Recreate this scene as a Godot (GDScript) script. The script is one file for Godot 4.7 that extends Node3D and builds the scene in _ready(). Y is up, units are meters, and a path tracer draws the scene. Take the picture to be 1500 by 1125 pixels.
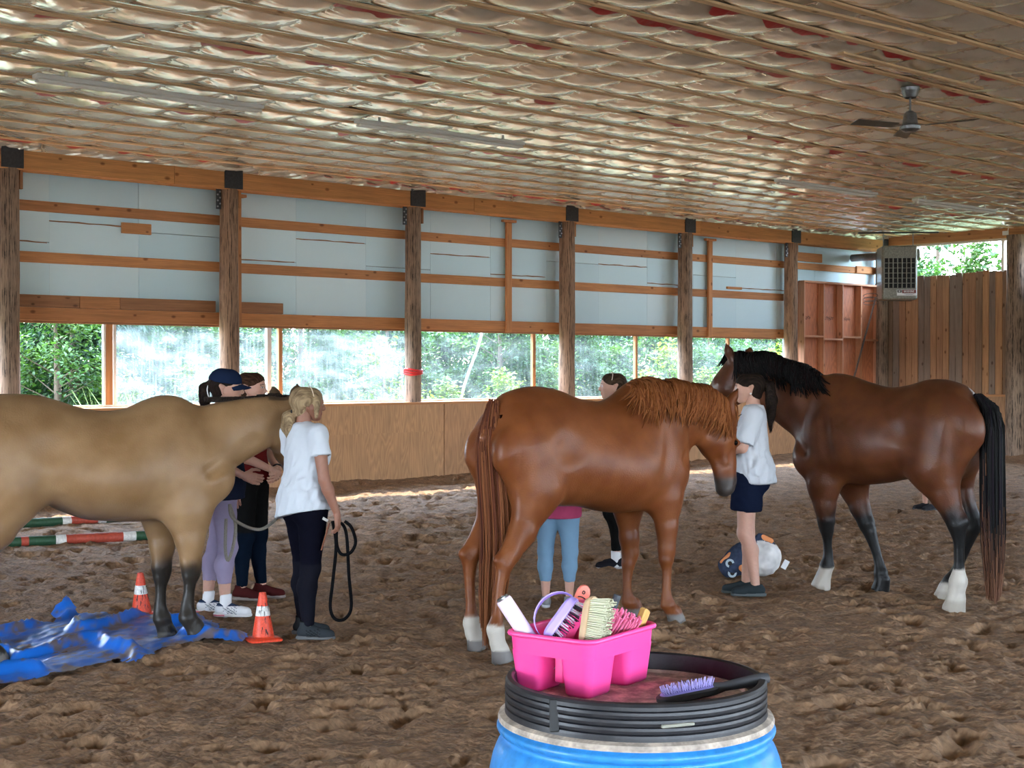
extends Node3D
# An indoor riding arena. World axes: x runs along the long back wall, z is the distance from that wall into the arena, y is up, metres.

const CAM := Vector3(-13.94, 1.70, 17.47)
const CEIL_Y := 4.46
const WALL_X := 12.44

var T := {}
var M := {}
var used_names := {}
var rng := RandomNumberGenerator.new()

func _ready() -> void:
	rng.seed = 7
	make_camera_and_light()
	make_textures()
	make_materials()
	build_floor()
	build_back_wall()
	build_windows()
	build_end_wall()
	build_hidden_walls()
	build_ceiling()
	build_outdoors()
	build_horses()
	build_people()
	build_props()

func make_camera_and_light() -> void:
	var cam := Camera3D.new()
	cam.name = "camera"
	cam.fov = 29.32
	cam.near = 0.05
	cam.far = 300.0
	add_child(cam)
	cam.position = CAM
	cam.rotation = Vector3(deg_to_rad(-0.573), deg_to_rad(-42.45), 0)
	cam.current = true
	var sky_mat := ProceduralSkyMaterial.new()
	sky_mat.sky_top_color = Color(0.70, 0.80, 0.93)
	sky_mat.sky_horizon_color = Color(0.90, 0.94, 0.97)
	sky_mat.ground_horizon_color = Color(0.55, 0.58, 0.52)
	sky_mat.ground_bottom_color = Color(0.30, 0.32, 0.26)
	sky_mat.sky_energy_multiplier = 2.6
	sky_mat.ground_energy_multiplier = 1.0
	sky_mat.sun_angle_max = 0.0
	var sky := Sky.new()
	sky.sky_material = sky_mat
	var env := Environment.new()
	env.background_mode = Environment.BG_SKY
	env.sky = sky
	env.tonemap_mode = Environment.TONE_MAPPER_LINEAR
	env.tonemap_exposure = 4.8
	env.sdfgi_enabled = true
	env.ssao_enabled = true
	env.ssil_enabled = true
	var we := WorldEnvironment.new()
	we.name = "world_environment"
	we.environment = env
	add_child(we)
	var sun := DirectionalLight3D.new()
	sun.name = "sun"
	sun.light_color = Color(1.0, 0.95, 0.86)
	sun.light_energy = 1.3
	sun.light_angular_distance = 0.6
	sun.shadow_enabled = true
	add_child(sun)
	sun.look_at_from_position(Vector3(0, 10, -10), Vector3(0, 10, -10) + Vector3(-0.22, -1.12, 1.0), Vector3.UP)

# ---------------------------------------------------------------- naming
func numbered(called: String) -> String:
	if not used_names.has(called):
		used_names[called] = 0
		return called
	used_names[called] += 1
	return "%s_%03d" % [called, used_names[called]]

func thing(called: String, label: String, category: String, at := Vector3.ZERO, turn := 0.0, group := "") -> Node3D:
	var o := Node3D.new()
	o.name = numbered(called)
	add_child(o)
	o.position = at
	o.rotation.y = turn
	tag(o, label, category, group)
	return o

func tag(o: Node, label: String, category: String, group := "") -> void:
	o.set_meta("label", label)
	o.set_meta("category", category)
	if group != "":
		o.set_meta("group", group)

func struct_node(called: String, label: String, category: String) -> Node3D:
	var o := thing(called, label, category)
	o.set_meta("kind", "structure")
	return o

func put(mesh: Mesh, called: String, material: Material, parent: Node) -> MeshInstance3D:
	var o := MeshInstance3D.new()
	o.mesh = mesh
	o.name = called if parent != self else numbered(called)
	o.material_override = material
	parent.add_child(o, true)
	return o

# ---------------------------------------------------------------- shapes
func surf() -> SurfaceTool:
	var st := SurfaceTool.new()
	st.begin(Mesh.PRIMITIVE_TRIANGLES)
	st.set_smooth_group(-1)
	return st

func done(st: SurfaceTool, called: String, material: Material, parent: Node) -> MeshInstance3D:
	st.generate_normals()
	return put(st.commit(), called, material, parent)

func tri(st: SurfaceTool, v: Array, uv: Array, out: Vector3) -> void:
	var n: Vector3 = (v[0] - v[2]).cross(v[0] - v[1])
	var order := [0, 1, 2] if n.dot(out) >= 0.0 else [0, 2, 1]
	for i in order:
		st.set_uv(uv[i])
		st.add_vertex(v[i])

func quad(st: SurfaceTool, a: Vector3, b: Vector3, c: Vector3, d: Vector3, out: Vector3, ua := Vector2.ZERO, ub := Vector2(1, 0), uc := Vector2(1, 1), ud := Vector2(0, 1)) -> void:
	tri(st, [a, b, c], [ua, ub, uc], out)
	tri(st, [a, c, d], [ua, uc, ud], out)

# a box with chamfered edges; u runs along its longest side, in metres
func box(st: SurfaceTool, c: Vector3, s: Vector3, ch := 0.0, turn := Basis.IDENTITY, off := Vector2.ZERO) -> void:
	var h := s * 0.5
	var long := 0
	if s.y >= s.x and s.y >= s.z:
		long = 1
	elif s.z >= s.x and s.z >= s.y:
		long = 2
	var cc := minf(ch, minf(h.x, minf(h.y, h.z)) * 0.8)
	for ax in 3:
		var u := (ax + 1) % 3
		var w := (ax + 2) % 3
		for sg: float in [-1.0, 1.0]:
			var P := []
			var UV := []
			for k: Array in [[-1, -1], [1, -1], [1, 1], [-1, 1]]:
				var p := Vector3.ZERO
				p[ax] = sg * h[ax]
				p[u] = k[0] * (h[u] - cc)
				p[w] = k[1] * (h[w] - cc)
				var lu: float = p[long] if long != ax else p[u]
				var lv: float
				if long == u:
					lv = p[w]
				elif long == w:
					lv = p[u]
				else:
					lv = p[w]
				UV.append(Vector2(lu, lv + ax * 0.37 + sg * 0.11) + off)
				P.append(c + turn * p)
			var o := Vector3.ZERO
			o[ax] = sg
			o = turn * o
			quad(st, P[0], P[1], P[2], P[3], o, UV[0], UV[1], UV[2], UV[3])
	if cc <= 0.0:
		return
	for ax in 3:
		var u := (ax + 1) % 3
		var w := (ax + 2) % 3
		for su: float in [-1.0, 1.0]:
			for sw: float in [-1.0, 1.0]:
				var P := []
				for e: float in [-1.0, 1.0]:
					for m in 2:
						var p := Vector3.ZERO
						p[ax] = e * (h[ax] - cc)
						p[u] = su * (h[u] - (cc if m == 1 else 0.0))
						p[w] = sw * (h[w] - (cc if m == 0 else 0.0))
						P.append(c + turn * p)
				var o := Vector3.ZERO
				o[u] = su
				o[w] = sw
				var L := Vector2(s[ax], 0) if ax == long else Vector2(0, s[ax])
				quad(st, P[0], P[1], P[3], P[2], turn * o, off, off + Vector2(0, cc), off + L + Vector2(0, cc), off + L)
	for sx: float in [-1.0, 1.0]:
		for sy: float in [-1.0, 1.0]:
			for sz: float in [-1.0, 1.0]:
				var V := []
				for ax in 3:
					var p := Vector3(sx * (h.x - cc), sy * (h.y - cc), sz * (h.z - cc))
					p[ax] = [sx, sy, sz][ax] * h[ax]
					V.append(c + turn * p)
				tri(st, V, [off, off, off], turn * Vector3(sx, sy, sz))

func board(called: String, parent: Node, lo: Vector3, hi: Vector3, material: Material, ch := 0.004) -> MeshInstance3D:
	var st := surf()
	box(st, Vector3.ZERO, (hi - lo).abs(), ch, Basis.IDENTITY, Vector2(rng.randf() * 5.0, rng.randf() * 3.0))
	var o := done(st, called, material, parent)
	o.position = (lo + hi) * 0.5
	return o

func bar(st: SurfaceTool, a: Vector3, b: Vector3, w: float, h: float, ch := 0.002) -> void:
	var d := (b - a)
	var z := d.normalized()
	var x := Vector3.UP.cross(z)
	if x.length() < 0.01:
		x = Vector3.RIGHT
	x = x.normalized()
	box(st, (a + b) * 0.5, Vector3(w, h, d.length()), ch, Basis(x, z.cross(x), z), Vector2(rng.randf() * 3.0, rng.randf()))

# surface of revolution round y; profile of (radius, height) from bottom to top
func lathe(st: SurfaceTool, profile: Array, n := 32, at := Vector3.ZERO, turn := Basis.IDENTITY, smooth := true, wob = null) -> void:
	for i in profile.size() - 1:
		var p: Vector2 = profile[i]
		var q: Vector2 = profile[i + 1]
		if p.distance_to(q) < 1e-5:
			continue
		st.set_smooth_group((i + 1) if smooth else -1)
		for k in n:
			var a0 := TAU * k / n
			var a1 := TAU * (k + 1) / n
			var V := []
			for e: Array in [[p, a0], [p, a1], [q, a1], [q, a0]]:
				var rr: float = e[0].x
				if wob != null:
					rr *= wob.call(e[1], e[0].y)
				V.append(at + turn * Vector3(cos(e[1]) * rr, e[0].y, sin(e[1]) * rr))
			var am := (a0 + a1) * 0.5
			var nr := Vector2(q.y - p.y, p.x - q.x)
			var o := turn * Vector3(cos(am) * nr.x, nr.y, sin(am) * nr.x)
			var u0 := a0 / TAU
			var u1 := a1 / TAU
			if p.x > 1e-5 and q.x > 1e-5:
				quad(st, V[0], V[1], V[2], V[3], o, Vector2(u0, p.y), Vector2(u1, p.y), Vector2(u1, q.y), Vector2(u0, q.y))
			elif p.x > 1e-5:
				tri(st, [V[0], V[1], V[2]], [Vector2(u0, p.y), Vector2(u1, p.y), Vector2(u0, q.y)], o)
			else:
				tri(st, [V[0], V[2], V[3]], [Vector2(u0, p.y), Vector2(u1, q.y), Vector2(u0, q.y)], o)

# the same, but with one smooth skin over the whole profile
func turned(st: SurfaceTool, profile: Array, n := 32, at := Vector3.ZERO, turn := Basis.IDENTITY) -> void:
	var parts := surf()
	lathe(parts, profile, n, at, turn, false)
	st.append_from(parts.commit(), 0, Transform3D.IDENTITY)

func tube(st: SurfaceTool, pts: Array, radii: Array, n := 8, caps := true) -> void:
	st.set_smooth_group(1)
	var rings := []
	var ref := Vector3.UP
	for i in pts.size():
		var d: Vector3 = pts[mini(i + 1, pts.size() - 1)] - pts[maxi(i - 1, 0)]
		d = d.normalized()
		if absf(d.dot(ref)) > 0.95:
			ref = Vector3.RIGHT if absf(d.x) < 0.8 else Vector3.BACK
		var x := (ref - d * d.dot(ref)).normalized()
		ref = x
		var y := d.cross(x)
		var ring := []
		for k in n:
			var a := TAU * k / n
			ring.append(pts[i] + (x * cos(a) + y * sin(a)) * radii[mini(i, radii.size() - 1)])
		rings.append(ring)
	var along := 0.0
	for i in pts.size() - 1:
		var step: float = pts[i].distance_to(pts[i + 1])
		for k in n:
			var k2 := (k + 1) % n
			var o: Vector3 = rings[i][k] + rings[i][k2] - pts[i] * 2.0
			if o.length() < 1e-6:
				o = rings[i + 1][k] + rings[i + 1][k2] - pts[i + 1] * 2.0
			quad(st, rings[i][k], rings[i][k2], rings[i + 1][k2], rings[i + 1][k], o, Vector2(along, float(k) / n), Vector2(along, (k + 1.0) / n), Vector2(along + step, (k + 1.0) / n), Vector2(along + step, float(k) / n))
		along += step
	if caps:
		st.set_smooth_group(-1)
		for e in [0, pts.size() - 1]:
			var o: Vector3 = pts[0] - pts[1] if e == 0 else pts[-1] - pts[-2]
			for k in n:
				tri(st, [pts[e], rings[e][k], rings[e][(k + 1) % n]], [Vector2.ZERO, Vector2.RIGHT, Vector2.ONE], o)

func curve(pts: Array, per := 6) -> Array:
	var out := []
	for i in pts.size() - 1:
		var p0: Vector3 = pts[maxi(i - 1, 0)]
		var p3: Vector3 = pts[mini(i + 2, pts.size() - 1)]
		for k in per:
			out.append((pts[i] as Vector3).cubic_interpolate(pts[i + 1], p0, p3, float(k) / per))
	out.append(pts[-1])
	return out

# ---------------------------------------------------------------- textures and materials
func noise(sd: int, freq: float, oct := 3, kind := FastNoiseLite.TYPE_SIMPLEX_SMOOTH) -> FastNoiseLite:
	var n := FastNoiseLite.new()
	n.seed = sd
	n.frequency = freq
	n.noise_type = kind
	n.fractal_octaves = oct
	return n

func tex_fn(w: int, h: int, fn: Callable, alpha := false) -> ImageTexture:
	var img := Image.create(w, h, false, Image.FORMAT_RGBA8 if alpha else Image.FORMAT_RGB8)
	for y in h:
		for x in w:
			img.set_pixel(x, y, fn.call(float(x) / w, float(y) / h))
	return ImageTexture.create_from_image(img)

# seamless value from a noise on two circles
func loop2(n: FastNoiseLite, u: float, v: float, su: float, sv: float) -> float:
	var a := u * TAU
	return n.get_noise_3d(cos(a) * su, sin(a) * su, (absf(v * 2.0 - 1.0)) * sv)

func grey(v: float) -> Color:
	return Color(v, v, v)

func normal_tex(n: FastNoiseLite, size: int, strength: float) -> ImageTexture:
	var img := n.get_seamless_image(size, size)
	img.convert(Image.FORMAT_RGBA8)
	img.bump_map_to_normal_map(strength)
	return ImageTexture.create_from_image(img)

func make_textures() -> void:
	var n1 := noise(11, 1.0, 3)
	var n2 := noise(12, 1.0, 2)
	var knots := []
	var r := RandomNumberGenerator.new()
	r.seed = 5
	for i in 9:
		knots.append(Vector3(r.randf(), r.randf(), r.randf_range(0.5, 1.1)))
	# lumber: u is along the grain, 2.4 m by 0.6 m
	T.grain = tex_fn(384, 256, func(u: float, v: float) -> Color:
		var g := 0.90 + 0.13 * loop2(n1, u, v, 0.35, 26.0) + 0.06 * loop2(n2, u, v, 2.0, 60.0) + 0.07 * loop2(n2, u, v, 0.6, 3.0)
		var warm := 0.0
		for k: Vector3 in knots:
			var du := (u - k.x) * 2.4
			var dv := (v - k.y) * 0.6
			var q := sqrt(du * du * 0.35 + dv * dv) / (0.018 * k.z)
			if q < 2.2:
				var f := clampf(1.6 - q, 0.0, 1.0)
				g -= 0.35 * f
				warm += 0.05 * f
		return Color(clampf(g + warm, 0, 1), clampf(g, 0, 1), clampf(g - warm, 0, 1)))
	# weathered round posts: u round, v up; cracks run up
	T.bark = tex_fn(256, 256, func(u: float, v: float) -> Color:
		var a := u * TAU
		var c := n1.get_noise_3d(cos(a) * 7.0, sin(a) * 7.0, absf(v * 2.0 - 1.0) * 1.6)
		var f := n2.get_noise_3d(cos(a) * 22.0, sin(a) * 22.0, absf(v * 2.0 - 1.0) * 5.0)
		var g := 0.78 + 0.22 * c + 0.16 * f
		if c < -0.28:
			g -= 0.3
		return Color(clampf(g, 0, 1), clampf(g * 0.96, 0, 1), clampf(g * 0.92, 0, 1)))
	# rotary cut plywood: v is along the grain
	T.ply = tex_fn(384, 384, func(u: float, v: float) -> Color:
		var w := n1.get_noise_2d(u * 5.0, v * 1.4) * 3.2 + n2.get_noise_2d(u * 1.3 + 7.0, v * 0.8) * 4.0
		var ring := sin((u * 9.0 + w) * TAU * 0.9)
		var g := 0.90 + 0.055 * ring * absf(ring) + 0.05 * n2.get_noise_2d(u * 160.0, v * 5.0) + 0.05 * n1.get_noise_2d(u * 3.0, v * 3.0)
		return Color(clampf(g, 0, 1), clampf(g * 0.985, 0, 1), clampf(g * 0.96, 0, 1)))
	var s1 := noise(21, 0.02, 5)
	var s2 := noise(22, 0.12, 3)
	var ia := s1.get_seamless_image(512, 512)
	var ib := s2.get_seamless_image(512, 512)
	T.sand = tex_fn(512, 512, func(u: float, v: float) -> Color:
		var x := int(u * 512)
		var y := int(v * 512)
		var g := 0.72 + 0.30 * (ia.get_pixel(x, y).r - 0.5) + 0.34 * (ib.get_pixel(x, y).r - 0.5)
		return Color(clampf(g + 0.01, 0, 1), clampf(g, 0, 1), clampf(g - 0.015, 0, 1)))
	T.sand_n = normal_tex(noise(23, 0.10, 4), 512, 5.0)
	T.fine_n = normal_tex(noise(24, 0.09, 4), 256, 3.0)
	T.mottle = tex_fn(256, 256, func(u: float, v: float) -> Color:
		var x := int(u * 512)
		var y := int(v * 512)
		return grey(clampf(0.86 + 0.24 * (ia.get_pixel(x, y).r - 0.5) + 0.14 * (ib.get_pixel(x, y).r - 0.5), 0, 1)))
	# dirty plastic glazing: streaks run down, wiped arcs; alpha is the film of dirt
	T.haze = tex_fn(256, 256, func(u: float, v: float) -> Color:
		var st := 0.5 + 0.5 * n1.get_noise_2d(u * 46.0, v * 1.2)
		var bl := 0.5 + 0.5 * n2.get_noise_2d(u * 4.0, v * 4.0)
		var fine := 0.5 + 0.5 * n2.get_noise_2d(u * 90.0, v * 60.0)
		return Color(0.86, 0.94, 0.96, clampf(0.02 + 0.28 * bl * bl + 0.26 * st * st * st + 0.05 * fine, 0.0, 0.8)), true)
	# black plastic with rubbed-in pale dust
	T.lid = tex_fn(256, 256, func(u: float, v: float) -> Color:
		var x := int(u * 512)
		var y := int(v * 512)
		var d := clampf((ia.get_pixel(x, y).r - 0.42) * 1.6 + (ib.get_pixel(x, y).r - 0.5) * 0.9, 0.0, 1.0)
		return Color(0.15, 0.155, 0.17).lerp(Color(0.56, 0.52, 0.47), d * 0.4))
	T.dusty = tex_fn(256, 256, func(u: float, v: float) -> Color:
		var x := int(u * 512)
		var y := int(v * 512)
		var d := clampf((ia.get_pixel(y, x).r - 0.30) * 1.8 + (ib.get_pixel(x, y).r - 0.5) * 0.8, 0.0, 1.0)
		return Color(0.56, 0.53, 0.50).lerp(Color(0.84, 0.79, 0.73), d))

func mat(color: Color, rough := 0.8, extra := {}) -> StandardMaterial3D:
	var m := StandardMaterial3D.new()
	m.albedo_color = color
	m.roughness = rough
	for k: String in extra:
		m.set(k, extra[k])
	return m

func lumber(color: Color, rough := 0.75) -> StandardMaterial3D:
	return mat(color, rough, {"albedo_texture": T.grain, "uv1_scale": Vector3(1.0 / 2.4, 1.0 / 0.6, 1)})

func mottled(color: Color, rough: float, scale: float, extra := {}) -> StandardMaterial3D:
	var m := mat(color, rough, {"albedo_texture": T.mottle, "uv1_triplanar": true, "uv1_scale": Vector3.ONE * scale})
	for k: String in extra:
		m.set(k, extra[k])
	return m

func painted(rough: float, extra := {}) -> StandardMaterial3D:
	var m := mat(Color.WHITE, rough, {"vertex_color_use_as_albedo": true})
	for k: String in extra:
		m.set(k, extra[k])
	return m

func make_materials() -> void:
	M.sand = mat(Color(0.72, 0.57, 0.43), 0.95, {"albedo_texture": T.sand, "uv1_triplanar": true, "uv1_world_triplanar": true, "uv1_scale": Vector3.ONE * 0.45,
		"normal_enabled": true, "normal_texture": T.sand_n, "normal_scale": 0.6})
	M.girt = [lumber(Color(0.79, 0.55, 0.34)), lumber(Color(0.82, 0.57, 0.36)), lumber(Color(0.75, 0.52, 0.33))]
	M.girt_dark = lumber(Color(0.63, 0.45, 0.31))
	M.beam = [lumber(Color(0.86, 0.62, 0.38)), lumber(Color(0.83, 0.59, 0.36))]
	M.stud = [lumber(Color(0.86, 0.62, 0.47)), lumber(Color(0.82, 0.58, 0.42))]
	M.strap = [lumber(Color(0.97, 0.82, 0.63)), lumber(Color(0.93, 0.77, 0.58))]
	M.plank = []
	for c: Color in [Color(0.72, 0.54, 0.39), Color(0.66, 0.49, 0.36), Color(0.76, 0.57, 0.40), Color(0.58, 0.46, 0.36), Color(0.56, 0.48, 0.42)]:
		M.plank.append(lumber(c, 0.85))
	M.ply = []
	for c: Color in [Color(0.73, 0.56, 0.40), Color(0.70, 0.53, 0.38), Color(0.75, 0.58, 0.43)]:
		M.ply.append(mat(c, 0.7, {"albedo_texture": T.ply, "uv1_scale": Vector3(1.0 / 1.22, 1.0 / 2.44, 1)}))
	M.ply_red = mat(Color(0.83, 0.52, 0.36), 0.6, {"albedo_texture": T.ply, "uv1_scale": Vector3(1.0 / 1.22, 1.0 / 2.44, 1)})
	M.post = [mat(Color(0.66, 0.58, 0.51), 0.9, {"albedo_texture": T.bark, "uv1_scale": Vector3(1, 0.7, 1)}), mat(Color(0.70, 0.59, 0.50), 0.9, {"albedo_texture": T.bark, "uv1_scale": Vector3(1, 0.6, 1), "uv1_offset": Vector3(0.3, 0.2, 0)})]
	M.foam = [mat(Color(0.79, 0.90, 0.93), 0.6), mat(Color(0.81, 0.905, 0.93), 0.6), mat(Color(0.77, 0.885, 0.92), 0.6)]
	M.steel_dark = mottled(Color(0.25, 0.255, 0.27), 0.5, 2.0, {"metallic": 0.4})
	M.bolt = mat(Color(0.62, 0.62, 0.62), 0.4, {"metallic": 0.9})
	M.sheet = mat(Color(0.89, 0.86, 0.80), 0.21, {"metallic": 0.6, "metallic_specular": 0.6})
	M.tape = mat(Color(0.66, 0.09, 0.12), 0.4)
	M.wrap = mat(Color(0.85, 0.78, 0.68), 0.35)
	M.galv = mottled(Color(0.60, 0.61, 0.62), 0.35, 2.0, {"metallic": 0.8})
	M.heater = mottled(Color(0.62, 0.62, 0.57), 0.45, 2.0, {"metallic": 0.2})
	M.black = mat(Color(0.05, 0.05, 0.05), 0.6)
	M.white = mat(Color(0.88, 0.88, 0.87), 0.5)
	M.frame = mat(Color(0.90, 0.88, 0.84), 0.5)
	M.haze = mat(Color(1, 1, 1, 1), 0.35, {"albedo_texture": T.haze, "transparency": BaseMaterial3D.TRANSPARENCY_ALPHA, "backlight_enabled": true, "backlight": Color(0.95, 0.95, 0.95)})
	M.haze_light = mat(Color(1, 1, 1, 0.4), 0.35, {"albedo_texture": T.haze, "transparency": BaseMaterial3D.TRANSPARENCY_ALPHA, "backlight_enabled": true, "backlight": Color(0.95, 0.95, 0.95), "uv1_offset": Vector3(0.37, 0.2, 0)})
	M.red = mat(Color(0.75, 0.12, 0.10), 0.6)
	M.ink = mat(Color(0.12, 0.10, 0.09), 0.8)

# ---------------------------------------------------------------- floor
var prints := {}
var foot_bumps := hoof_ground()

func base_height(x: float, z: float) -> float:
	var y := 0.0
	for b: Array in foot_bumps:
		var q: float = (Vector2(x, z) - b[0]).length_squared() / (b[2] * b[2])
		if q < 9.0:
			y += b[1] * exp(-q)
	if z < 1.1:
		y += 0.10 * (1.0 - smoothstep(0.2, 1.1, z))
	if x > WALL_X - 1.1:
		y += 0.08 * (1.0 - smoothstep(0.2, 1.1, WALL_X - x))
	return y

func lines(parts: Array) -> Array:
	var out := []
	for p: Array in parts:
		var n := int(round((p[1] - p[0]) / p[2]))
		for i in n:
			out.append(lerpf(p[0], p[1], float(i) / n))
	out.append(parts[-1][1])
	return out

func build_floor() -> void:
	var r := RandomNumberGenerator.new()
	r.seed = 31
	var add := func(x: float, z: float) -> void:
		var big := r.randf() < 0.55
		var p := [Vector2(x, z), r.randf_range(0.06, 0.105) if big else r.randf_range(0.035, 0.06), r.randf_range(0.02, 0.075) * (1.0 if big else 0.6), r.randf() * PI, r.randf_range(0.6, 1.0)]
		var reach: float = p[1] * 2.4
		for cx in range(int(floor((x - reach) / 0.25)), int(floor((x + reach) / 0.25)) + 1):
			for cz in range(int(floor((z - reach) / 0.25)), int(floor((z + reach) / 0.25)) + 1):
				var key := Vector2i(cx, cz)
				if not prints.has(key):
					prints[key] = []
				prints[key].append(p)
	for i in 4200:
		add.call(r.randf_range(-13.3, 2.0), r.randf_range(0.5, 16.0))
	for i in 1100:
		add.call(r.randf_range(-4.0, 12.2), r.randf_range(0.4, 8.0))
	var n1 := noise(1, 0.9, 4)
	var n2 := noise(2, 5.0, 3)
	var n3 := noise(3, 14.0, 2)
	var X := lines([[-24.0, -13.4, 0.7], [-13.4, -4.0, 0.032], [-4.0, WALL_X, 0.062]])
	var Z := lines([[0.0, 8.0, 0.06], [8.0, 16.0, 0.032], [16.0, 21.0, 0.5]])
	var nx := X.size()
	var nz := Z.size()
	var V := PackedVector3Array()
	V.resize(nx * nz)
	for j in nz:
		var z: float = Z[j]
		for i in nx:
			var x: float = X[i]
			var y := base_height(x, z)
			if x > -13.5 and z < 16.5:
				var rid := n2.get_noise_2d(x, z)
				y += 0.045 * n1.get_noise_2d(x, z) + 0.016 * (absf(rid) * 2.0 - 0.5) + 0.004 * n3.get_noise_2d(x, z)
				var L = prints.get(Vector2i(int(floor(x / 0.25)), int(floor(z / 0.25))))
				if L != null:
					for p: Array in L:
						var d: Vector2 = (Vector2(x, z) - p[0]).rotated(p[3])
						d.y /= p[4]
						var q: float = d.length() / p[1]
						if q < 2.4:
							if q < 1.0:
								y -= p[2] * (1.0 - q * q * q * q)
							else:
								y += p[2] * 0.45 * (q - 1.0) * exp(-(q - 1.0) * 3.2) * 2.7
			V[j * nx + i] = Vector3(x, y, z)
	var N := PackedVector3Array()
	N.resize(nx * nz)
	var I := PackedInt32Array()
	I.resize((nx - 1) * (nz - 1) * 6)
	var c := 0
	for j in nz:
		for i in nx:
			var l := V[j * nx + maxi(i - 1, 0)]
			var rr := V[j * nx + mini(i + 1, nx - 1)]
			var u := V[maxi(j - 1, 0) * nx + i]
			var dn := V[mini(j + 1, nz - 1) * nx + i]
			N[j * nx + i] = (dn - u).cross(rr - l).normalized()
			if i < nx - 1 and j < nz - 1:
				var a := j * nx + i
				I[c] = a; I[c + 1] = a + 1; I[c + 2] = a + nx
				I[c + 3] = a + 1; I[c + 4] = a + nx + 1; I[c + 5] = a + nx
				c += 6
	var A := []
	A.resize(Mesh.ARRAY_MAX)
	A[Mesh.ARRAY_VERTEX] = V
	A[Mesh.ARRAY_NORMAL] = N
	A[Mesh.ARRAY_INDEX] = I
	var m := ArrayMesh.new()
	m.add_surface_from_arrays(Mesh.PRIMITIVE_TRIANGLES, A)
	var o := put(m, "floor", M.sand, self)
	tag(o, "churned brown sand footing of the arena, pocked with hoofprints", "floor")
	o.set_meta("kind", "structure")

# ---------------------------------------------------------------- long back wall
const POSTS := [-6.40, -3.31, -0.12, 3.13, 6.10, 9.21, 12.30]
const SILL := 1.21
const HEAD := 2.31

func round_post(parent: Node, x: float, z: float, r: float, top: float, sd: int) -> MeshInstance3D:
	var st := surf()
	var n := noise(sd, 1.0, 2)
	var prof := []
	for i in 15:
		var f := i / 14.0
		prof.append(Vector2(r * (1.06 - 0.12 * f), -0.4 + f * (top + 0.4)))
	prof.append(Vector2(0.0, top))
	st.set_smooth_group(1)
	var wob := func(a: float, y: float) -> float:
		return 1.0 + 0.06 * n.get_noise_3d(cos(a) * 1.2, sin(a) * 1.2, y * 0.8) + 0.03 * n.get_noise_3d(cos(a) * 5.0, sin(a) * 5.0, y * 1.5)
	for i in prof.size() - 1:
		var p: Vector2 = prof[i]
		var q: Vector2 = prof[i + 1]
		for k in 22:
			var a0 := TAU * k / 22
			var a1 := TAU * (k + 1) / 22
			var V := []
			for e: Array in [[p, a0], [p, a1], [q, a1], [q, a0]]:
				var rr: float = e[0].x * wob.call(e[1], e[0].y)
				V.append(Vector3(cos(e[1]) * rr, e[0].y, sin(e[1]) * rr))
			var am := (a0 + a1) * 0.5
			if q.x < 0.001:
				st.set_smooth_group(-1)
				tri(st, [V[0], V[1], V[2]], [Vector2(0, 0), Vector2(1, 0), Vector2(0, 1)], Vector3.UP)
			else:
				quad(st, V[0], V[1], V[2], V[3], Vector3(cos(am), 0, sin(am)), Vector2(a0 / TAU, p.y), Vector2(a1 / TAU, p.y), Vector2(a1 / TAU, q.y), Vector2(a0 / TAU, q.y))
	var o := done(st, "post", M.post[sd % 2], parent)
	o.position = Vector3(x, 0, z)
	return o

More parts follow.
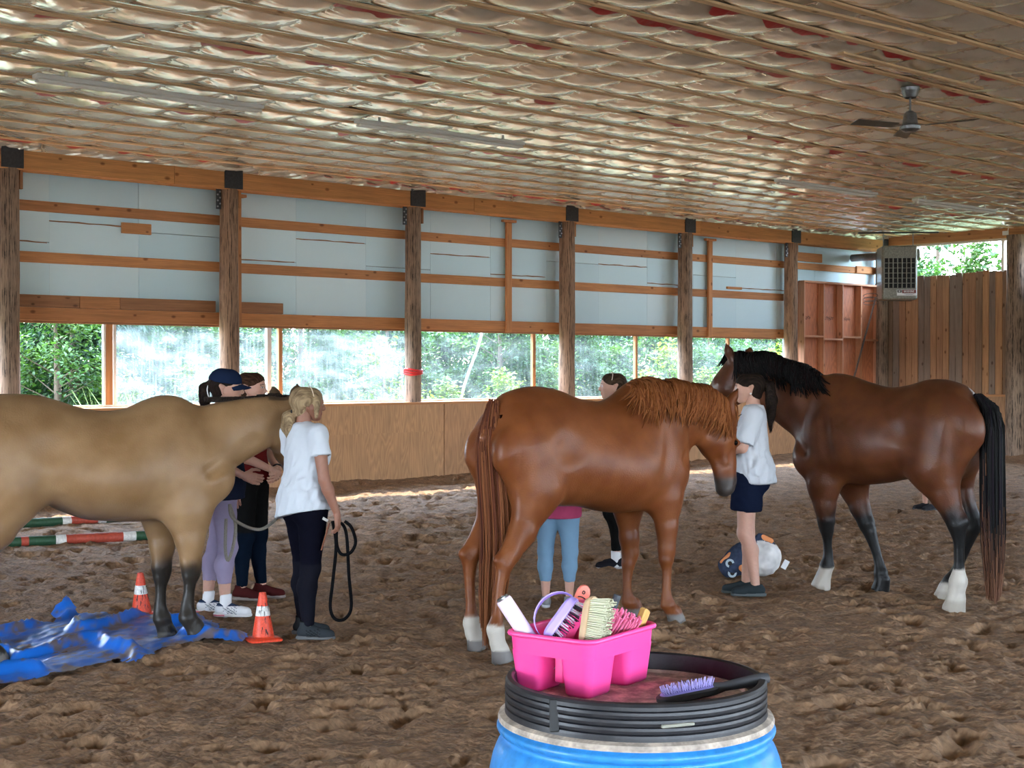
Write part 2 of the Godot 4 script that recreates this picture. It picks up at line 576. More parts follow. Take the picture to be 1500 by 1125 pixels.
func build_back_wall() -> void:
	var w := struct_node("wall_back", "long back wall of round posts, pale blue foam sheets and plywood kickboards", "wall")
	# the outer skin behind it all
	board("outer_skin", w, Vector3(-24, HEAD, -0.16), Vector3(WALL_X, CEIL_Y + 0.3, -0.11), M.galv, 0.0)
	board("outer_skin", w, Vector3(-24, -0.4, -0.16), Vector3(WALL_X, SILL - 0.02, -0.11), M.galv, 0.0)
	board("outer_skin", w, Vector3(9.35, SILL - 0.02, -0.16), Vector3(WALL_X, HEAD, -0.11), M.galv, 0.0)
	board("outer_skin", w, Vector3(-24, SILL, -0.16), Vector3(-9.6, HEAD, -0.11), M.galv, 0.0)
	# plywood kickboards
	var x := -24.06
	var k := 0
	while x < WALL_X:
		var x1 := minf(x + 2.43, WALL_X)
		var st := surf()
		box(st, Vector3.ZERO, Vector3(x1 - x - 0.006, SILL + 0.18, 0.018), 0.002, Basis.IDENTITY, Vector2(rng.randf() * 3, rng.randf() * 3))
		# grain runs up the sheet: turn the coordinates
		var p := sheet("plywood_panel", w, Vector3(x1 - x - 0.006, SILL + 0.18, 0.018), M.ply[k % 3])
		p.position = Vector3((x + x1) * 0.5, (SILL - 0.18) * 0.5, 0.33 + rng.randf_range(-0.003, 0.003))
		x += 2.44
		k += 1
	for i in 8:
		board("sill_board", w, Vector3(-24.06 + 4.6 * i, SILL - 0.035, -0.10), Vector3(minf(-24.06 + 4.6 * (i + 1) - 0.004, WALL_X), SILL, 0.345), M.girt[i % 3])
	# header beam, in lengths that meet over the posts
	var joints := [-24.0, -16.0, -9.6, -4.2, 1.0, 6.4, WALL_X]
	for i in joints.size() - 1:
		board("header_beam", w, Vector3(joints[i], 4.13, 0.02), Vector3(joints[i + 1] - 0.004, 4.40, 0.27), M.beam[i % 2], 0.006)
	# posts with their steel
	for i in POSTS.size():
		var px: float = POSTS[i]
		var o := round_post(w, px, 0.155, 0.135 if i != 2 else 0.125, 4.14, 40 + i)
		board("cap_plate", o, Vector3(-0.14, 4.14, 0.10), Vector3(0.14, 4.42, 0.135), M.steel_dark, 0.003)
		var br := board("steel_bracket", o, Vector3(-0.215, 3.86, 0.02), Vector3(-0.14, 4.13, 0.032), M.steel_dark, 0.002)
		var st := surf()
		for q in 6:
			lathe(st, [Vector2(0.012, 0.0), Vector2(0.012, 0.01), Vector2(0, 0.012)], 8, Vector3(-0.018 if q % 2 == 0 else 0.018, -0.1 + 0.04 * q, 0.006), Basis(Vector3.RIGHT, PI / 2))
		var bo := done(st, "bolt", M.bolt, o)
		bo.position = br.position
		board("bracket_block", o, Vector3(0.125, 3.90, 0.0), Vector3(0.165, 4.13, 0.05), M.girt_dark if i % 2 == 0 else M.girt[0], 0.003)
	# foam sheets, 4 ft wide, cut at a stepped line
	var cols := []
	var sx := -5.78
	while sx > -11.0:
		sx -= 1.234
	while sx < WALL_X:
		cols.append(sx)
		sx += 1.234
	var cut := {0: 3.29, 1: 3.56, 2: 3.50, 3: 3.22, 4: 3.56, 5: 3.23, 6: 3.48, 7: 3.22, 8: 3.49, 9: 3.50, 10: 3.22, 11: 3.42, 12: 3.23, 13: 3.23}
	for i in cols.size():
		var a: float = cols[i]
		var b: float = minf(a + 1.232, WALL_X)
		var ci := int(round((a + 1.234 + 5.78) / 1.234))
		var h: float = cut.get(ci, 3.3)
		var low := HEAD - 0.02
		for part: Array in [[low, h - 0.004], [h + 0.004, 4.2]]:
			board("foam_panel", w, Vector3(a, part[0], -0.105 + rng.randf_range(-0.003, 0.003)), Vector3(b, part[1], -0.055 + rng.randf_range(-0.003, 0.003)), M.foam[(i + int(part[0])) % 3], 0.002)
		if ci % 3 != 2:
			var st := surf()
			var P := []
			for q in 10:
				P.append(Vector3(lerpf(a, b - 0.03, q / 9.0), h + rng.randf_range(-0.006, 0.006), -0.054))
			tube(st, P, [0.006, 0.009, 0.007, 0.01, 0.008, 0.006, 0.009, 0.011, 0.008, 0.006], 5)
			done(st, "seam_foam", M.girt_dark, w)
	board("foam_panel", w, Vector3(-24, HEAD, -0.105), Vector3(cols[0] - 0.004, 4.2, -0.055), M.foam[0], 0.002)
	# girts between the posts
	for i in POSTS.size():
		var a: float = POSTS[i - 1] if i > 0 else -9.6
		var b: float = POSTS[i]
		for row: Array in [[3.67, 3.80], [3.03, 3.165]]:
			if i == 6 and row[0] < 3.3:
				continue
			board("girt", w, Vector3(a, row[0], -0.055), Vector3(b, row[1], -0.015), M.girt[(i + int(row[0] * 7)) % 3])
		if i < 6:
			board("window_header", w, Vector3(a, HEAD, -0.10), Vector3(b, 2.475, -0.005), M.girt[(i + 1) % 3])
	board("girt", w, Vector3(-6.26, 2.478, -0.055), Vector3(-5.40, 2.63, -0.005), M.girt_dark)
	board("girt", w, Vector3(-5.396, 2.478, -0.055), Vector3(-4.84, 2.63, -0.003), M.girt[2])
	board("girt", w, Vector3(-4.836, 2.478, -0.055), Vector3(-3.42, 2.63, -0.005), M.girt_dark)
	board("girt", w, Vector3(-3.19, 2.478, -0.055), Vector3(-2.33, 2.63, -0.005), M.girt_dark)
	board("girt", w, Vector3(9.35, 3.83, -0.055), Vector3(10.45, 4.0, -0.005), M.girt[0])
	board("girt", w, Vector3(11.6, 3.68, -0.015), Vector3(12.4, 3.82, 0.025), M.girt[1])
	for b: Array in [[-4.80, -4.38, 3.47, 3.61], [7.50, 7.93, 3.20, 3.245]]:
		board("block", w, Vector3(b[0], b[2], -0.054), Vector3(b[1], b[3], -0.015), M.girt[0])
	for sxx: float in [1.955, 6.955]:
		board("stud", w, Vector3(sxx - 0.055, HEAD - 0.01, -0.014), Vector3(sxx + 0.055, 4.06, 0.035), M.girt[1])
		board("stud_cap", w, Vector3(sxx - 0.14, 4.06, -0.014), Vector3(sxx + 0.14, 4.10, 0.055), M.girt[1])
	board("stud", w, Vector3(-3.13, HEAD - 0.01, -0.014), Vector3(-3.07, 4.06, 0.09), M.girt[2])
	board("stud_cap", w, Vector3(-3.16, 4.06, -0.014), Vector3(-2.99, 4.10, 0.10), M.girt[1])
	# crumpled plastic stapled along the top of the beam
	for i in 26:
		var cx := -7.6 + i * 0.78
		var st := surf()
		var n := noise(300 + i, 14.0, 3)
		for a in 8:
			for b in 4:
				var f := func(p: int, q: int) -> Vector3:
					var xx := cx + p * 0.10 + (q % 2) * 0.02
					return Vector3(xx, 4.36 + q * 0.028, 0.275 + 0.035 * absf(n.get_noise_2d(xx, q * 0.1)) + 0.01 * q)
				quad(st, f.call(a, b), f.call(a + 1, b), f.call(a + 1, b + 1), f.call(a, b + 1), Vector3(0, 0, 1))
		done(st, "plastic_edge", M.sheet, w)
		if i % 2 == 0:
			var c := surf()
			for q in 7:
				var d := Vector3(rng.randf_range(-1, 1), rng.randf_range(-1, 1), 0.6).normalized() * 0.07
				tube(c, [Vector3(cx, 4.40, 0.30), Vector3(cx, 4.40, 0.30) + d], [0.012, 0.002], 5)
			done(c, "plastic_tuft", M.wrap, w)
	# red ribbon tied round one post
	var rb := surf()
	for q in 3:
		var P := []
		for t in 17:
			var an := TAU * t / 16
			P.append(Vector3(POSTS[2] + cos(an) * 0.138, 1.63 + 0.03 * q + 0.012 * sin(an * 2 + q), 0.155 + sin(an) * 0.138))
		tube(rb, P, [0.016], 6)
	done(rb, "red_ribbon", M.red, w)
	# the stud framed panel in the last bay
	var fp := Node3D.new()
	fp.name = "framed_panel"
	w.add_child(fp)
	var x0 := 9.62
	var x1 := 12.22
	var sh := sheet("plywood_sheet", fp, Vector3(x1 - x0, 2.3, 0.015), M.ply_red)
	sh.position = Vector3((x0 + x1) * 0.5, 2.27, 0.02)
	board("plate", fp, Vector3(x0, 3.40, 0.02), Vector3(x1, 3.44, 0.165), M.stud[0])
	for i in 5:
		var c := lerpf(x0 + 0.02, x1 - 0.02, i / 4.0)
		board("stud", fp, Vector3(c - 0.02, 1.21, 0.028), Vector3(c + 0.02, 3.40, 0.165), M.stud[i % 2])
		if i < 4:
			var c2 := lerpf(x0 + 0.02, x1 - 0.02, (i + 1) / 4.0)
			var yy := 2.33 + (0.0 if i % 2 == 0 else -0.05)
			board("blocking", fp, Vector3(c + 0.021, yy, 0.028), Vector3(c2 - 0.021, yy + 0.038, 0.165), M.stud[(i + 1) % 2])
	var bst := surf()
	bar(bst, Vector3(12.0, 3.18, 0.21), Vector3(11.1, 1.25, 0.21), 0.035, 0.02)
	done(bst, "diagonal_brace", M.galv, fp)
	# faded mill stamps, too blurred to read
	for i in 3:
		var sst := surf()
		for q in [5, 8, 5][i]:
			var sx2: float = [9.80, 10.44, 11.15][i] + q * 0.045
			var hh := rng.randf_range(0.05, 0.09)
			box(sst, Vector3(sx2, 2.72 + rng.randf_range(-0.01, 0.01), 0.0285), Vector3(0.010, hh, 0.002))
			box(sst, Vector3(sx2 + 0.015, 2.72 + rng.randf_range(-0.03, 0.03), 0.0285), Vector3(0.03, 0.010, 0.002))
		done(sst, "mill_stamp", M.ink, fp)

# a thin sheet whose grain runs up
func sheet(called: String, parent: Node, s: Vector3, material: Material) -> MeshInstance3D:
	var st := surf()
	var h := s * 0.5
	var off := Vector2(rng.randf() * 3.0, rng.randf() * 3.0)
	for e: Array in [[Vector3.BACK, Vector3.RIGHT, Vector3.UP], [Vector3.FORWARD, Vector3.RIGHT, Vector3.UP], [Vector3.RIGHT, Vector3.BACK, Vector3.UP], [Vector3.LEFT, Vector3.BACK, Vector3.UP], [Vector3.UP, Vector3.RIGHT, Vector3.BACK], [Vector3.DOWN, Vector3.RIGHT, Vector3.BACK]]:
		var c: Vector3 = e[0] * h
		var u: Vector3 = e[1] * h
		var v: Vector3 = e[2] * h
		var lu := u.length()
		var lv := v.length()
		quad(st, c - u - v, c + u - v, c + u + v, c - u + v, e[0], off + Vector2(-lu, lv), off + Vector2(lu, lv), off + Vector2(lu, -lv), off + Vector2(-lu, -lv))
	return done(st, called, material, parent)

func pane(parent: Node, called: String, lo: Vector3, hi: Vector3, material: Material) -> void:
	var st := surf()
	var s := hi - lo
	var off := Vector2(rng.randf(), rng.randf() * 0.3)
	if s.x > s.z:
		quad(st, Vector3(lo.x, lo.y, lo.z), Vector3(hi.x, lo.y, lo.z), Vector3(hi.x, hi.y, lo.z), Vector3(lo.x, hi.y, lo.z), Vector3.BACK, off + Vector2(0, 1), off + Vector2(s.x / 2.4, 1), off + Vector2(s.x / 2.4, 0), off)
	else:
		quad(st, Vector3(lo.x, lo.y, lo.z), Vector3(lo.x, lo.y, hi.z), Vector3(lo.x, hi.y, hi.z), Vector3(lo.x, hi.y, lo.z), Vector3.LEFT, off + Vector2(0, 1), off + Vector2(s.z / 2.4, 1), off + Vector2(s.z / 2.4, 0), off)
	done(st, called, material, parent)

func build_windows() -> void:
	# glazed strip between sill and header; the leftmost sash stands open
	var spans := [
		[-9.6, -6.40, [], 1], [-6.40, -3.31, [[-4.98, 0.09]], 2], [-3.31, -0.12, [[-2.55, 0.07], [-2.36, 0.06]], 3],
		[-0.12, 3.13, [[2.56, 0.06]], 4], [3.13, 6.10, [[5.02, 0.05]], 5], [6.10, 9.0, [[7.55, 0.05]], 6]]
	for s: Array in spans:
		var labels := {1: "window strip beyond the leftmost post", 2: "window with an open sash beside a hazy plastic pane", 3: "hazy window between the capped woman's post and the ribboned post",
			4: "window right of the post tied with red ribbon", 5: "window behind the woman's head beyond the chestnut horse", 6: "window strip right behind the bay horse's head"}
		var o := struct_node("window_%d" % s[3], labels[s[3]], "window")
		var a: float = s[0]
		var b: float = s[1]
		board("bottom_rail", o, Vector3(a, SILL, -0.075), Vector3(b, SILL + 0.03, -0.03), M.frame, 0.002)
		board("top_rail", o, Vector3(a, HEAD - 0.03, -0.075), Vector3(b, HEAD, -0.03), M.girt_dark, 0.002)
		var xs := [a]
		for m: Array in s[2]:
			board("mullion", o, Vector3(m[0] - m[1] * 0.5, SILL + 0.03, -0.085), Vector3(m[0] + m[1] * 0.5, HEAD - 0.03, -0.025), M.girt[0] if s[3] != 3 or m[0] > -2.5 else M.frame, 0.002)
			xs.append(m[0])
		if s[3] == 2:
			board("sash_edge", o, Vector3(-4.92, SILL + 0.03, -0.08), Vector3(-4.88, HEAD - 0.03, -0.03), M.frame, 0.002)
			board("sash_edge", o, Vector3(-5.06, SILL + 0.03, -0.08), Vector3(-5.03, HEAD - 0.03, -0.03), M.frame, 0.002)
		xs.append(b)
		for i in xs.size() - 1:
			if s[3] == 2 and i == 0:
				continue
			pane(o, "pane", Vector3(xs[i], SILL + 0.03, -0.055), Vector3(xs[i + 1], HEAD - 0.03, -0.0545), M.haze if s[3] <= 3 else M.haze_light)

func build_end_wall() -> void:
	var w := struct_node("wall_right", "end wall of weathered upright boards over a plywood kickboard", "wall")
	var X := WALL_X
	for i in 9:
		var p := sheet("plywood_panel", w, Vector3(2.434, SILL + 0.15, 0.018), M.ply[i % 3])
		p.rotation.y = -PI / 2
		p.position = Vector3(X - 0.2, (SILL - 0.2) * 0.5, 0.2 + 1.22 + 2.44 * i)
	board("cap_board", w, Vector3(X - 0.22, SILL - 0.04, 0.2), Vector3(X + 0.05, SILL - 0.003, 21.0), M.girt[1])
	# upright planks, uneven at the top
	var z := 0.36
	var k := 0
	while z < 21.0:
		var wd := rng.randf_range(0.13, 0.165)
		if absf(z + wd * 0.5 - 3.25) < 0.36:
			z += wd
			continue
		var top := 3.58 + 0.02 * minf(z, 3.0) + rng.randf_range(-0.025, 0.025)
		var st := surf()
		box(st, Vector3.ZERO, Vector3(0.025, top - SILL, wd - 0.006), 0.003, Basis.IDENTITY, Vector2(rng.randf() * 5.0, rng.randf() * 3.0))
		var o := done(st, "plank", M.plank[rng.randi() % 5 if k % 5 != 0 else 4], w)
		o.position = Vector3(X - 0.03 + rng.randf_range(-0.008, 0.008), (top + SILL) * 0.5, z + wd * 0.5)
		o.rotation.x = rng.randf_range(-0.006, 0.006)
		z += wd
		k += 1
	board("outer_skin", w, Vector3(X + 0.02, -0.4, -0.16), Vector3(X + 0.06, 3.55, 21.2), M.plank[3], 0.0)
	board("outer_skin", w, Vector3(X + 0.02, 4.25, -0.16), Vector3(X + 0.06, CEIL_Y + 0.3, 21.2), M.galv, 0.0)
	board("end_beam", w, Vector3(X - 0.10, 4.25, 0.0), Vector3(X + 0.03, 4.46, 21.0), M.girt[0], 0.006)
	board("window_lintel", w, Vector3(X - 0.02, 4.205, 0.35), Vector3(X + 0.05, 4.245, 21.0), M.frame, 0.003)
	board("corner_board", w, Vector3(X - 0.06, 0.0, 0.02), Vector3(X - 0.02, 4.2, 0.2), M.plank[4])
	board("corner_board", w, Vector3(X - 0.05, 0.0, 0.205), Vector3(X - 0.015, 4.2, 0.35), M.plank[3])
	board("edge_strip", w, Vector3(X - 0.06, SILL, 2.90), Vector3(X - 0.03, 3.60, 2.94), M.plank[2])
	board("window_jamb", w, Vector3(X - 0.06, 3.60, 2.80), Vector3(X + 0.02, 4.2, 2.86), M.frame, 0.003)
	for i in 4:
		var o := round_post(w, X - 0.28, 3.25 + 5.2 * i, 0.20, 4.27, 60 + i)
		o.set_meta("label", "thick round post")
	var jb := board("junction_box", w, Vector3(X - 0.13, 4.30, 2.86), Vector3(X - 0.10, 4.38, 2.98), M.white)
	var cst := surf()
	tube(cst, curve([Vector3(0.0, 0.04, 0.05), Vector3(-0.01, 0.12, 0.1), Vector3(0.0, 0.15, 0.3)], 5), [0.008], 6)
	done(cst, "cable", M.white, jb)

func build_hidden_walls() -> void:
	# sides behind the camera: low kickboard, open above along the near side, as in many covered schools
	var f := struct_node("wall_front", "near side of the arena, kickboard with an open strip above", "wall")
	board("kickboard", f, Vector3(-24, -0.4, 21.0), Vector3(WALL_X, SILL, 21.1), M.ply[0], 0.0)
	board("header_beam", f, Vector3(-24, 4.13, 20.9), Vector3(WALL_X, 4.46, 21.15), M.beam[0], 0.0)
	board("upper_cladding", f, Vector3(-24, 2.05, 21.0), Vector3(WALL_X, 4.4, 21.1), M.foam[0], 0.0)
	for i in 8:
		round_post(f, -23.8 + i * 5.1, 20.85, 0.135, 4.14, 70 + i)
	var l := struct_node("wall_left", "far left end of the arena with a wide open doorway", "wall")
	board("kickboard", l, Vector3(-24.1, -0.4, -0.16), Vector3(-24.0, SILL, 7.0), M.ply[1], 0.0)
	board("kickboard", l, Vector3(-24.1, -0.4, 13.0), Vector3(-24.0, SILL, 21.2), M.ply[1], 0.0)
	board("upper_cladding", l, Vector3(-24.1, SILL, -0.16), Vector3(-24.0, 4.7, 7.0), M.plank[0], 0.0)
	board("upper_cladding", l, Vector3(-24.1, SILL, 13.0), Vector3(-24.0, 4.7, 21.2), M.plank[0], 0.0)
	board("header_beam", l, Vector3(-24.15, 4.13, 0.0), Vector3(-23.9, 4.7, 21.0), M.beam[0], 0.0)

# ---------------------------------------------------------------- ceiling
const PITCH := 0.61

func build_ceiling() -> void:
	var c := struct_node("ceiling", "ceiling of sagging shiny plastic sheeting pinned up by rows of wooden straps", "ceiling")
	var n1 := noise(51, 1.0, 2)
	var n2 := noise(52, 1.0, 3)
	var X := lines([[-11.0, 2.0, 0.0305], [2.0, WALL_X, 0.061]])
	var Z := lines([[0.0, 14.03, PITCH / 20.0]])
	var nx := X.size()
	var nz := Z.size()
	var V := PackedVector3Array()
	V.resize(nx * nz)
	for j in nz:
		var z: float = Z[j]
		var p := z / PITCH
		var row := floorf(p)
		var fz := p - row
		var sz := pow(maxf(sin(PI * fz), 0.0), 0.75)
		for i in nx:
			var x: float = X[i]
			var q := x / PITCH + 0.18 * n1.get_noise_2d(row * 7.3, x * 0.3) + 0.08 * sin(row * 2.1)
			var col := floorf(q)
			var fx := q - col
			var e := 2.0 * fx - 1.0
			var hang := 0.052 + 0.022 * n1.get_noise_2d(row * 13.7, col * 9.1)
			# each pillow hangs like a swag between two trusses, gathered in pleats where it is stapled
			var sx := 1.0 - e * e
			var y := -hang * sz * (0.12 + 0.88 * sx * (1.0 + 0.25 * e))
			var near := minf(fx, 1.0 - fx) * PITCH
			var pl := exp(-near * near / 0.012)
			y += 0.017 * pl * sz * n2.get_noise_2d(row * 31.0 + fz * 11.0, col * 17.0 + fx * 1.5)
			y += 0.005 * sz * n2.get_noise_2d(x * 7.0 + row * 3.0, z * 2.0)
			y += 0.003 * sz * sx * n2.get_noise_2d(x * 22.0, z * 4.0)
			V[j * nx + i] = Vector3(x, CEIL_Y + y, z)
	var N := PackedVector3Array()
	N.resize(nx * nz)
	var I := PackedInt32Array()
	I.resize((nx - 1) * (nz - 1) * 6)
	var t := 0
	for j in nz:
		for i in nx:
			var l := V[j * nx + maxi(i - 1, 0)]
			var r := V[j * nx + mini(i + 1, nx - 1)]
			var u := V[maxi(j - 1, 0) * nx + i]
			var d := V[mini(j + 1, nz - 1) * nx + i]
			N[j * nx + i] = (r - l).cross(d - u).normalized()
			if i < nx - 1 and j < nz - 1:
				var a := j * nx + i
				I[t] = a; I[t + 1] = a + nx; I[t + 2] = a + 1
				I[t + 3] = a + 1; I[t + 4] = a + nx; I[t + 5] = a + nx + 1
				t += 6
	var A := []
	A.resize(Mesh.ARRAY_MAX)
	A[Mesh.ARRAY_VERTEX] = V
	A[Mesh.ARRAY_NORMAL] = N
	A[Mesh.ARRAY_INDEX] = I
	var m := ArrayMesh.new()
	m.add_surface_from_arrays(Mesh.PRIMITIVE_TRIANGLES, A)
	put(m, "plastic_sheet", M.sheet, c)
	# the rest of the ceiling, out of view
	board("plastic_sheet", c, Vector3(-24, CEIL_Y - 0.03, 0), Vector3(-11.0, CEIL_Y + 0.01, 21), M.sheet, 0.0)
	board("plastic_sheet", c, Vector3(-11.0, CEIL_Y - 0.03, 14.03), Vector3(WALL_X, CEIL_Y + 0.01, 21), M.sheet, 0.0)
	board("roof_deck", c, Vector3(-24.6, CEIL_Y + 0.30, -0.6), Vector3(WALL_X + 0.5, CEIL_Y + 0.36, 21.6), M.galv, 0.0)
	# straps
	for k in 24:
		var z := PITCH * k
		if k == 0:
			continue
		var start := -11.0 + rng.randf() * 0.6
		var xx := start
		while xx < WALL_X - 0.2:
			var ln := 4.88
			var x1 := minf(xx + ln, WALL_X)
			var s := board("strap", c, Vector3(xx, CEIL_Y - 0.036, z - 0.034), Vector3(x1 - 0.004, CEIL_Y - 0.015, z + 0.034), M.strap[(k + int(xx)) % 2], 0.003)
			s.rotation.y = rng.randf_range(-0.0015, 0.0015)
			xx += ln
	# loose straps that hang askew
	for e: Array in [[Vector3(-6.0, 4.40, 10.75), Vector3(-3.1, 4.38, 11.0)], [Vector3(-3.4, 4.40, 10.1), Vector3(-1.2, 4.37, 10.15)]]:
		var st := surf()
		bar(st, e[0], e[1], 0.07, 0.02, 0.003)
		done(st, "strap", M.strap[0], c)
	# red seam tape showing beside some straps
	var tapes := [[PITCH - 0.036, -7.0, 4.0], [PITCH * 0.55, -2.0, 12.0], [PITCH * 6.0 - 0.036, -9.0, 12.0], [PITCH * 11.0 - 0.036, -9.0, 6.0], [PITCH * 14.0 - 0.036, -7.5, -5.0], [PITCH * 15.0 - 0.036, -5.0, -2.5], [PITCH * 16.0 - 0.036, -6.0, 0.0], [PITCH * 17.0 - 0.036, -7.5, -1.0]]
	var tn := noise(77, 1.6, 2)
	for tp: Array in tapes:
		var x: float = tp[1]
		var st := surf()
		var some := false
		while x < tp[2]:
			var wd := 0.085 * clampf(tn.get_noise_2d(x * 1.3, tp[0] * 5.0) + 0.22, 0.0, 0.7)
			var wd2 := 0.085 * clampf(tn.get_noise_2d((x + 0.05) * 1.3, tp[0] * 5.0) + 0.22, 0.0, 0.7)
			if wd > 0.003 and wd2 > 0.003:
				var y0 := sheet_y(V, X, Z, x, tp[0])
				var y1 := sheet_y(V, X, Z, x + 0.05, tp[0])
				var y0b := sheet_y(V, X, Z, x, tp[0] - wd * 2.0)
				var y1b := sheet_y(V, X, Z, x + 0.05, tp[0] - wd2 * 2.0)
				quad(st, Vector3(x, y0 - 0.012, tp[0]), Vector3(x + 0.05, y1 - 0.012, tp[0]), Vector3(x + 0.05, y1b - 0.012, tp[0] - wd2 * 2.0), Vector3(x, y0b - 0.012, tp[0] - wd * 2.0), Vector3.DOWN)
				some = true
			x += 0.05
		if some:
			done(st, "red_tape", M.tape, c)

func sheet_y(V: PackedVector3Array, X: Array, Z: Array, x: float, z: float) -> float:
	var i := clampi(X.bsearch(x), 0, X.size() - 1)
	var j := clampi(Z.bsearch(z), 0, Z.size() - 1)
	return V[j * X.size() + i].y

# ---------------------------------------------------------------- outdoors
func leaf_mesh(l: float, w: float) -> ArrayMesh:
	var st := surf()
	var a := Vector3.ZERO
	var b := Vector3(w * 0.5, 0.1 * l, l * 0.45)
	var c := Vector3(0, 0.02 * l, l)
	var d := Vector3(-w * 0.5, 0.1 * l, l * 0.45)
	tri(st, [a, b, c], [a2(a), a2(b), a2(c)], Vector3.UP)
	tri(st, [a, c, d], [a2(a), a2(c), a2(d)], Vector3.UP)
	st.generate_normals()
	return st.commit()

func a2(v: Vector3) -> Vector2:
	return Vector2(v.x, v.z)

func foliage(parent: Node, leaf: Mesh, spots: Array, material: Material) -> void:
	var mm := MultiMesh.new()
	mm.transform_format = MultiMesh.TRANSFORM_3D
	mm.use_colors = true
	mm.mesh = leaf
	mm.instance_count = spots.size()
	for i in spots.size():
		mm.set_instance_transform(i, spots[i][0])
		mm.set_instance_color(i, spots[i][1])
	var o := MultiMeshInstance3D.new()
	o.name = "foliage"
	o.multimesh = mm
	o.material_override = material
	o.set_meta("kind", "stuff")
	parent.add_child(o)

func tree(called: String, label: String, category: String, at: Vector3, h: float, rad: float, clumps: int, per: int, cols: Array, leaf: Mesh, sd: int, group: String, droop := 0.0, low := 0.12) -> Node3D:
	var r := RandomNumberGenerator.new()
	r.seed = sd
	var o := thing(called, label, category, at, 0.0, group)
	var wood := surf()
	tube(wood, [Vector3(0, -0.3, 0), Vector3(0.05, h * 0.4, 0.03), Vector3(0.0, h * 0.9, 0.0)], [0.02 * h + 0.015, 0.015 * h + 0.01, 0.006], 6)
	var spots := []
	for k in clumps:
		var f := r.randf_range(low, 1.0)
		var a := r.randf() * TAU
		var prof := sin(PI * clampf(f * 0.82 + 0.18, 0, 1)) if droop < 0.5 else (1.05 - f)
		var rr := rad * prof * sqrt(r.randf_range(0.15, 1.0))
		var c := Vector3(cos(a) * rr, f * h, sin(a) * rr)
		if k % 3 == 0:
			tube(wood, [Vector3(0, maxf(f * h - rr * 0.5, 0.1), 0), c], [0.012, 0.004], 5)
		var col: Color = cols[r.randi() % cols.size()]
		var out := Vector3(c.x, 0, c.z).normalized() if rr > 0.01 else Vector3.RIGHT
		for i in per:
			var p := c + Vector3(r.randfn() * 0.13, r.randfn() * 0.10, r.randfn() * 0.13) * (0.6 + 0.25 * h * 0.5)
			var dir := (out * 0.7 + Vector3(r.randf_range(-1, 1), r.randf_range(-0.6, 0.5) - droop, r.randf_range(-1, 1))).normalized()
			var up := Vector3(r.randf_range(-0.5, 0.5), 1, r.randf_range(-0.5, 0.5)).normalized()
			var x := up.cross(dir).normalized()
			var b := Basis(x, dir.cross(x), dir).scaled_local(Vector3.ONE * r.randf_range(0.7, 1.3))
			var s := r.randf_range(0.7, 1.25)
			spots.append([Transform3D(b, p), Color(col.r * s, col.g * s, col.b * s) * 0.7])
	done(wood, "stem", M.stem, o)
	foliage(o, leaf, spots, M.leaf)
	return o

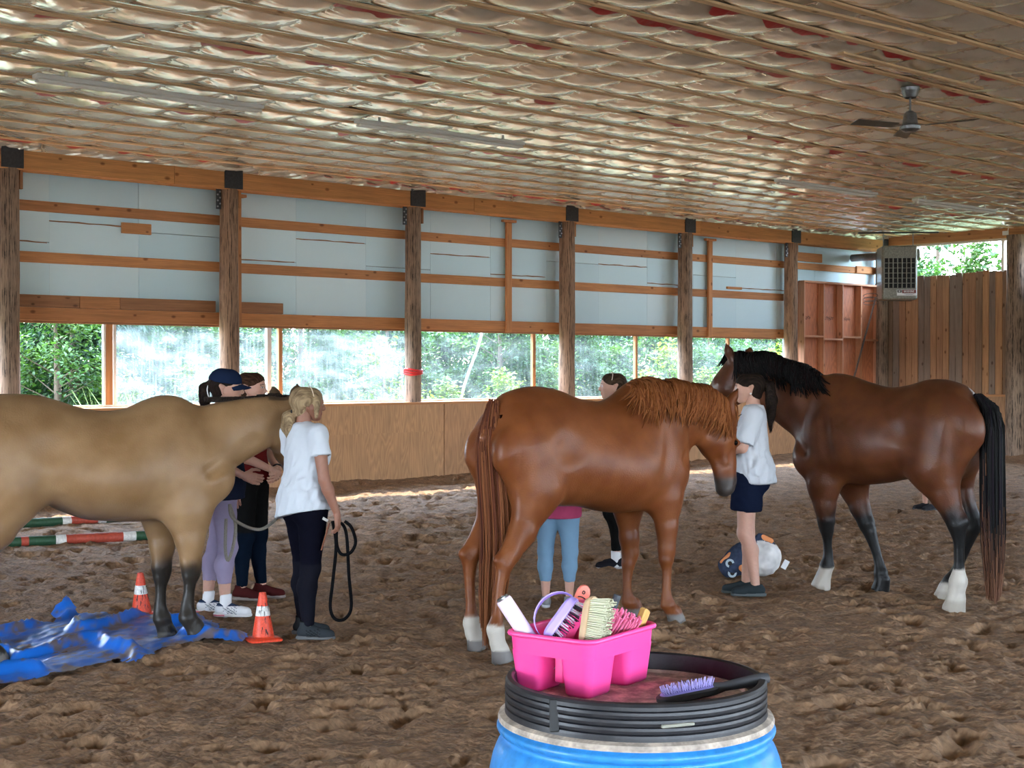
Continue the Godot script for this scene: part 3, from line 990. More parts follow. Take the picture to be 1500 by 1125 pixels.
func build_outdoors() -> void:
	M.leaf = painted(0.55, {"backlight_enabled": true, "backlight": Color(0.85, 0.95, 0.55)})
	M.stem = mat(Color(0.36, 0.30, 0.24), 0.9)
	M.lawn = mottled(Color(0.41, 0.44, 0.30), 0.95, 0.6)
	M.trunk = mat(Color(0.62, 0.60, 0.56), 0.9, {"albedo_texture": T.bark})
	var g := board("lawn", self, Vector3(-70, -0.6, -70), Vector3(70, -0.22, -0.2), M.lawn, 0.0)
	g.name = numbered("lawn")
	tag(g, "rough green ground outside the windows", "grass")
	g.set_meta("kind", "structure")
	var g2 := board("lawn", self, Vector3(12.7, -0.6, -0.2), Vector3(70, -0.22, 70), M.lawn, 0.0)
	g2.name = numbered("lawn")
	tag(g2, "rough ground outside the end wall", "grass")
	g2.set_meta("kind", "structure")
	var g3 := board("yard", self, Vector3(-70, -0.6, 21.2), Vector3(12.7, -0.22, 70), mottled(Color(0.58, 0.54, 0.47), 0.95, 0.4), 0.0)
	tag(g3, "pale gravel yard outside the open near side", "yard")
	g3.set_meta("kind", "structure")
	var g4 := board("yard", self, Vector3(-70, -0.6, -0.2), Vector3(-24.1, -0.22, 21.2), mottled(Color(0.58, 0.54, 0.47), 0.95, 0.4), 0.0)
	tag(g4, "pale gravel yard outside the left doorway", "yard")
	g4.set_meta("kind", "structure")
	var leaf_a := leaf_mesh(0.085, 0.048)
	var leaf_b := leaf_mesh(0.15, 0.085)
	var needle := leaf_mesh(0.20, 0.06)
	var bright := [Color(0.20, 0.30, 0.06), Color(0.26, 0.33, 0.07), Color(0.15, 0.25, 0.06), Color(0.30, 0.32, 0.10)]
	var mid := [Color(0.08, 0.16, 0.05), Color(0.11, 0.19, 0.06), Color(0.06, 0.13, 0.05)]
	var dark := [Color(0.035, 0.085, 0.04), Color(0.05, 0.11, 0.045), Color(0.03, 0.07, 0.04), Color(0.07, 0.13, 0.05)]
	# the cedar and grasses right outside the open sash
	var proto_shrub := tree("leafy_shrub", "yellow green leafy shrub low outside the open sash", "shrub", Vector3(-3.6, -0.25, -2.2), 1.75, 0.75, 34, 55, bright, leaf_a, 501, "shrubs outside the windows")
	var r := RandomNumberGenerator.new()
	r.seed = 91
	var places := ["beside the hazy pane", "behind the capped woman", "behind the blonde woman's hair", "left of the ribboned post", "right of the ribboned post", "halfway along the fourth window", "left of the fourth window's mullion",
		"right of the fourth window's mullion", "left of the far woman's face", "behind the far woman's head", "right of the fifth window's mullion", "left of the bay horse's ears", "behind the bay horse's ears", "past the last pane"]
	for i in 14:
		var o := proto_shrub.duplicate()
		o.name = numbered("leafy_shrub")
		add_child(o)
		o.position = Vector3(-2.2 + i * 1.22 + r.randf_range(-0.3, 0.3), -0.25, -2.4 - r.randf_range(0.0, 2.2) - i * 0.06)
		o.rotation.y = r.randf() * TAU
		var s := r.randf_range(0.85, 1.35)
		o.scale = Vector3(s, s * r.randf_range(0.9, 1.15), s)
		tag(o, "yellow green leafy shrub outside, " + places[i], "shrub", "shrubs outside the windows")
	var proto_tree := tree("broadleaf_tree", "mid green tree behind the open sash", "tree", Vector3(-1.4, -0.25, -5.5), 4.8, 1.9, 150, 95, mid, leaf_b, 502, "trees behind the shrubs", 0.0, 0.08)
	for i in 8:
		var o := proto_tree.duplicate()
		o.name = numbered("broadleaf_tree")
		add_child(o)
		o.position = Vector3(1.6 + i * 2.5, -0.25, -5.4 - (i % 2) * 0.6)
		o.rotation.y = r.randf() * TAU
		var s := r.randf_range(0.72, 0.8)
		o.scale = Vector3(s, s * 1.2, s)
		tag(o, "mid green broadleaf tree standing behind the shrubs, number %s of the row from the left" % ["second", "third", "fourth", "fifth", "sixth", "seventh", "eighth", "ninth"][i], "tree", "trees behind the shrubs")
	var proto_cedar := tree("cedar_tree", "dark drooping evergreen filling the open sash", "tree", Vector3(-3.3, -0.25, -4.6), 5.4, 2.0, 210, 85, dark, needle, 503, "dark evergreens", 0.75, 0.03)
	for i in 14:
		var o := proto_cedar.duplicate()
		o.name = numbered("cedar_tree")
		add_child(o)
		o.position = Vector3(-2.0 + i * 2.3, -0.25, -9.8 - (i % 2) * 4.6)
		o.rotation.y = r.randf() * TAU
		o.scale = Vector3(1.08, r.randf_range(1.0, 1.15), 1.08)
		tag(o, "dark evergreen in the back row of trees, number %s from the left" % ["one", "two", "three", "four", "five", "six", "seven", "eight", "nine", "ten", "eleven", "twelve", "thirteen", "fourteen"][i], "tree", "dark evergreens")
	tree("young_tree", "fresh green young tree close outside the open sash", "tree", Vector3(-4.2, -0.25, -3.3), 3.6, 1.05, 90, 90, [Color(0.13, 0.24, 0.06), Color(0.09, 0.18, 0.055), Color(0.17, 0.27, 0.07), Color(0.06, 0.12, 0.045)], leaf_a, 507, "", 0.15, 0.15)
	# trees beyond the end wall, seen over its boards
	for i in 8:
		var src := proto_tree if i % 2 == 0 else proto_cedar
		var o := src.duplicate()
		o.name = numbered("broadleaf_tree" if i % 2 == 0 else "cedar_tree")
		add_child(o)
		o.position = Vector3(23.5 + (i % 2) * 4.8, -0.25, -5.4 + i * 2.4)
		o.rotation.y = r.randf() * TAU
		o.scale = Vector3(1.25, 1.65 + 0.04 * i, 1.25)
		tag(o, "tree seen above the end wall's boards, number %s from the heater" % ["one", "two", "three", "four", "five", "six", "seven", "eight"][i], "tree", "trees beyond the end wall")
	# a pale bare trunk leaning among the shrubs
	var tk := thing("bare_trunk", "pale slanting bare trunk among the shrubs outside", "trunk", Vector3(4.4, -0.25, -4.2))
	var st := surf()
	tube(st, curve([Vector3(0, 0, 0), Vector3(0.15, 1.4, 0), Vector3(0.75, 2.6, -0.1), Vector3(1.0, 3.6, -0.2)], 5), [0.05, 0.045, 0.04, 0.03], 8)
	done(st, "stem", M.trunk, tk)
	# grass tufts at the open sash
	for i in 3:
		var gt := thing("grass_tuft", "tuft of long pale grass below the open sash, " + ["leftmost", "middle", "rightmost"][i], "grass", Vector3(-4.6 + i * 0.45, -0.22, -1.1 - 0.3 * i), 0.0, "grass tufts outside")
		var gs := surf()
		for q in 26:
			var a := r.randf() * TAU
			var hh := r.randf_range(1.1, 1.85)
			var d := Vector3(cos(a), 0, sin(a)) * r.randf_range(0.1, 0.45)
			tube(gs, [Vector3(cos(a) * 0.05, 0, sin(a) * 0.05), d * 0.35 + Vector3(0, hh * 0.7, 0), d + Vector3(0, hh * 0.92, 0)], [0.009, 0.007, 0.001], 4, false)
		done(gs, "blades", mat(Color(0.55, 0.62, 0.36), 0.6), gt)

# ---------------------------------------------------------------- smooth bodies
# tapered bones joined with a smooth minimum, meshed as surface nets
class Bone:
	var a: Vector3
	var ba: Vector3
	var ibb: float
	var ln: float
	var ra: float
	var dr: float
	var k: float
	var s: float
	var flat: bool
	var cut: bool

class Loft:
	var x0: float
	var x1: float
	var cy := PackedFloat32Array()
	var hh := PackedFloat32Array()
	var hw := PackedFloat32Array()
	func dist(p: Vector3) -> float:
		var f := (p.x - x0) / (x1 - x0) * 79.0
		var over := 0.0
		if f < 0.0:
			over = x0 - p.x
			f = 0.0
		elif f > 79.0:
			over = p.x - x1
			f = 79.0
		var i := mini(int(f), 78)
		var t := f - i
		var c := lerpf(cy[i], cy[i + 1], t)
		var h := lerpf(hh[i], hh[i + 1], t)
		var w := lerpf(hw[i], hw[i + 1], t)
		var dy := (p.y - c) / h
		var ww := w * (1.0 - 0.22 * clampf(dy, -0.6, 1.0))
		var dz := p.z / ww
		var d := (sqrt(dy * dy + dz * dz) - 1.0) * minf(h, w)
		return d + over if over > 0.0 else d

func rc(L: Array, a: Vector3, ra: float, b: Vector3, rb: float, k := 0.02, s := 1.0, flat := false, cut := false) -> void:
	var q := Bone.new()
	q.s = s
	q.a = Vector3(a.x, a.y, a.z / s)
	q.ba = Vector3(b.x, b.y, b.z / s) - q.a
	q.ln = q.ba.length()
	q.ibb = 1.0 / maxf(q.ba.length_squared(), 1e-8)
	q.ra = ra
	q.dr = rb - ra
	q.k = k
	q.flat = flat
	q.cut = cut
	L.append(q)

func ball(L: Array, a: Vector3, r: float, k := 0.02, s := 1.0, cut := false) -> void:
	rc(L, a, r, a + Vector3(0, 0.0001, 0), r, k, s, false, cut)

func chain(L: Array, pts: Array, k := 0.5) -> void:
	for i in pts.size() - 1:
		var p: Array = pts[i]
		var q: Array = pts[i + 1]
		rc(L, p[0], p[1], q[0], q[1], k * minf(p[1], q[1]), p[2] if p.size() > 2 else 1.0)

func make_loft(st: Array) -> Loft:
	var l := Loft.new()
	l.x0 = st[0][0]
	l.x1 = st[-1][0]
	for i in 80:
		var x := lerpf(l.x0, l.x1, i / 79.0)
		var j := 0
		while j < st.size() - 2 and st[j + 1][0] < x:
			j += 1
		var t: float = (x - st[j][0]) / (st[j + 1][0] - st[j][0])
		var a: Array = st[maxi(j - 1, 0)]
		var b: Array = st[j]
		var c: Array = st[j + 1]
		var d: Array = st[mini(j + 2, st.size() - 1)]
		l.cy.append(cubic_interpolate(b[1], c[1], a[1], d[1], t))
		l.hh.append(maxf(0.01, cubic_interpolate(b[2], c[2], a[2], d[2], t)))
		l.hw.append(maxf(0.01, cubic_interpolate(b[3], c[3], a[3], d[3], t)))
	return l

func field(L: Array, loft: Loft, p: Vector3) -> float:
	var d := 10.0
	if loft != null:
		d = loft.dist(p)
	for q: Bone in L:
		var pa := Vector3(p.x, p.y, p.z / q.s) - q.a
		var t := pa.dot(q.ba) * q.ibb
		var h := clampf(t, 0.0, 1.0)
		var e := ((pa - q.ba * h).length() - q.ra - q.dr * h) * minf(q.s, 1.0)
		if q.flat and t > 1.0:
			e = maxf(e, (t - 1.0) * q.ln)
		if q.cut:
			var mc := absf(d + e)
			d = maxf(d, -e)
			if mc < q.k:
				var xc := (q.k - mc) / q.k
				d += xc * xc * q.k * 0.25
			continue
		var m := absf(d - e)
		if m < q.k:
			var x := (q.k - m) / q.k
			d = minf(d, e) - x * x * q.k * 0.25
		elif e < d:
			d = e
	return d

# appends the meshed body to out = [vertices, normals, colours, indices]
func net(out: Array, L: Array, loft: Loft, cell: float, paint: Callable, shape = null, pad := 0.03) -> void:
	var lo := Vector3.INF
	var hi := -Vector3.INF
	for q: Bone in L:
		if q.cut:
			continue
		for e in 2:
			var c := q.a + q.ba * e
			c.z *= q.s
			var r := q.ra + q.dr * e
			var rv := Vector3(r, r, r * q.s) + Vector3.ONE * pad
			lo = lo.min(c - rv)
			hi = hi.max(c + rv)
	if loft != null:
		for i in 80:
			var x := lerpf(loft.x0, loft.x1, i / 79.0)
			lo = lo.min(Vector3(x - pad, loft.cy[i] - loft.hh[i] - pad, -loft.hw[i] * 1.25 - pad))
			hi = hi.max(Vector3(x + pad, loft.cy[i] + loft.hh[i] + pad, loft.hw[i] * 1.25 + pad))
	var B := 6
	var bs := B * cell
	var nb := Vector3i(((hi - lo) / bs).ceil())
	var gx := nb.x * B + 1
	var gy := nb.y * B + 1
	var gz := nb.z * B + 1
	var G := PackedFloat32Array()
	G.resize(gx * gy * gz)
	G.fill(1.0)
	var VI := PackedInt32Array()
	VI.resize(gx * gy * gz)
	VI.fill(-1)
	var active := []
	var hd := bs * 0.87
	for bz in nb.z:
		for by in nb.y:
			for bx in nb.x:
				var o := lo + Vector3(bx, by, bz) * bs
				var c := o + Vector3.ONE * bs * 0.5
				var near := []
				for q: Bone in L:
					var pa := Vector3(c.x, c.y, c.z / q.s) - q.a
					var h := clampf(pa.dot(q.ba) * q.ibb, 0.0, 1.0)
					var e := ((pa - q.ba * h).length() - q.ra - q.dr * h) * minf(q.s, 1.0)
					if e < hd * maxf(1.0, 1.0) + q.k + 0.01:
						near.append(q)
				var lf := loft
				if loft != null and loft.dist(c) > hd * 1.5 + 0.12:
					lf = null
				if near.is_empty() and lf == null:
					continue
				var d := field(near, lf, c)
				if d > hd * 1.02 + 0.014 or d < -hd * 1.02 - 0.014:
					continue
				active.append([bx, by, bz, near, lf])
				for z in B + 1:
					for y in B + 1:
						var at := ((bz * B + z) * gy + by * B + y) * gx + bx * B
						for x in B + 1:
							var p := o + Vector3(x, y, z) * cell
							var v := field(near, lf, p)
							if shape != null and v < 0.05:
								v = shape.call(p, v)
							G[at + x] = v
	var V: PackedVector3Array = out[0]
	var N: PackedVector3Array = out[1]
	var C: PackedColorArray = out[2]
	var I: PackedInt32Array = out[3]
	var sx := 1
	var sy := gx
	var sz := gx * gy
	var corner := [0, sx, sy, sx + sy, sz, sz + sx, sz + sy, sz + sx + sy]
	var edges := [[0, 1], [2, 3], [4, 5], [6, 7], [0, 2], [1, 3], [4, 6], [5, 7], [0, 4], [1, 5], [2, 6], [3, 7]]
	var cp := [Vector3(0, 0, 0), Vector3(1, 0, 0), Vector3(0, 1, 0), Vector3(1, 1, 0), Vector3(0, 0, 1), Vector3(1, 0, 1), Vector3(0, 1, 1), Vector3(1, 1, 1)]
	for b: Array in active:
		for z in B:
			for y in B:
				for x in B:
					var gi: int = ((b[2] * B + z) * gy + b[1] * B + y) * gx + b[0] * B + x
					var mask := 0
					for k in 8:
						if G[gi + corner[k]] < 0.0:
							mask += 1
					if mask == 0 or mask == 8:
						continue
					var sum := Vector3.ZERO
					var n := 0
					for e: Array in edges:
						var u := G[gi + corner[e[0]]]
						var w := G[gi + corner[e[1]]]
						if (u < 0.0) != (w < 0.0):
							sum += (cp[e[0]] as Vector3).lerp(cp[e[1]], u / (u - w))
							n += 1
					var p := lo + (Vector3(b[0] * B + x, b[1] * B + y, b[2] * B + z) + sum / n) * cell
					var g := Vector3.ZERO
					var hs := cell * 0.6
					for s: Vector3 in [Vector3(1, -1, -1), Vector3(-1, -1, 1), Vector3(-1, 1, -1), Vector3(1, 1, 1)]:
						var pp := p + s * hs
						var v := field(b[3], b[4], pp)
						if shape != null:
							v = shape.call(pp, v)
						g += s * v
					g = g.normalized()
					VI[gi] = V.size()
					V.append(p)
					N.append(g)
					C.append(paint.call(p, g))
	for b: Array in active:
		for z in B:
			for y in B:
				for x in B:
					var gi: int = ((b[2] * B + z) * gy + b[1] * B + y) * gx + b[0] * B + x
					var s0 := G[gi] < 0.0
					for ax in 3:
						var d: int = [sx, sy, sz][ax]
						var s1 := G[gi + d] < 0.0
						if s0 == s1:
							continue
						var u: int = [sy, sz, sx][ax]
						var w: int = [sz, sx, sy][ax]
						if gi - u - w < 0:
							continue
						var a := VI[gi]
						var e := VI[gi - u]
						var f := VI[gi - u - w]
						var h := VI[gi - w]
						if a < 0 or e < 0 or f < 0 or h < 0:
							continue
						if s0:
							I.append(a); I.append(f); I.append(e)
							I.append(a); I.append(h); I.append(f)
						else:
							I.append(a); I.append(e); I.append(f)
							I.append(a); I.append(f); I.append(h)
	out[0] = V
	out[1] = N
	out[2] = C
	out[3] = I

func blank() -> Array:
	return [PackedVector3Array(), PackedVector3Array(), PackedColorArray(), PackedInt32Array()]

func skin_mesh(out: Array) -> ArrayMesh:
	var A := []
	A.resize(Mesh.ARRAY_MAX)
	A[Mesh.ARRAY_VERTEX] = out[0]
	A[Mesh.ARRAY_NORMAL] = out[1]
	A[Mesh.ARRAY_COLOR] = out[2]
	A[Mesh.ARRAY_INDEX] = out[3]
	var m := ArrayMesh.new()
	m.add_surface_from_arrays(Mesh.PRIMITIVE_TRIANGLES, A)
	return m

# flat-ish tapering locks of hair along curves: st collects three-sided tubes with a colour each
func lock(st: SurfaceTool, pts: Array, w: float, col: Color, tip := 0.3) -> void:
	st.set_smooth_group(1)
	st.set_color(col)
	var P := curve(pts, 3)
	var R := []
	for i in P.size():
		var f := float(i) / (P.size() - 1)
		R.append(w * lerpf(1.0, tip, f * f))
	tube(st, P, R, 4, false)

# ---------------------------------------------------------------- joints of the three horses, metres in each horse's own axes (x forward, z to its right)

func chestnut_frame() -> Dictionary:
	return {
		"at": Vector3(-7.238, 0, 10.793), "turn": -0.0776,
		"loft": [[-0.723, 1.281, 0.121, 0.08], [-0.686, 1.228, 0.258, 0.19], [-0.601, 1.212, 0.344, 0.26], [-0.417, 1.21, 0.383, 0.29], [-0.222, 1.202, 0.373, 0.285], [-0.029, 1.167, 0.349, 0.29], [0.17, 1.133, 0.358, 0.305], [0.325, 1.132, 0.375, 0.305], [0.477, 1.17, 0.408, 0.28], [0.601, 1.184, 0.411, 0.25], [0.715, 1.162, 0.359, 0.21], [0.823, 1.116, 0.264, 0.15], [0.881, 1.089, 0.151, 0.08]],
		"neck": [[Vector3(0.57, 1.303, 0), 0.301, 0.62], [Vector3(0.823, 1.38, 0), 0.232, 0.5], [Vector3(1.084, 1.394, 0), 0.179, 0.5], [Vector3(1.279, 1.39, 0), 0.114, 0.6]],
		"head": [[Vector3(1.32, 1.39, 0), 0.095, 0.8], [Vector3(1.225, 1.221, 0.02), 0.147, 0.5], [Vector3(1.268, 1.041, 0.05), 0.088, 0.66], [Vector3(1.267, 0.929, 0.07), 0.073, 0.85], [Vector3(1.264, 0.887, 0.08), 0.066, 0.9]],
		"near_fore": [[Vector3(0.584, 1.028, 0.136), 0.153], [Vector3(0.61, 0.838, 0.162), 0.099], [Vector3(0.616, 0.658, 0.162), 0.072], [Vector3(0.616, 0.513, 0.162), 0.059], [Vector3(0.61, 0.442, 0.162), 0.05], [Vector3(0.616, 0.369, 0.162), 0.032], [Vector3(0.616, 0.215, 0.162), 0.03], [Vector3(0.628, 0.142, 0.162), 0.05], [Vector3(0.666, 0.088, 0.162), 0.045], [Vector3(0.698, 0.058, 0.162), 0.059]],
		"far_fore": [[Vector3(0.51, 1.016, -0.136), 0.156], [Vector3(0.564, 0.772, -0.162), 0.088], [Vector3(0.577, 0.559, -0.162), 0.067], [Vector3(0.589, 0.456, -0.162), 0.058], [Vector3(0.57, 0.384, -0.162), 0.047], [Vector3(0.558, 0.274, -0.162), 0.03], [Vector3(0.564, 0.181, -0.162), 0.03], [Vector3(0.577, 0.125, -0.162), 0.051], [Vector3(0.602, 0.09, -0.162), 0.046], [Vector3(0.633, 0.073, -0.162), 0.06]],
		"near_hind": [[Vector3(-0.58, 1.182, 0.15), 0.225], [Vector3(-0.521, 0.944, 0.19), 0.138], [Vector3(-0.619, 0.708, 0.18), 0.087], [Vector3(-0.709, 0.582, 0.18), 0.062], [Vector3(-0.756, 0.52, 0.18), 0.054], [Vector3(-0.787, 0.399, 0.18), 0.033], [Vector3(-0.808, 0.229, 0.18), 0.032], [Vector3(-0.823, 0.136, 0.18), 0.055], [Vector3(-0.808, 0.057, 0.18), 0.047], [Vector3(-0.777, -0.021, 0.18), 0.066]],
		"far_hind": [[Vector3(-0.56, 1.168, -0.15), 0.232], [Vector3(-0.492, 0.917, -0.19), 0.143], [Vector3(-0.624, 0.676, -0.18), 0.086], [Vector3(-0.714, 0.576, -0.18), 0.064], [Vector3(-0.751, 0.524, -0.18), 0.055], [Vector3(-0.751, 0.388, -0.18), 0.034], [Vector3(-0.741, 0.217, -0.18), 0.033], [Vector3(-0.735, 0.119, -0.18), 0.055], [Vector3(-0.725, 0.054, -0.18), 0.049], [Vector3(-0.698, -0.005, -0.18), 0.064]],
		"ears": [[Vector3(1.33, 1.438, 0.03), Vector3(1.446, 1.58, 0.037)], [Vector3(1.328, 1.464, -0.1), Vector3(1.313, 1.57, -0.125)]],
		"eye": Vector3(1.367, 1.258, 0.085),
		"tail": [Vector3(-0.701, 1.511, 0), Vector3(-0.723, 1.285, 0), Vector3(-0.696, 0.949, 0), Vector3(-0.675, 0.612, 0), Vector3(-0.707, 0.279, 0), Vector3(-0.723, -0.013, 0)],
		"crest": [Vector3(0.404, 1.587, 0), Vector3(0.502, 1.614, 0), Vector3(0.689, 1.617, 0), Vector3(0.94, 1.597, 0), Vector3(1.131, 1.554, 0), Vector3(1.306, 1.495, 0)]}

func bay_frame() -> Dictionary:
	return {
		"at": Vector3(-4.619, 0, 11.427), "turn": 1.7026,
		"loft": [[-0.619, 1.344, 0.12, 0.08], [-0.594, 1.278, 0.248, 0.17], [-0.529, 1.264, 0.324, 0.26], [-0.408, 1.263, 0.363, 0.285], [-0.264, 1.264, 0.362, 0.29], [-0.117, 1.243, 0.343, 0.285], [0.027, 1.219, 0.351, 0.305], [0.195, 1.225, 0.379, 0.305], [0.367, 1.243, 0.396, 0.28], [0.485, 1.242, 0.386, 0.25], [0.565, 1.217, 0.323, 0.21], [0.634, 1.171, 0.223, 0.15], [0.668, 1.141, 0.122, 0.08]],
		"neck": [[Vector3(0.553, 1.333, 0), 0.289, 0.6], [Vector3(0.814, 1.496, 0), 0.236, 0.5], [Vector3(1.084, 1.62, 0), 0.197, 0.5], [Vector3(1.28, 1.705, 0), 0.118, 0.6]],
		"head": [[Vector3(1.305, 1.722, 0), 0.102, 0.8], [Vector3(1.38, 1.565, 0), 0.146, 0.6], [Vector3(1.551, 1.421, 0), 0.109, 0.7], [Vector3(1.738, 1.253, 0), 0.086, 0.85], [Vector3(1.791, 1.207, 0), 0.08, 0.9]],
		"near_fore": [[Vector3(0.538, 1.041, -0.136), 0.174], [Vector3(0.49, 0.83, -0.162), 0.102], [Vector3(0.473, 0.678, -0.162), 0.076], [Vector3(0.462, 0.572, -0.162), 0.064], [Vector3(0.457, 0.506, -0.162), 0.052], [Vector3(0.451, 0.421, -0.162), 0.033], [Vector3(0.451, 0.309, -0.162), 0.032], [Vector3(0.457, 0.237, -0.162), 0.053], [Vector3(0.479, 0.169, -0.162), 0.051], [Vector3(0.496, 0.122, -0.162), 0.069]],
		"far_fore": [[Vector3(0.482, 1.03, 0.136), 0.177], [Vector3(0.41, 0.814, 0.162), 0.093], [Vector3(0.348, 0.647, 0.162), 0.072], [Vector3(0.297, 0.537, 0.162), 0.062], [Vector3(0.269, 0.472, 0.162), 0.05], [Vector3(0.219, 0.332, 0.162), 0.034], [Vector3(0.197, 0.247, 0.162), 0.033], [Vector3(0.181, 0.172, 0.162), 0.051], [Vector3(0.175, 0.121, 0.162), 0.051], [Vector3(0.175, 0.085, 0.162), 0.066]],
		"near_hind": [[Vector3(-0.493, 1.273, -0.15), 0.25], [Vector3(-0.4, 0.993, -0.19), 0.168], [Vector3(-0.471, 0.813, -0.18), 0.101], [Vector3(-0.526, 0.692, -0.18), 0.076], [Vector3(-0.561, 0.608, -0.18), 0.067], [Vector3(-0.575, 0.49, -0.18), 0.038], [Vector3(-0.575, 0.323, -0.18), 0.036], [Vector3(-0.57, 0.218, -0.18), 0.064], [Vector3(-0.556, 0.14, -0.18), 0.057], [Vector3(-0.546, 0.063, -0.18), 0.079]],
		"far_hind": [[Vector3(-0.445, 1.262, 0.15), 0.256], [Vector3(-0.346, 0.96, 0.19), 0.159], [Vector3(-0.433, 0.767, 0.18), 0.094], [Vector3(-0.494, 0.633, 0.18), 0.074], [Vector3(-0.514, 0.556, 0.18), 0.064], [Vector3(-0.463, 0.395, 0.18), 0.037], [Vector3(-0.402, 0.242, 0.18), 0.035], [Vector3(-0.361, 0.159, 0.18), 0.059], [Vector3(-0.335, 0.116, 0.18), 0.055], [Vector3(-0.319, 0.085, 0.18), 0.07]],
		"ears": [[Vector3(1.343, 1.775, -0.06), Vector3(1.397, 1.921, -0.075)], [Vector3(1.279, 1.786, 0.06), Vector3(1.244, 1.884, 0.075)]],
		"eye": Vector3(1.431, 1.646, -0.09),
		"tail": [Vector3(-0.629, 1.522, 0), Vector3(-0.728, 1.399, 0), Vector3(-0.737, 1.036, 0), Vector3(-0.742, 0.654, 0), Vector3(-0.747, 0.32, 0), Vector3(-0.752, 0.072, 0)],
		"crest": [Vector3(0.582, 1.648, 0), Vector3(0.68, 1.674, 0), Vector3(0.868, 1.721, 0), Vector3(1.053, 1.774, 0), Vector3(1.206, 1.818, 0), Vector3(1.305, 1.829, 0)]}

func buckskin_frame() -> Dictionary:
	return {
		"at": Vector3(-9.75, 0, 9.106), "turn": -0.4092,
		"loft": [[-0.791, 1.358, 0.102, 0.08], [-0.761, 1.301, 0.208, 0.18], [-0.684, 1.235, 0.306, 0.26], [-0.569, 1.208, 0.344, 0.295], [-0.437, 1.212, 0.34, 0.295], [-0.339, 1.227, 0.316, 0.295], [-0.248, 1.186, 0.332, 0.295], [-0.088, 1.128, 0.338, 0.315], [0.048, 1.107, 0.338, 0.325], [0.175, 1.11, 0.35, 0.32], [0.302, 1.135, 0.375, 0.29], [0.409, 1.152, 0.374, 0.26], [0.526, 1.154, 0.337, 0.22], [0.627, 1.122, 0.24, 0.16], [0.673, 1.093, 0.139, 0.08]],
		"neck": [[Vector3(0.526, 1.201, 0), 0.256, 0.6], [Vector3(0.788, 1.287, 0), 0.189, 0.5], [Vector3(0.968, 1.349, 0), 0.152, 0.5], [Vector3(1.093, 1.403, -0.02), 0.109, 0.55], [Vector3(1.165, 1.424, -0.03), 0.088, 0.6]],
		"head": [[Vector3(1.185, 1.441, -0.04), 0.088, 0.9], [Vector3(1.157, 1.292, -0.06), 0.114, 0.72], [Vector3(1.211, 1.172, -0.16), 0.084, 0.8], [Vector3(1.279, 1.057, -0.26), 0.072, 0.9], [Vector3(1.298, 1.019, -0.29), 0.068, 0.95]],
		"near_fore": [[Vector3(0.602, 1.029, 0.136), 0.186], [Vector3(0.541, 0.814, 0.162), 0.118], [Vector3(0.549, 0.646, 0.162), 0.084], [Vector3(0.553, 0.508, 0.162), 0.065], [Vector3(0.553, 0.436, 0.162), 0.055], [Vector3(0.545, 0.369, 0.162), 0.035], [Vector3(0.541, 0.256, 0.162), 0.032], [Vector3(0.537, 0.173, 0.162), 0.055], [Vector3(0.562, 0.121, 0.162), 0.046], [Vector3(0.591, 0.081, 0.162), 0.067]],
		"far_fore": [[Vector3(0.465, 0.971, -0.136), 0.173], [Vector3(0.421, 0.732, -0.162), 0.095], [Vector3(0.413, 0.581, -0.162), 0.073], [Vector3(0.408, 0.452, -0.162), 0.063], [Vector3(0.408, 0.387, -0.162), 0.052], [Vector3(0.404, 0.314, -0.162), 0.034], [Vector3(0.404, 0.202, -0.162), 0.033], [Vector3(0.413, 0.119, -0.162), 0.056], [Vector3(0.425, 0.066, -0.162), 0.048], [Vector3(0.446, 0.018, -0.162), 0.069]],
		"near_hind": [[Vector3(-0.591, 1.18, 0.15), 0.242], [Vector3(-0.469, 0.97, 0.19), 0.153], [Vector3(-0.572, 0.747, 0.18), 0.101], [Vector3(-0.666, 0.614, 0.18), 0.072], [Vector3(-0.719, 0.545, 0.18), 0.061], [Vector3(-0.696, 0.416, 0.18), 0.04], [Vector3(-0.666, 0.202, 0.18), 0.037], [Vector3(-0.636, 0.1, 0.18), 0.058], [Vector3(-0.606, 0.038, 0.18), 0.052], [Vector3(-0.568, -0.017, 0.18), 0.072]],
		"far_hind": [[Vector3(-0.71, 1.124, -0.15), 0.232], [Vector3(-0.617, 0.911, -0.19), 0.142], [Vector3(-0.695, 0.685, -0.18), 0.092], [Vector3(-0.781, 0.564, -0.18), 0.07], [Vector3(-0.812, 0.511, -0.18), 0.058], [Vector3(-0.773, 0.356, -0.18), 0.04], [Vector3(-0.727, 0.188, -0.18), 0.038], [Vector3(-0.695, 0.103, -0.18), 0.058], [Vector3(-0.656, 0.046, -0.18), 0.05], [Vector3(-0.609, 0.01, -0.18), 0.071]],
		"ears": [[Vector3(1.133, 1.493, -0.12), Vector3(1.111, 1.598, -0.15)], [Vector3(1.222, 1.504, 0.02), Vector3(1.247, 1.613, 0.025)]],
		"eye": Vector3(1.267, 1.289, -0.1),
		"tail": [Vector3(-0.784, 1.46, 0), Vector3(-0.822, 1.135, 0), Vector3(-0.822, 0.729, 0), Vector3(-0.814, 0.323, 0)],
		"crest": [Vector3(0.661, 1.52, 0), Vector3(0.792, 1.519, 0), Vector3(1.016, 1.526, 0), Vector3(1.151, 1.521, 0)]}

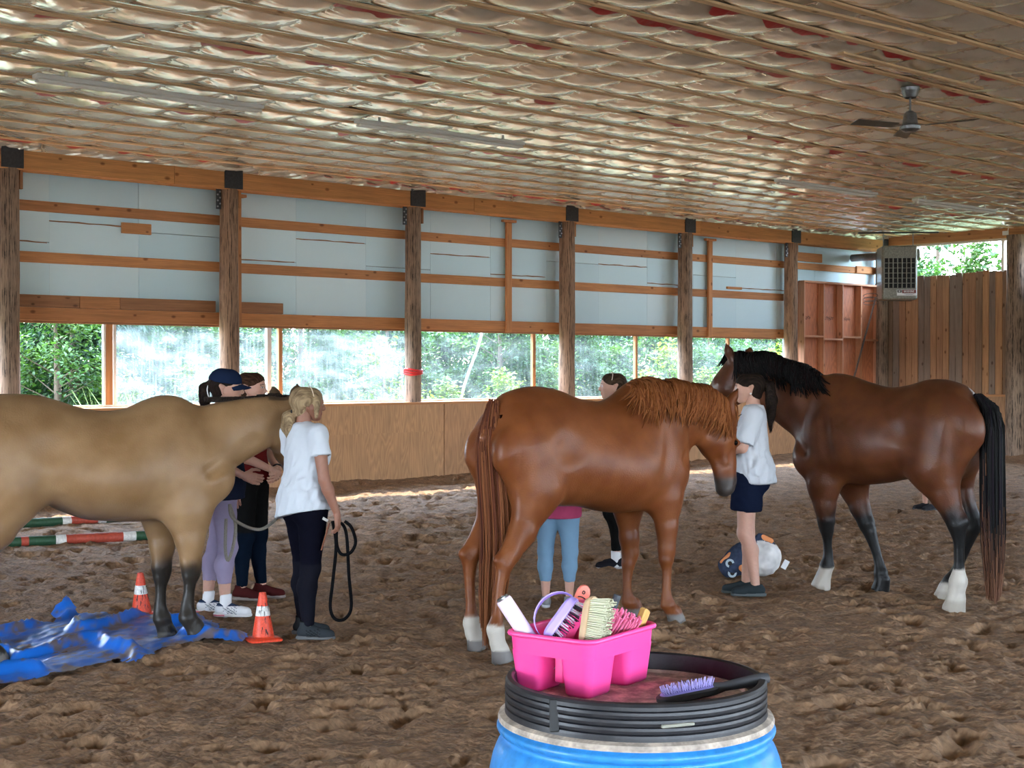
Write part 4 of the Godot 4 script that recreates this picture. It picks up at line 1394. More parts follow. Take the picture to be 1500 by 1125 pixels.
func hoof_ground() -> Array:
	return [[Vector2(-6.55, 11.01), 0.005, 0.32], [Vector2(-6.59, 10.68), 0.025, 0.32], [Vector2(-8.03, 10.91), -0.059, 0.32], [Vector2(-7.92, 10.56), -0.036, 0.32], [Vector2(-4.84, 10.96), 0.065, 0.32], [Vector2(-4.48, 11.23), 0.023, 0.32], [Vector2(-4.73, 11.99), -0.001, 0.32], [Vector2(-4.40, 11.72), 0.030, 0.32], [Vector2(-9.27, 9.49), 0.043, 0.32], [Vector2(-9.28, 9.13), -0.045, 0.32], [Vector2(-10.34, 9.04), -0.062, 0.32], [Vector2(-10.24, 8.70), -0.025, 0.32]]

# ---------------------------------------------------------------- horses
func build_horses() -> void:
	M.coat = painted(0.40, {"metallic_specular": 0.34, "normal_enabled": true, "normal_texture": T.fine_n, "normal_scale": 0.25, "uv1_triplanar": true, "uv1_scale": Vector3.ONE * 3.0})
	M.hair = painted(0.55, {"metallic_specular": 0.12})
	M.eye = mat(Color(0.03, 0.02, 0.02), 0.08)
	var n := noise(81, 1.0, 3)
	var hoof := Color(0.16, 0.145, 0.13)
	var white := Color(0.45, 0.41, 0.35)
	# chestnut
	var chest := func(p: Vector3, _g: Vector3) -> Color:
		var v := n.get_noise_3d(p.x * 5.0, p.y * 5.0, p.z * 5.0)
		var c := Color(0.130, 0.037, 0.0115).lerp(Color(0.185, 0.060, 0.020), clampf(0.5 + v, 0, 1))
		if p.x > 1.1 and p.y < 1.02:
			c = c.lerp(Color(0.045, 0.036, 0.034), smoothstep(1.0, 0.93, p.y + 0.02 * v))
		if p.y < 0.3 and p.x < -0.3:
			c = c.lerp(white, smoothstep(0.17, 0.145, p.y + 0.03 * v))
			if p.y < 0.012 + 0.03 * p.x + 0.02:
				c = hoof
		elif p.y < 0.085:
			c = c.lerp(hoof, smoothstep(0.085, 0.075, p.y))
		return c
	make_horse("chestnut_horse", "chestnut horse with flaxen mane and white hind fetlocks, tail toward the camera", chestnut_frame(), chest, 1, Color(0.13, 0.040, 0.014), Color(0.30, 0.115, 0.042), Color(0.075, 0.024, 0.016), Color(0.24, 0.09, 0.038), 0.30, 0.115, 700)
	# bay
	var bay := func(p: Vector3, _g: Vector3) -> Color:
		var v := n.get_noise_3d(p.x * 5.0 + 9.0, p.y * 5.0, p.z * 5.0)
		var c := Color(0.070, 0.022, 0.010).lerp(Color(0.105, 0.036, 0.015), clampf(0.5 + v, 0, 1))
		var black := Color(0.010, 0.009, 0.009)
		if p.x < 0.9:
			c = c.lerp(black, smoothstep(0.74, 0.56, p.y + 0.05 * v + (0.08 if p.x < -0.2 else 0.0) * -1.0))
		if p.x > 1.35:
			c = c.lerp(Color(0.03, 0.024, 0.022), smoothstep(1.38, 1.28, p.y))
		if p.z < 0.0 and p.x > 0.2 and p.x < 0.9:
			c = c.lerp(white, smoothstep(0.245, 0.225, p.y + 0.03 * v))
		if p.x < 0.0 and p.z < 0.0:
			c = c.lerp(white, smoothstep(0.31, 0.295, p.y + 0.02 * v))
		if p.x < 0.0 and p.z > 0.0:
			c = c.lerp(white, smoothstep(0.16, 0.14, p.y + 0.02 * v))
		if p.y < 0.13 and absf(p.x - 0.25) > 0.2:
			c = c.lerp(Color(0.27, 0.235, 0.19), 0.7 * smoothstep(0.10, 0.07, p.y) + 0.3 * clampf(v, 0.0, 1.0))
		return c
	make_horse("bay_horse", "dark bay horse with black mane and tail and white socks, head raised behind a woman", bay_frame(), bay, -1, Color(0.007, 0.006, 0.006), Color(0.017, 0.015, 0.015), Color(0.008, 0.008, 0.009), Color(0.022, 0.020, 0.022), 0.24, 0.10, 800, Color(0.23, 0.105, 0.06))
	# buckskin
	var buck := func(p: Vector3, _g: Vector3) -> Color:
		var v := n.get_noise_3d(p.x * 4.0 + 19.0, p.y * 4.0, p.z * 4.0)
		var c := Color(0.190, 0.106, 0.047).lerp(Color(0.250, 0.150, 0.074), clampf(0.5 + v, 0, 1))
		var dark := Color(0.020, 0.016, 0.014)
		if p.x > 0.2 and p.x < 0.9:
			c = c.lerp(dark, smoothstep(0.56, 0.44, p.y + 0.04 * v))
		elif p.x < 0.2:
			c = c.lerp(dark, smoothstep(0.55, 0.40, p.y + 0.04 * v))
		c = c.lerp(Color(0.11, 0.07, 0.045), 0.6 * smoothstep(0.05, 0.0, absf(p.z)) * smoothstep(1.30, 1.45, p.y))
		if p.x > 1.1 and p.y < 1.12:
			c = c.lerp(Color(0.05, 0.04, 0.037), smoothstep(1.12, 1.02, p.y))
		if p.x > 1.05 and p.y > 1.50:
			c = c.lerp(dark, 0.7)
		if p.y < 0.03:
			c = Color(0.13, 0.115, 0.095)
		return c
	make_horse("buckskin_horse", "tan buckskin horse with dark legs standing on the blue tarp", buckskin_frame(), buck, 0, Color(0.02, 0.016, 0.014), Color(0.04, 0.03, 0.026), Color(0.02, 0.016, 0.014), Color(0.05, 0.04, 0.03), 0.06, 0.09, 900)

# side: 1 the mane falls to the right, -1 to the left, 0 a short upright mane
func make_horse(called: String, label: String, f: Dictionary, paint: Callable, side: int, mane_a: Color, mane_b: Color, tail_a: Color, tail_b: Color, mane_len: float, tail_w: float, sd: int, tail_end = null) -> void:
	var o := thing(called, label, "horse", f.at, f.turn)
	var loft := make_loft(f.loft)
	var L := []
	# neck and head
	var nk: Array = f.neck
	for i in nk.size() - 1:
		rc(L, nk[i][0], nk[i][1], nk[i + 1][0], nk[i + 1][1], 0.12 if i == 0 else 0.05, nk[i][2])
	var hd: Array = f.head
	for i in hd.size() - 1:
		rc(L, hd[i][0], hd[i][1], hd[i + 1][0], hd[i + 1][1], 0.035, hd[i][2])
	var poll: Vector3 = hd[0][0]
	var muzzle: Vector3 = hd[-1][0]
	var axis := (muzzle - poll).normalized()
	var brow: Vector3 = nk[-2][0] - nk[-1][0]
	var frontv := (axis.cross(Vector3(0, 0, 1))).normalized()
	if frontv.dot(Vector3(1, 0.3, 0)) < 0.0:
		frontv = -frontv
	# forehead to nose bridge, chin and nostrils
	rc(L, poll + axis * 0.06 + frontv * 0.02, 0.075, hd[3][0] + frontv * 0.02, 0.05, 0.04, 0.75)
	ball(L, muzzle - frontv * 0.035 + axis * 0.02, 0.04, 0.03, 1.1)
	for z: float in [-1.0, 1.0]:
		ball(L, muzzle + frontv * 0.045 + Vector3(0, 0, z * 0.055), 0.021, 0.01, 1.0, true)
		ball(L, poll + axis * 0.20 + frontv * 0.055 + Vector3(0, 0, z * 0.070), 0.023, 0.03)
	for e: Array in f.ears:
		var mid: Vector3 = e[0].lerp(e[1], 0.45)
		rc(L, e[0], 0.032, mid, 0.034, 0.02, 0.7)
		rc(L, mid, 0.034, e[1], 0.006, 0.02, 0.7)
	# legs
	for key: String in ["near_fore", "far_fore", "near_hind", "far_hind"]:
		var J: Array = f[key]
		var hind := key.ends_with("hind")
		for i in J.size() - 1:
			var k: float = [0.11, 0.07, 0.03, 0.015][mini(i, 3)] if i < 4 else 0.010
			var s := 1.0
			if i == 0:
				s = 0.62 if hind else 0.5
			elif i == 1:
				s = 0.8
			if i == J.size() - 2:
				# hoof: a flared, flat-ended cone
				var top: Vector3 = J[i][0]
				var foot: Vector3 = J[i + 1][0]
				rc(L, top, J[i][1], foot + Vector3(0, 0.01, 0), J[i + 1][1] * 0.8, 0.012)
				rc(L, foot + Vector3(-0.012, 0.035, 0), J[i + 1][1] * 0.82, foot - Vector3(-0.012, J[i + 1][1] * 0.72, 0), J[i + 1][1] * 1.08, 0.006, 1.0, true)
			else:
				rc(L, J[i][0], J[i][1], J[i + 1][0], J[i + 1][1], k, s)
		if hind:
			# point of hock and the tendon up to it
			var hock: Vector3 = J[4][0]
			ball(L, hock + Vector3(-0.045, 0.035, 0), J[4][1] * 0.55, 0.03)
			rc(L, hock + Vector3(-0.05, 0.03, 0), 0.022, J[2][0] + Vector3(-0.03, 0.02, 0), 0.035, 0.03)
		else:
			# tendon behind the cannon, ergot tuft
			rc(L, J[5][0] + Vector3(-0.014, 0, 0), J[5][1] * 0.5, J[7][0] + Vector3(-0.028, 0, 0), J[7][1] * 0.6, 0.008)
			# knee cap
			ball(L, J[3][0].lerp(J[4][0], 0.5) + Vector3(0.018, 0, 0), J[4][1] * 0.85, 0.015)
			# breast muscle
			ball(L, J[0][0] + Vector3(0.09, -0.02, -signf(J[0][0].z) * 0.04), 0.115, 0.08)
	for z: float in [-1.0, 1.0]:
		var st2: Vector3 = f.near_hind[1][0]
		var el: Vector3 = f.near_fore[1][0]
		# flank hollow, groove behind the shoulder, jugular groove, line between hamstrings and thigh
		ball(L, Vector3(st2.x + 0.20, st2.y + 0.28, z * 0.40), 0.125, 0.08, 1.0, true)
		rc(L, Vector3(el.x - 0.12, el.y + 0.10, z * 0.345), 0.035, Vector3(el.x - 0.04, el.y + 0.50, z * 0.285), 0.03, 0.07, 1.0, false, true)
		rc(L, Vector3(el.x + 0.13, el.y + 0.26, z * 0.235), 0.03, nk[2][0] + Vector3(0, -nk[2][1] * 0.62, z * 0.115), 0.02, 0.05, 1.0, false, true)
		rc(L, Vector3(st2.x - 0.20, st2.y + 0.34, z * 0.335), 0.03, Vector3(st2.x - 0.17, st2.y - 0.05, z * 0.30), 0.03, 0.06, 1.0, false, true)
		rc(L, hd[1][0] + axis * 0.02 - frontv * 0.02 + Vector3(0, 0, z * 0.055), 0.045, hd[1][0] + axis * 0.16 + frontv * 0.03 + Vector3(0, 0, z * 0.05), 0.02, 0.03)
	var out := blank()
	net(out, L, loft, 0.0165, paint)
	put(skin_mesh(out), "body", M.coat, o)
	# eyes
	for z: float in [-1.0, 1.0]:
		var es := surf()
		var c: Vector3 = poll + axis * 0.20 + frontv * 0.05 + Vector3(0, 0, z * 0.072) - frontv * 0.02
		lathe(es, ring_ball(0.021), 12, c)
		done(es, "eye", M.eye, o)
	# mane
	var r := RandomNumberGenerator.new()
	r.seed = sd
	var ms := surf()
	var cr := curve(f.crest, 8)
	for i in (430 if side != 0 else 300):
		var t := r.randf() * (cr.size() - 1.001)
		var p: Vector3 = (cr[int(t)] as Vector3).lerp(cr[int(t) + 1], t - int(t))
		var g0 := 0
		while field(L, loft, p) < 0.0 and g0 < 30:
			p.y += 0.008
			g0 += 1
		var pts := []
		var lean := r.randf_range(-0.10, 0.02) if side != 0 else r.randf_range(-0.02, 0.04)
		if side == 0:
			var up := Vector3(r.randf_range(-0.01, 0.05), 0.007, r.randf_range(-0.012, 0.02))
			pts = [p - Vector3(0, 0.025, 0), p + up * 0.6, p + up + Vector3(0.02, -0.006, 0.01)]
			lock(ms, pts, r.randf_range(0.003, 0.005), mane_a.lerp(mane_b, r.randf()))
			continue
		var ln := mane_len * r.randf_range(0.55, 1.15) * (1.0 if t > 6.0 else 0.7)
		var steps := 6
		for j in steps:
			var fr := float(j) / (steps - 1)
			var q := p + Vector3(lean * fr * fr * 1.6 - 0.02 * fr, 0.022 - ln * fr, 0)
			q.z = side * (0.0 if j == 0 else 0.03)
			var guard := 0
			while j > 0 and field(L, loft, q) < 0.008 + 0.006 * r.randf() and guard < 40:
				q.z += side * 0.008
				guard += 1
			if j == 0:
				q.y = p.y - 0.005
			pts.append(q)
		lock(ms, pts, r.randf_range(0.005, 0.0105), mane_a.lerp(mane_b, pow(r.randf(), 1.4)))
	# forelock
	if side != 0:
		for i in 40:
			var p := poll + Vector3(r.randf_range(-0.02, 0.03), 0.085, r.randf_range(-0.04, 0.04)) - axis * 0.02
			var ln := r.randf_range(0.12, 0.22)
			var pts := [p - Vector3(0, 0.02, 0), p + frontv * 0.075 + axis * 0.05, p + frontv * 0.07 + axis * ln + Vector3(0, 0, r.randf_range(-0.03, 0.03))]
			lock(ms, pts, r.randf_range(0.004, 0.008), mane_a.lerp(mane_b, r.randf()))
	done(ms, "mane", M.hair, o)
	# tail
	var ts := surf()
	var tc := curve(f.tail, 6)
	for i in 520:
		var a := r.randf() * TAU
		var rad := sqrt(r.randf())
		var start := r.randf() * 0.18
		var stop := r.randf_range(0.72, 1.0) if r.randf() < 0.75 else r.randf_range(0.4, 0.8)
		var pts := []
		var wander := r.randf_range(-0.015, 0.015)
		for j in 8:
			var fr := lerpf(start, stop, j / 7.0)
			var tt := fr * (tc.size() - 1.001)
			var c: Vector3 = (tc[int(tt)] as Vector3).lerp(tc[int(tt) + 1], tt - int(tt))
			var w := tail_w * (0.35 + 0.65 * smoothstep(0.0, 0.3, fr)) * (1.0 - 0.45 * smoothstep(0.6, 1.0, fr))
			pts.append(c + Vector3(cos(a) * w * rad * 0.75 + wander * fr, r.randf_range(-0.01, 0.01), sin(a) * w * rad))
		var col := tail_a.lerp(tail_b, pow(r.randf(), 1.6))
		st_lock(ts, pts, r.randf_range(0.004, 0.0085), col, tail_b if tail_end == null else tail_end)
	done(ts, "tail", M.hair, o)

func ring_ball(rad: float, n := 10) -> Array:
	var P := []
	for i in n + 1:
		var a := -PI / 2 + PI * i / n
		P.append(Vector2(maxf(cos(a) * rad, 0.0), sin(a) * rad))
	return P

# a lock whose colour runs from one dye to another toward its tip
func st_lock(st: SurfaceTool, pts: Array, w: float, a: Color, b: Color) -> void:
	st.set_smooth_group(1)
	var n := 4
	var prev := []
	for i in pts.size():
		var f := float(i) / (pts.size() - 1)
		var ring := []
		for k in n:
			var an := TAU * k / n
			ring.append(pts[i] + Vector3(cos(an), 0, sin(an)) * w * lerpf(1.0, 0.4, f * f))
		if i > 0:
			for k in n:
				var o: Vector3 = ring[k] + ring[(k + 1) % n] - pts[i] * 2.0
				var ca := a.lerp(b, smoothstep(0.55, 1.0, (i - 1.0) / (pts.size() - 1)) * 0.8)
				st.set_color(ca)
				quad(st, prev[k], prev[(k + 1) % n], ring[(k + 1) % n], ring[k], o)
		prev = ring

# ---------------------------------------------------------------- people
# own axes of a person: z forward, x to the person's left, y up; joints for a height of 1.68 m
func pose(over := {}) -> Dictionary:
	var J := {
		"ankle_l": Vector3(0.085, 0.085, 0.0), "ankle_r": Vector3(-0.085, 0.085, 0.0),
		"knee_l": Vector3(0.09, 0.47, 0.02), "knee_r": Vector3(-0.09, 0.47, 0.02),
		"hip_l": Vector3(0.085, 0.87, 0.0), "hip_r": Vector3(-0.085, 0.87, 0.0),
		"shoulder_l": Vector3(0.165, 1.37, -0.015), "shoulder_r": Vector3(-0.165, 1.37, -0.015),
		"elbow_l": Vector3(0.205, 1.08, -0.04), "elbow_r": Vector3(-0.205, 1.08, -0.04),
		"wrist_l": Vector3(0.21, 0.85, 0.03), "wrist_r": Vector3(-0.21, 0.85, 0.03),
		"finger_l": Vector3(0.0, -1.0, 0.15), "finger_r": Vector3(0.0, -1.0, 0.15),
		"palm_l": Vector3(-1.0, 0.0, 0.2), "palm_r": Vector3(1.0, 0.0, 0.2),
		"curl_l": 0.45, "curl_r": 0.45, "toe_l": 0.15, "toe_r": -0.15,
		"head": Vector3(0.0, 1.555, 0.02), "look": Vector2(0.0, 0.0), "wide": 1.0, "hands": true, "grain": 1.0}
	for k: String in over:
		J[k] = over[k]
	return J

func hand(L: Array, w: Vector3, dir: Vector3, palm: Vector3, curl: float) -> void:
	var d := dir.normalized()
	var n := (palm - d * palm.dot(d)).normalized()
	var s := d.cross(n)
	rc(L, w - d * 0.02, 0.024, w + d * 0.02, 0.023, 0.015)
	for i in 4:
		var o: float = [-0.030, -0.010, 0.010, 0.028][i]
		var ln: float = [0.060, 0.074, 0.078, 0.070][i]
		var kn := w + d * (0.082 - absf(o) * 0.25) + s * o
		rc(L, w + d * 0.015 + s * o * 0.55, 0.0155, kn, 0.0125, 0.012)
		var p := kn
		var a := curl * 0.7
		for seg in 3:
			var v := d * cos(a) + n * sin(a) + s * o * 0.8
			var q: Vector3 = p + v.normalized() * ln * [0.48, 0.30, 0.24][seg]
			rc(L, p, [0.0098, 0.0090, 0.0084][seg], q, [0.0090, 0.0084, 0.0070][seg], 0.003)
			p = q
			a += curl
	# the thumb leaves the side of the palm near its base
	var t0 := w + d * 0.022 + s * 0.022 + n * 0.008
	var t1 := t0 + (d * 0.6 + s * 0.75 + n * 0.35).normalized() * 0.040
	var t2 := t1 + (d * 0.85 + s * 0.2 + n * 0.45).normalized() * 0.032
	var t3 := t2 + (d * 0.9 - s * 0.05 + n * 0.4).normalized() * 0.026
	rc(L, t0, 0.0155, t1, 0.0115, 0.012)
	rc(L, t1, 0.0112, t2, 0.0098, 0.004)
	rc(L, t2, 0.0098, t3, 0.0078, 0.003)

func head_frame(J: Dictionary) -> Transform3D:
	var b := Basis(Vector3.UP, J.look.x) * Basis(Vector3.RIGHT, J.look.y)
	return Transform3D(b, J.head)

func head_bones(L: Array, X: Transform3D) -> void:
	var P := func(a: Vector3, ra: float, b: Vector3, rb: float, k: float) -> void:
		rc(L, X * a, ra, X * b, rb, k)
	P.call(Vector3(0, 0.035, 0.030), 0.066, Vector3(0, 0.035, -0.040), 0.074, 0.02)
	P.call(Vector3(0, 0.000, 0.040), 0.056, Vector3(0, -0.055, 0.050), 0.040, 0.03)
	P.call(Vector3(0, -0.070, 0.062), 0.026, Vector3(0, -0.078, 0.070), 0.020, 0.025)
	for s: float in [-1.0, 1.0]:
		P.call(Vector3(s * 0.040, -0.020, 0.010), 0.034, Vector3(s * 0.022, -0.066, 0.050), 0.022, 0.03)
		P.call(Vector3(s * 0.036, -0.008, 0.062), 0.026, Vector3(s * 0.030, -0.020, 0.066), 0.022, 0.03)
		P.call(Vector3(s * 0.014, 0.030, 0.086), 0.011, Vector3(s * 0.040, 0.030, 0.074), 0.010, 0.014)
		P.call(Vector3(s * 0.031, 0.010, 0.078), 0.0125, Vector3(s * 0.032, 0.010, 0.078), 0.0125, 0.004)
		# ear
		P.call(Vector3(s * 0.072, 0.018, -0.012), 0.012, Vector3(s * 0.076, 0.022, -0.026), 0.012, 0.008)
		P.call(Vector3(s * 0.076, 0.022, -0.026), 0.012, Vector3(s * 0.070, -0.022, -0.012), 0.009, 0.008)
		P.call(Vector3(s * 0.004, -0.023, 0.104), 0.009, Vector3(s * 0.009, -0.024, 0.100), 0.008, 0.006)
	P.call(Vector3(0, 0.020, 0.094), 0.0085, Vector3(0, -0.016, 0.112), 0.0105, 0.012)
	P.call(Vector3(-0.014, -0.044, 0.090), 0.0085, Vector3(0.014, -0.044, 0.090), 0.0085, 0.008)
	P.call(Vector3(-0.012, -0.054, 0.088), 0.009, Vector3(0.012, -0.054, 0.088), 0.009, 0.008)

func make_person(label: String, at: Vector3, turn: float, h: float, J: Dictionary, skin: Color, hair: Color) -> Dictionary:
	var o := thing("person", label, "person", at, turn)
	o.scale = Vector3.ONE * (h / 1.68)
	var L := []
	var hl := []
	rc(L, Vector3(0, 0.93, -0.01), 0.125, Vector3(0, 1.07, 0), 0.108, 0.05, 0.7)
	rc(L, Vector3(0, 1.07, 0), 0.108, Vector3(0, 1.27, -0.01), 0.128, 0.05, 0.68)
	var X := head_frame(J)
	for sd: String in ["l", "r"]:
		rc(L, Vector3(0, 1.36, -0.02), 0.065, J["shoulder_" + sd], 0.052, 0.04)
		rc(L, J["shoulder_" + sd], 0.050, J["elbow_" + sd], 0.038, 0.03)
		var fm: Vector3 = J["elbow_" + sd].lerp(J["wrist_" + sd], 0.3)
		rc(L, J["elbow_" + sd], 0.037, fm, 0.0385, 0.02)
		rc(L, fm, 0.0385, J["wrist_" + sd], 0.0245, 0.02)
		var calf: Vector3 = J["knee_" + sd].lerp(J["ankle_" + sd], 0.32) + Vector3(0, 0, -0.022)
		rc(L, J["hip_" + sd], 0.083, J["knee_" + sd], 0.055, 0.04)
		rc(L, J["knee_" + sd], 0.053, calf, 0.053, 0.03)
		rc(L, calf, 0.053, J["ankle_" + sd], 0.033, 0.03)
		var toe := Basis(Vector3.UP, J["toe_" + sd])
		rc(L, J["ankle_" + sd] + toe * Vector3(0, -0.04, -0.03), 0.032, J["ankle_" + sd] + toe * Vector3(0, -0.055, 0.12), 0.022, 0.02)
		hand(hl, J["wrist_" + sd], J["finger_" + sd], J["palm_" + sd], J["curl_" + sd])
	rc(L, Vector3(0, 1.36, -0.025), 0.056, X * Vector3(0, -0.03, -0.02), 0.050, 0.03)
	var inv := X.affine_inverse()
	var n := noise(61, 60.0, 2)
	var plain := func(p: Vector3, _g: Vector3) -> Color:
		var v := n.get_noise_3d(p.x, p.y, p.z)
		return skin * (1.0 + 0.08 * v)
	var face := func(p: Vector3, _g: Vector3) -> Color:
		var q := inv * p
		var v := n.get_noise_3d(p.x, p.y, p.z)
		var c := skin * (1.0 + 0.06 * v)
		var ax := absf(q.x)
		if q.z > 0.055:
			if absf(q.y + 0.049) < 0.0095 and ax < 0.024 and q.z > 0.078:
				c = c.lerp(Color(skin.r * 0.85, skin.g * 0.45, skin.b * 0.45), 0.75)
			if absf(q.y - 0.032 - 0.1 * (0.03 - ax)) < 0.0045 and ax > 0.010 and ax < 0.048:
				c = c.lerp(hair, 0.75)
			var e := Vector2((ax - 0.031) / 0.014, (q.y - 0.010) / 0.0062)
			if e.length() < 1.0:
				c = Color(0.60, 0.56, 0.53)
				if Vector2(ax - 0.031, q.y - 0.010).length() < 0.0055:
					c = Color(0.03, 0.02, 0.015)
			elif e.length() < 1.5 and q.y > 0.010:
				c = c.lerp(hair, 0.6)
			c = c.lerp(Color(skin.r, skin.g * 0.72, skin.b * 0.70), 0.35 * clampf(1.0 - Vector2(ax - 0.04, q.y + 0.02).length() / 0.025, 0, 1))
		return c
	var out := blank()
	net(out, L, null, 0.014 * J.grain, plain)
	var hb := []
	head_bones(hb, X)
	net(out, hb, null, 0.0048 * J.grain, face, null, 0.012)
	if J.hands:
		net(out, hl, null, 0.0046, plain, null, 0.012)
	put(skin_mesh(out), "body", M.skin, o)
	return {"node": o, "J": J, "X": X, "hair": hair}

func cloth(called: String, parent: Node, L: Array, cell: float, col: Color, rough := 0.85, shape = null, paint = null, m = null) -> MeshInstance3D:
	var out := blank()
	var flat := func(_p: Vector3, _g: Vector3) -> Color:
		return col
	net(out, L, null, cell, flat if paint == null else paint, shape, 0.03)
	return put(skin_mesh(out), called, M.cloth if m == null else m, parent)

# a top: hem height, sleeve as a share of the upper arm (more than 1 runs down the forearm), looseness
func top(q: Dictionary, col: Color, hem: float, sleeve: float, loose: float, fold: float, sd: int, slant := 0.0, called := "shirt") -> void:
	var J: Dictionary = q.J
	var L := []
	var w: float = J.wide
	rc(L, Vector3(0, 1.31, -0.012), 0.128 * w, Vector3(0, 1.22, -0.002), (0.142 + loose * 0.4) * w, 0.05, 0.70)
	rc(L, Vector3(0, 1.22, -0.002), (0.142 + loose * 0.4) * w, Vector3(0, 1.07, 0), (0.128 + loose) * w, 0.05, 0.72)
	rc(L, Vector3(0, 1.07, 0), (0.128 + loose) * w, Vector3(0, 0.93, -0.015), (0.160 + loose) * w, 0.05, 0.80)
	rc(L, Vector3(0, 0.93, -0.015), (0.160 + loose) * w, Vector3(0, hem - 0.06, -0.022), (0.178 + loose) * w, 0.05, 0.86)
	for s: float in [-1.0, 1.0]:
		ball(L, Vector3(s * 0.07, 1.225, 0.070), 0.072, 0.05)
	for sd2: String in ["l", "r"]:
		var a: Vector3 = J["shoulder_" + sd2]
		var b: Vector3 = J["elbow_" + sd2]
		rc(L, Vector3(0, 1.365, -0.022), 0.062, a, 0.060, 0.05)
		var e := a.lerp(b, minf(sleeve, 1.0))
		rc(L, a, 0.062, e, 0.052 + loose * 0.9, 0.04, 1.0, sleeve <= 1.0)
		if sleeve > 1.0:
			rc(L, b, 0.052, b.lerp(J["wrist_" + sd2], sleeve - 1.0), 0.036, 0.02, 1.0, true)
	rc(L, Vector3(0, 1.34, -0.025), 0.085, Vector3(0, 1.425, -0.018), 0.072, 0.03, 1.0, true)
	var n := noise(sd, 1.0, 2)
	var shape := func(p: Vector3, v: float) -> float:
		var f := absf(n.get_noise_3d(p.x * 9.0 + p.y * 3.0, p.y * 4.0, p.z * 9.0)) * 2.0 - 0.5
		var g := n.get_noise_3d(p.x * 22.0, p.y * 12.0 + p.x * 10.0, p.z * 22.0)
		var r := v + fold * (f + 0.35 * g) * (0.4 + smoothstep(1.30, 1.0, p.y))
		return maxf(r, hem + slant * p.x - p.y)
	cloth(called, q.node, L, 0.0105 * J.grain, col, 0.85, shape)

# leg wear: cut is the height at which it ends, thick the ease over the leg
func bottoms(q: Dictionary, col: Color, cut: float, ease: float, called: String, sd: int, low = null) -> void:
	var J: Dictionary = q.J
	var L := []
	var w: float = J.wide
	rc(L, Vector3(0, 0.93, -0.012), 0.140 * w + ease, Vector3(0, 1.03, 0), 0.125 * w + ease, 0.05, 0.74)
	for s: String in ["l", "r"]:
		var hip: Vector3 = J["hip_" + s]
		var knee: Vector3 = J["knee_" + s]
		var ankle: Vector3 = J["ankle_" + s]
		var sg := 1.0 if s == "l" else -1.0
		ball(L, Vector3(sg * 0.068, 0.865, -0.045), 0.088 * w + ease * 0.6, 0.05)
		if cut > 0.5:
			var e := hip.lerp(knee, (hip.y - cut) / (hip.y - knee.y))
			rc(L, hip, 0.098 + ease, e, 0.085 + ease * 2.2, 0.03, 1.0, true)
			continue
		rc(L, hip, (0.094 + ease) * w, knee, 0.060 + ease, 0.04)
		var calf := knee.lerp(ankle, 0.32) + Vector3(0, 0, -0.022)
		rc(L, knee, 0.058 + ease, calf, 0.0575 + ease, 0.03)
		var end := calf.lerp(ankle, clampf((calf.y - cut) / (calf.y - ankle.y), 0.0, 1.0))
		rc(L, calf, 0.0575 + ease, end, 0.036 + ease + 0.010 * clampf((cut - 0.1) / 0.2, 0, 1), 0.03, 1.0, true)
	var n := noise(sd, 1.0, 2)
	var shape := func(p: Vector3, v: float) -> float:
		return v + 0.0035 * n.get_noise_3d(p.x * 16.0, p.y * 20.0, p.z * 16.0)
	var paint = null
	if low != null:
		paint = func(p: Vector3, _g: Vector3) -> Color:
			return low if p.y < 0.50 else col
	cloth(called, q.node, L, 0.0115 * J.grain, col, 0.85, shape, paint)

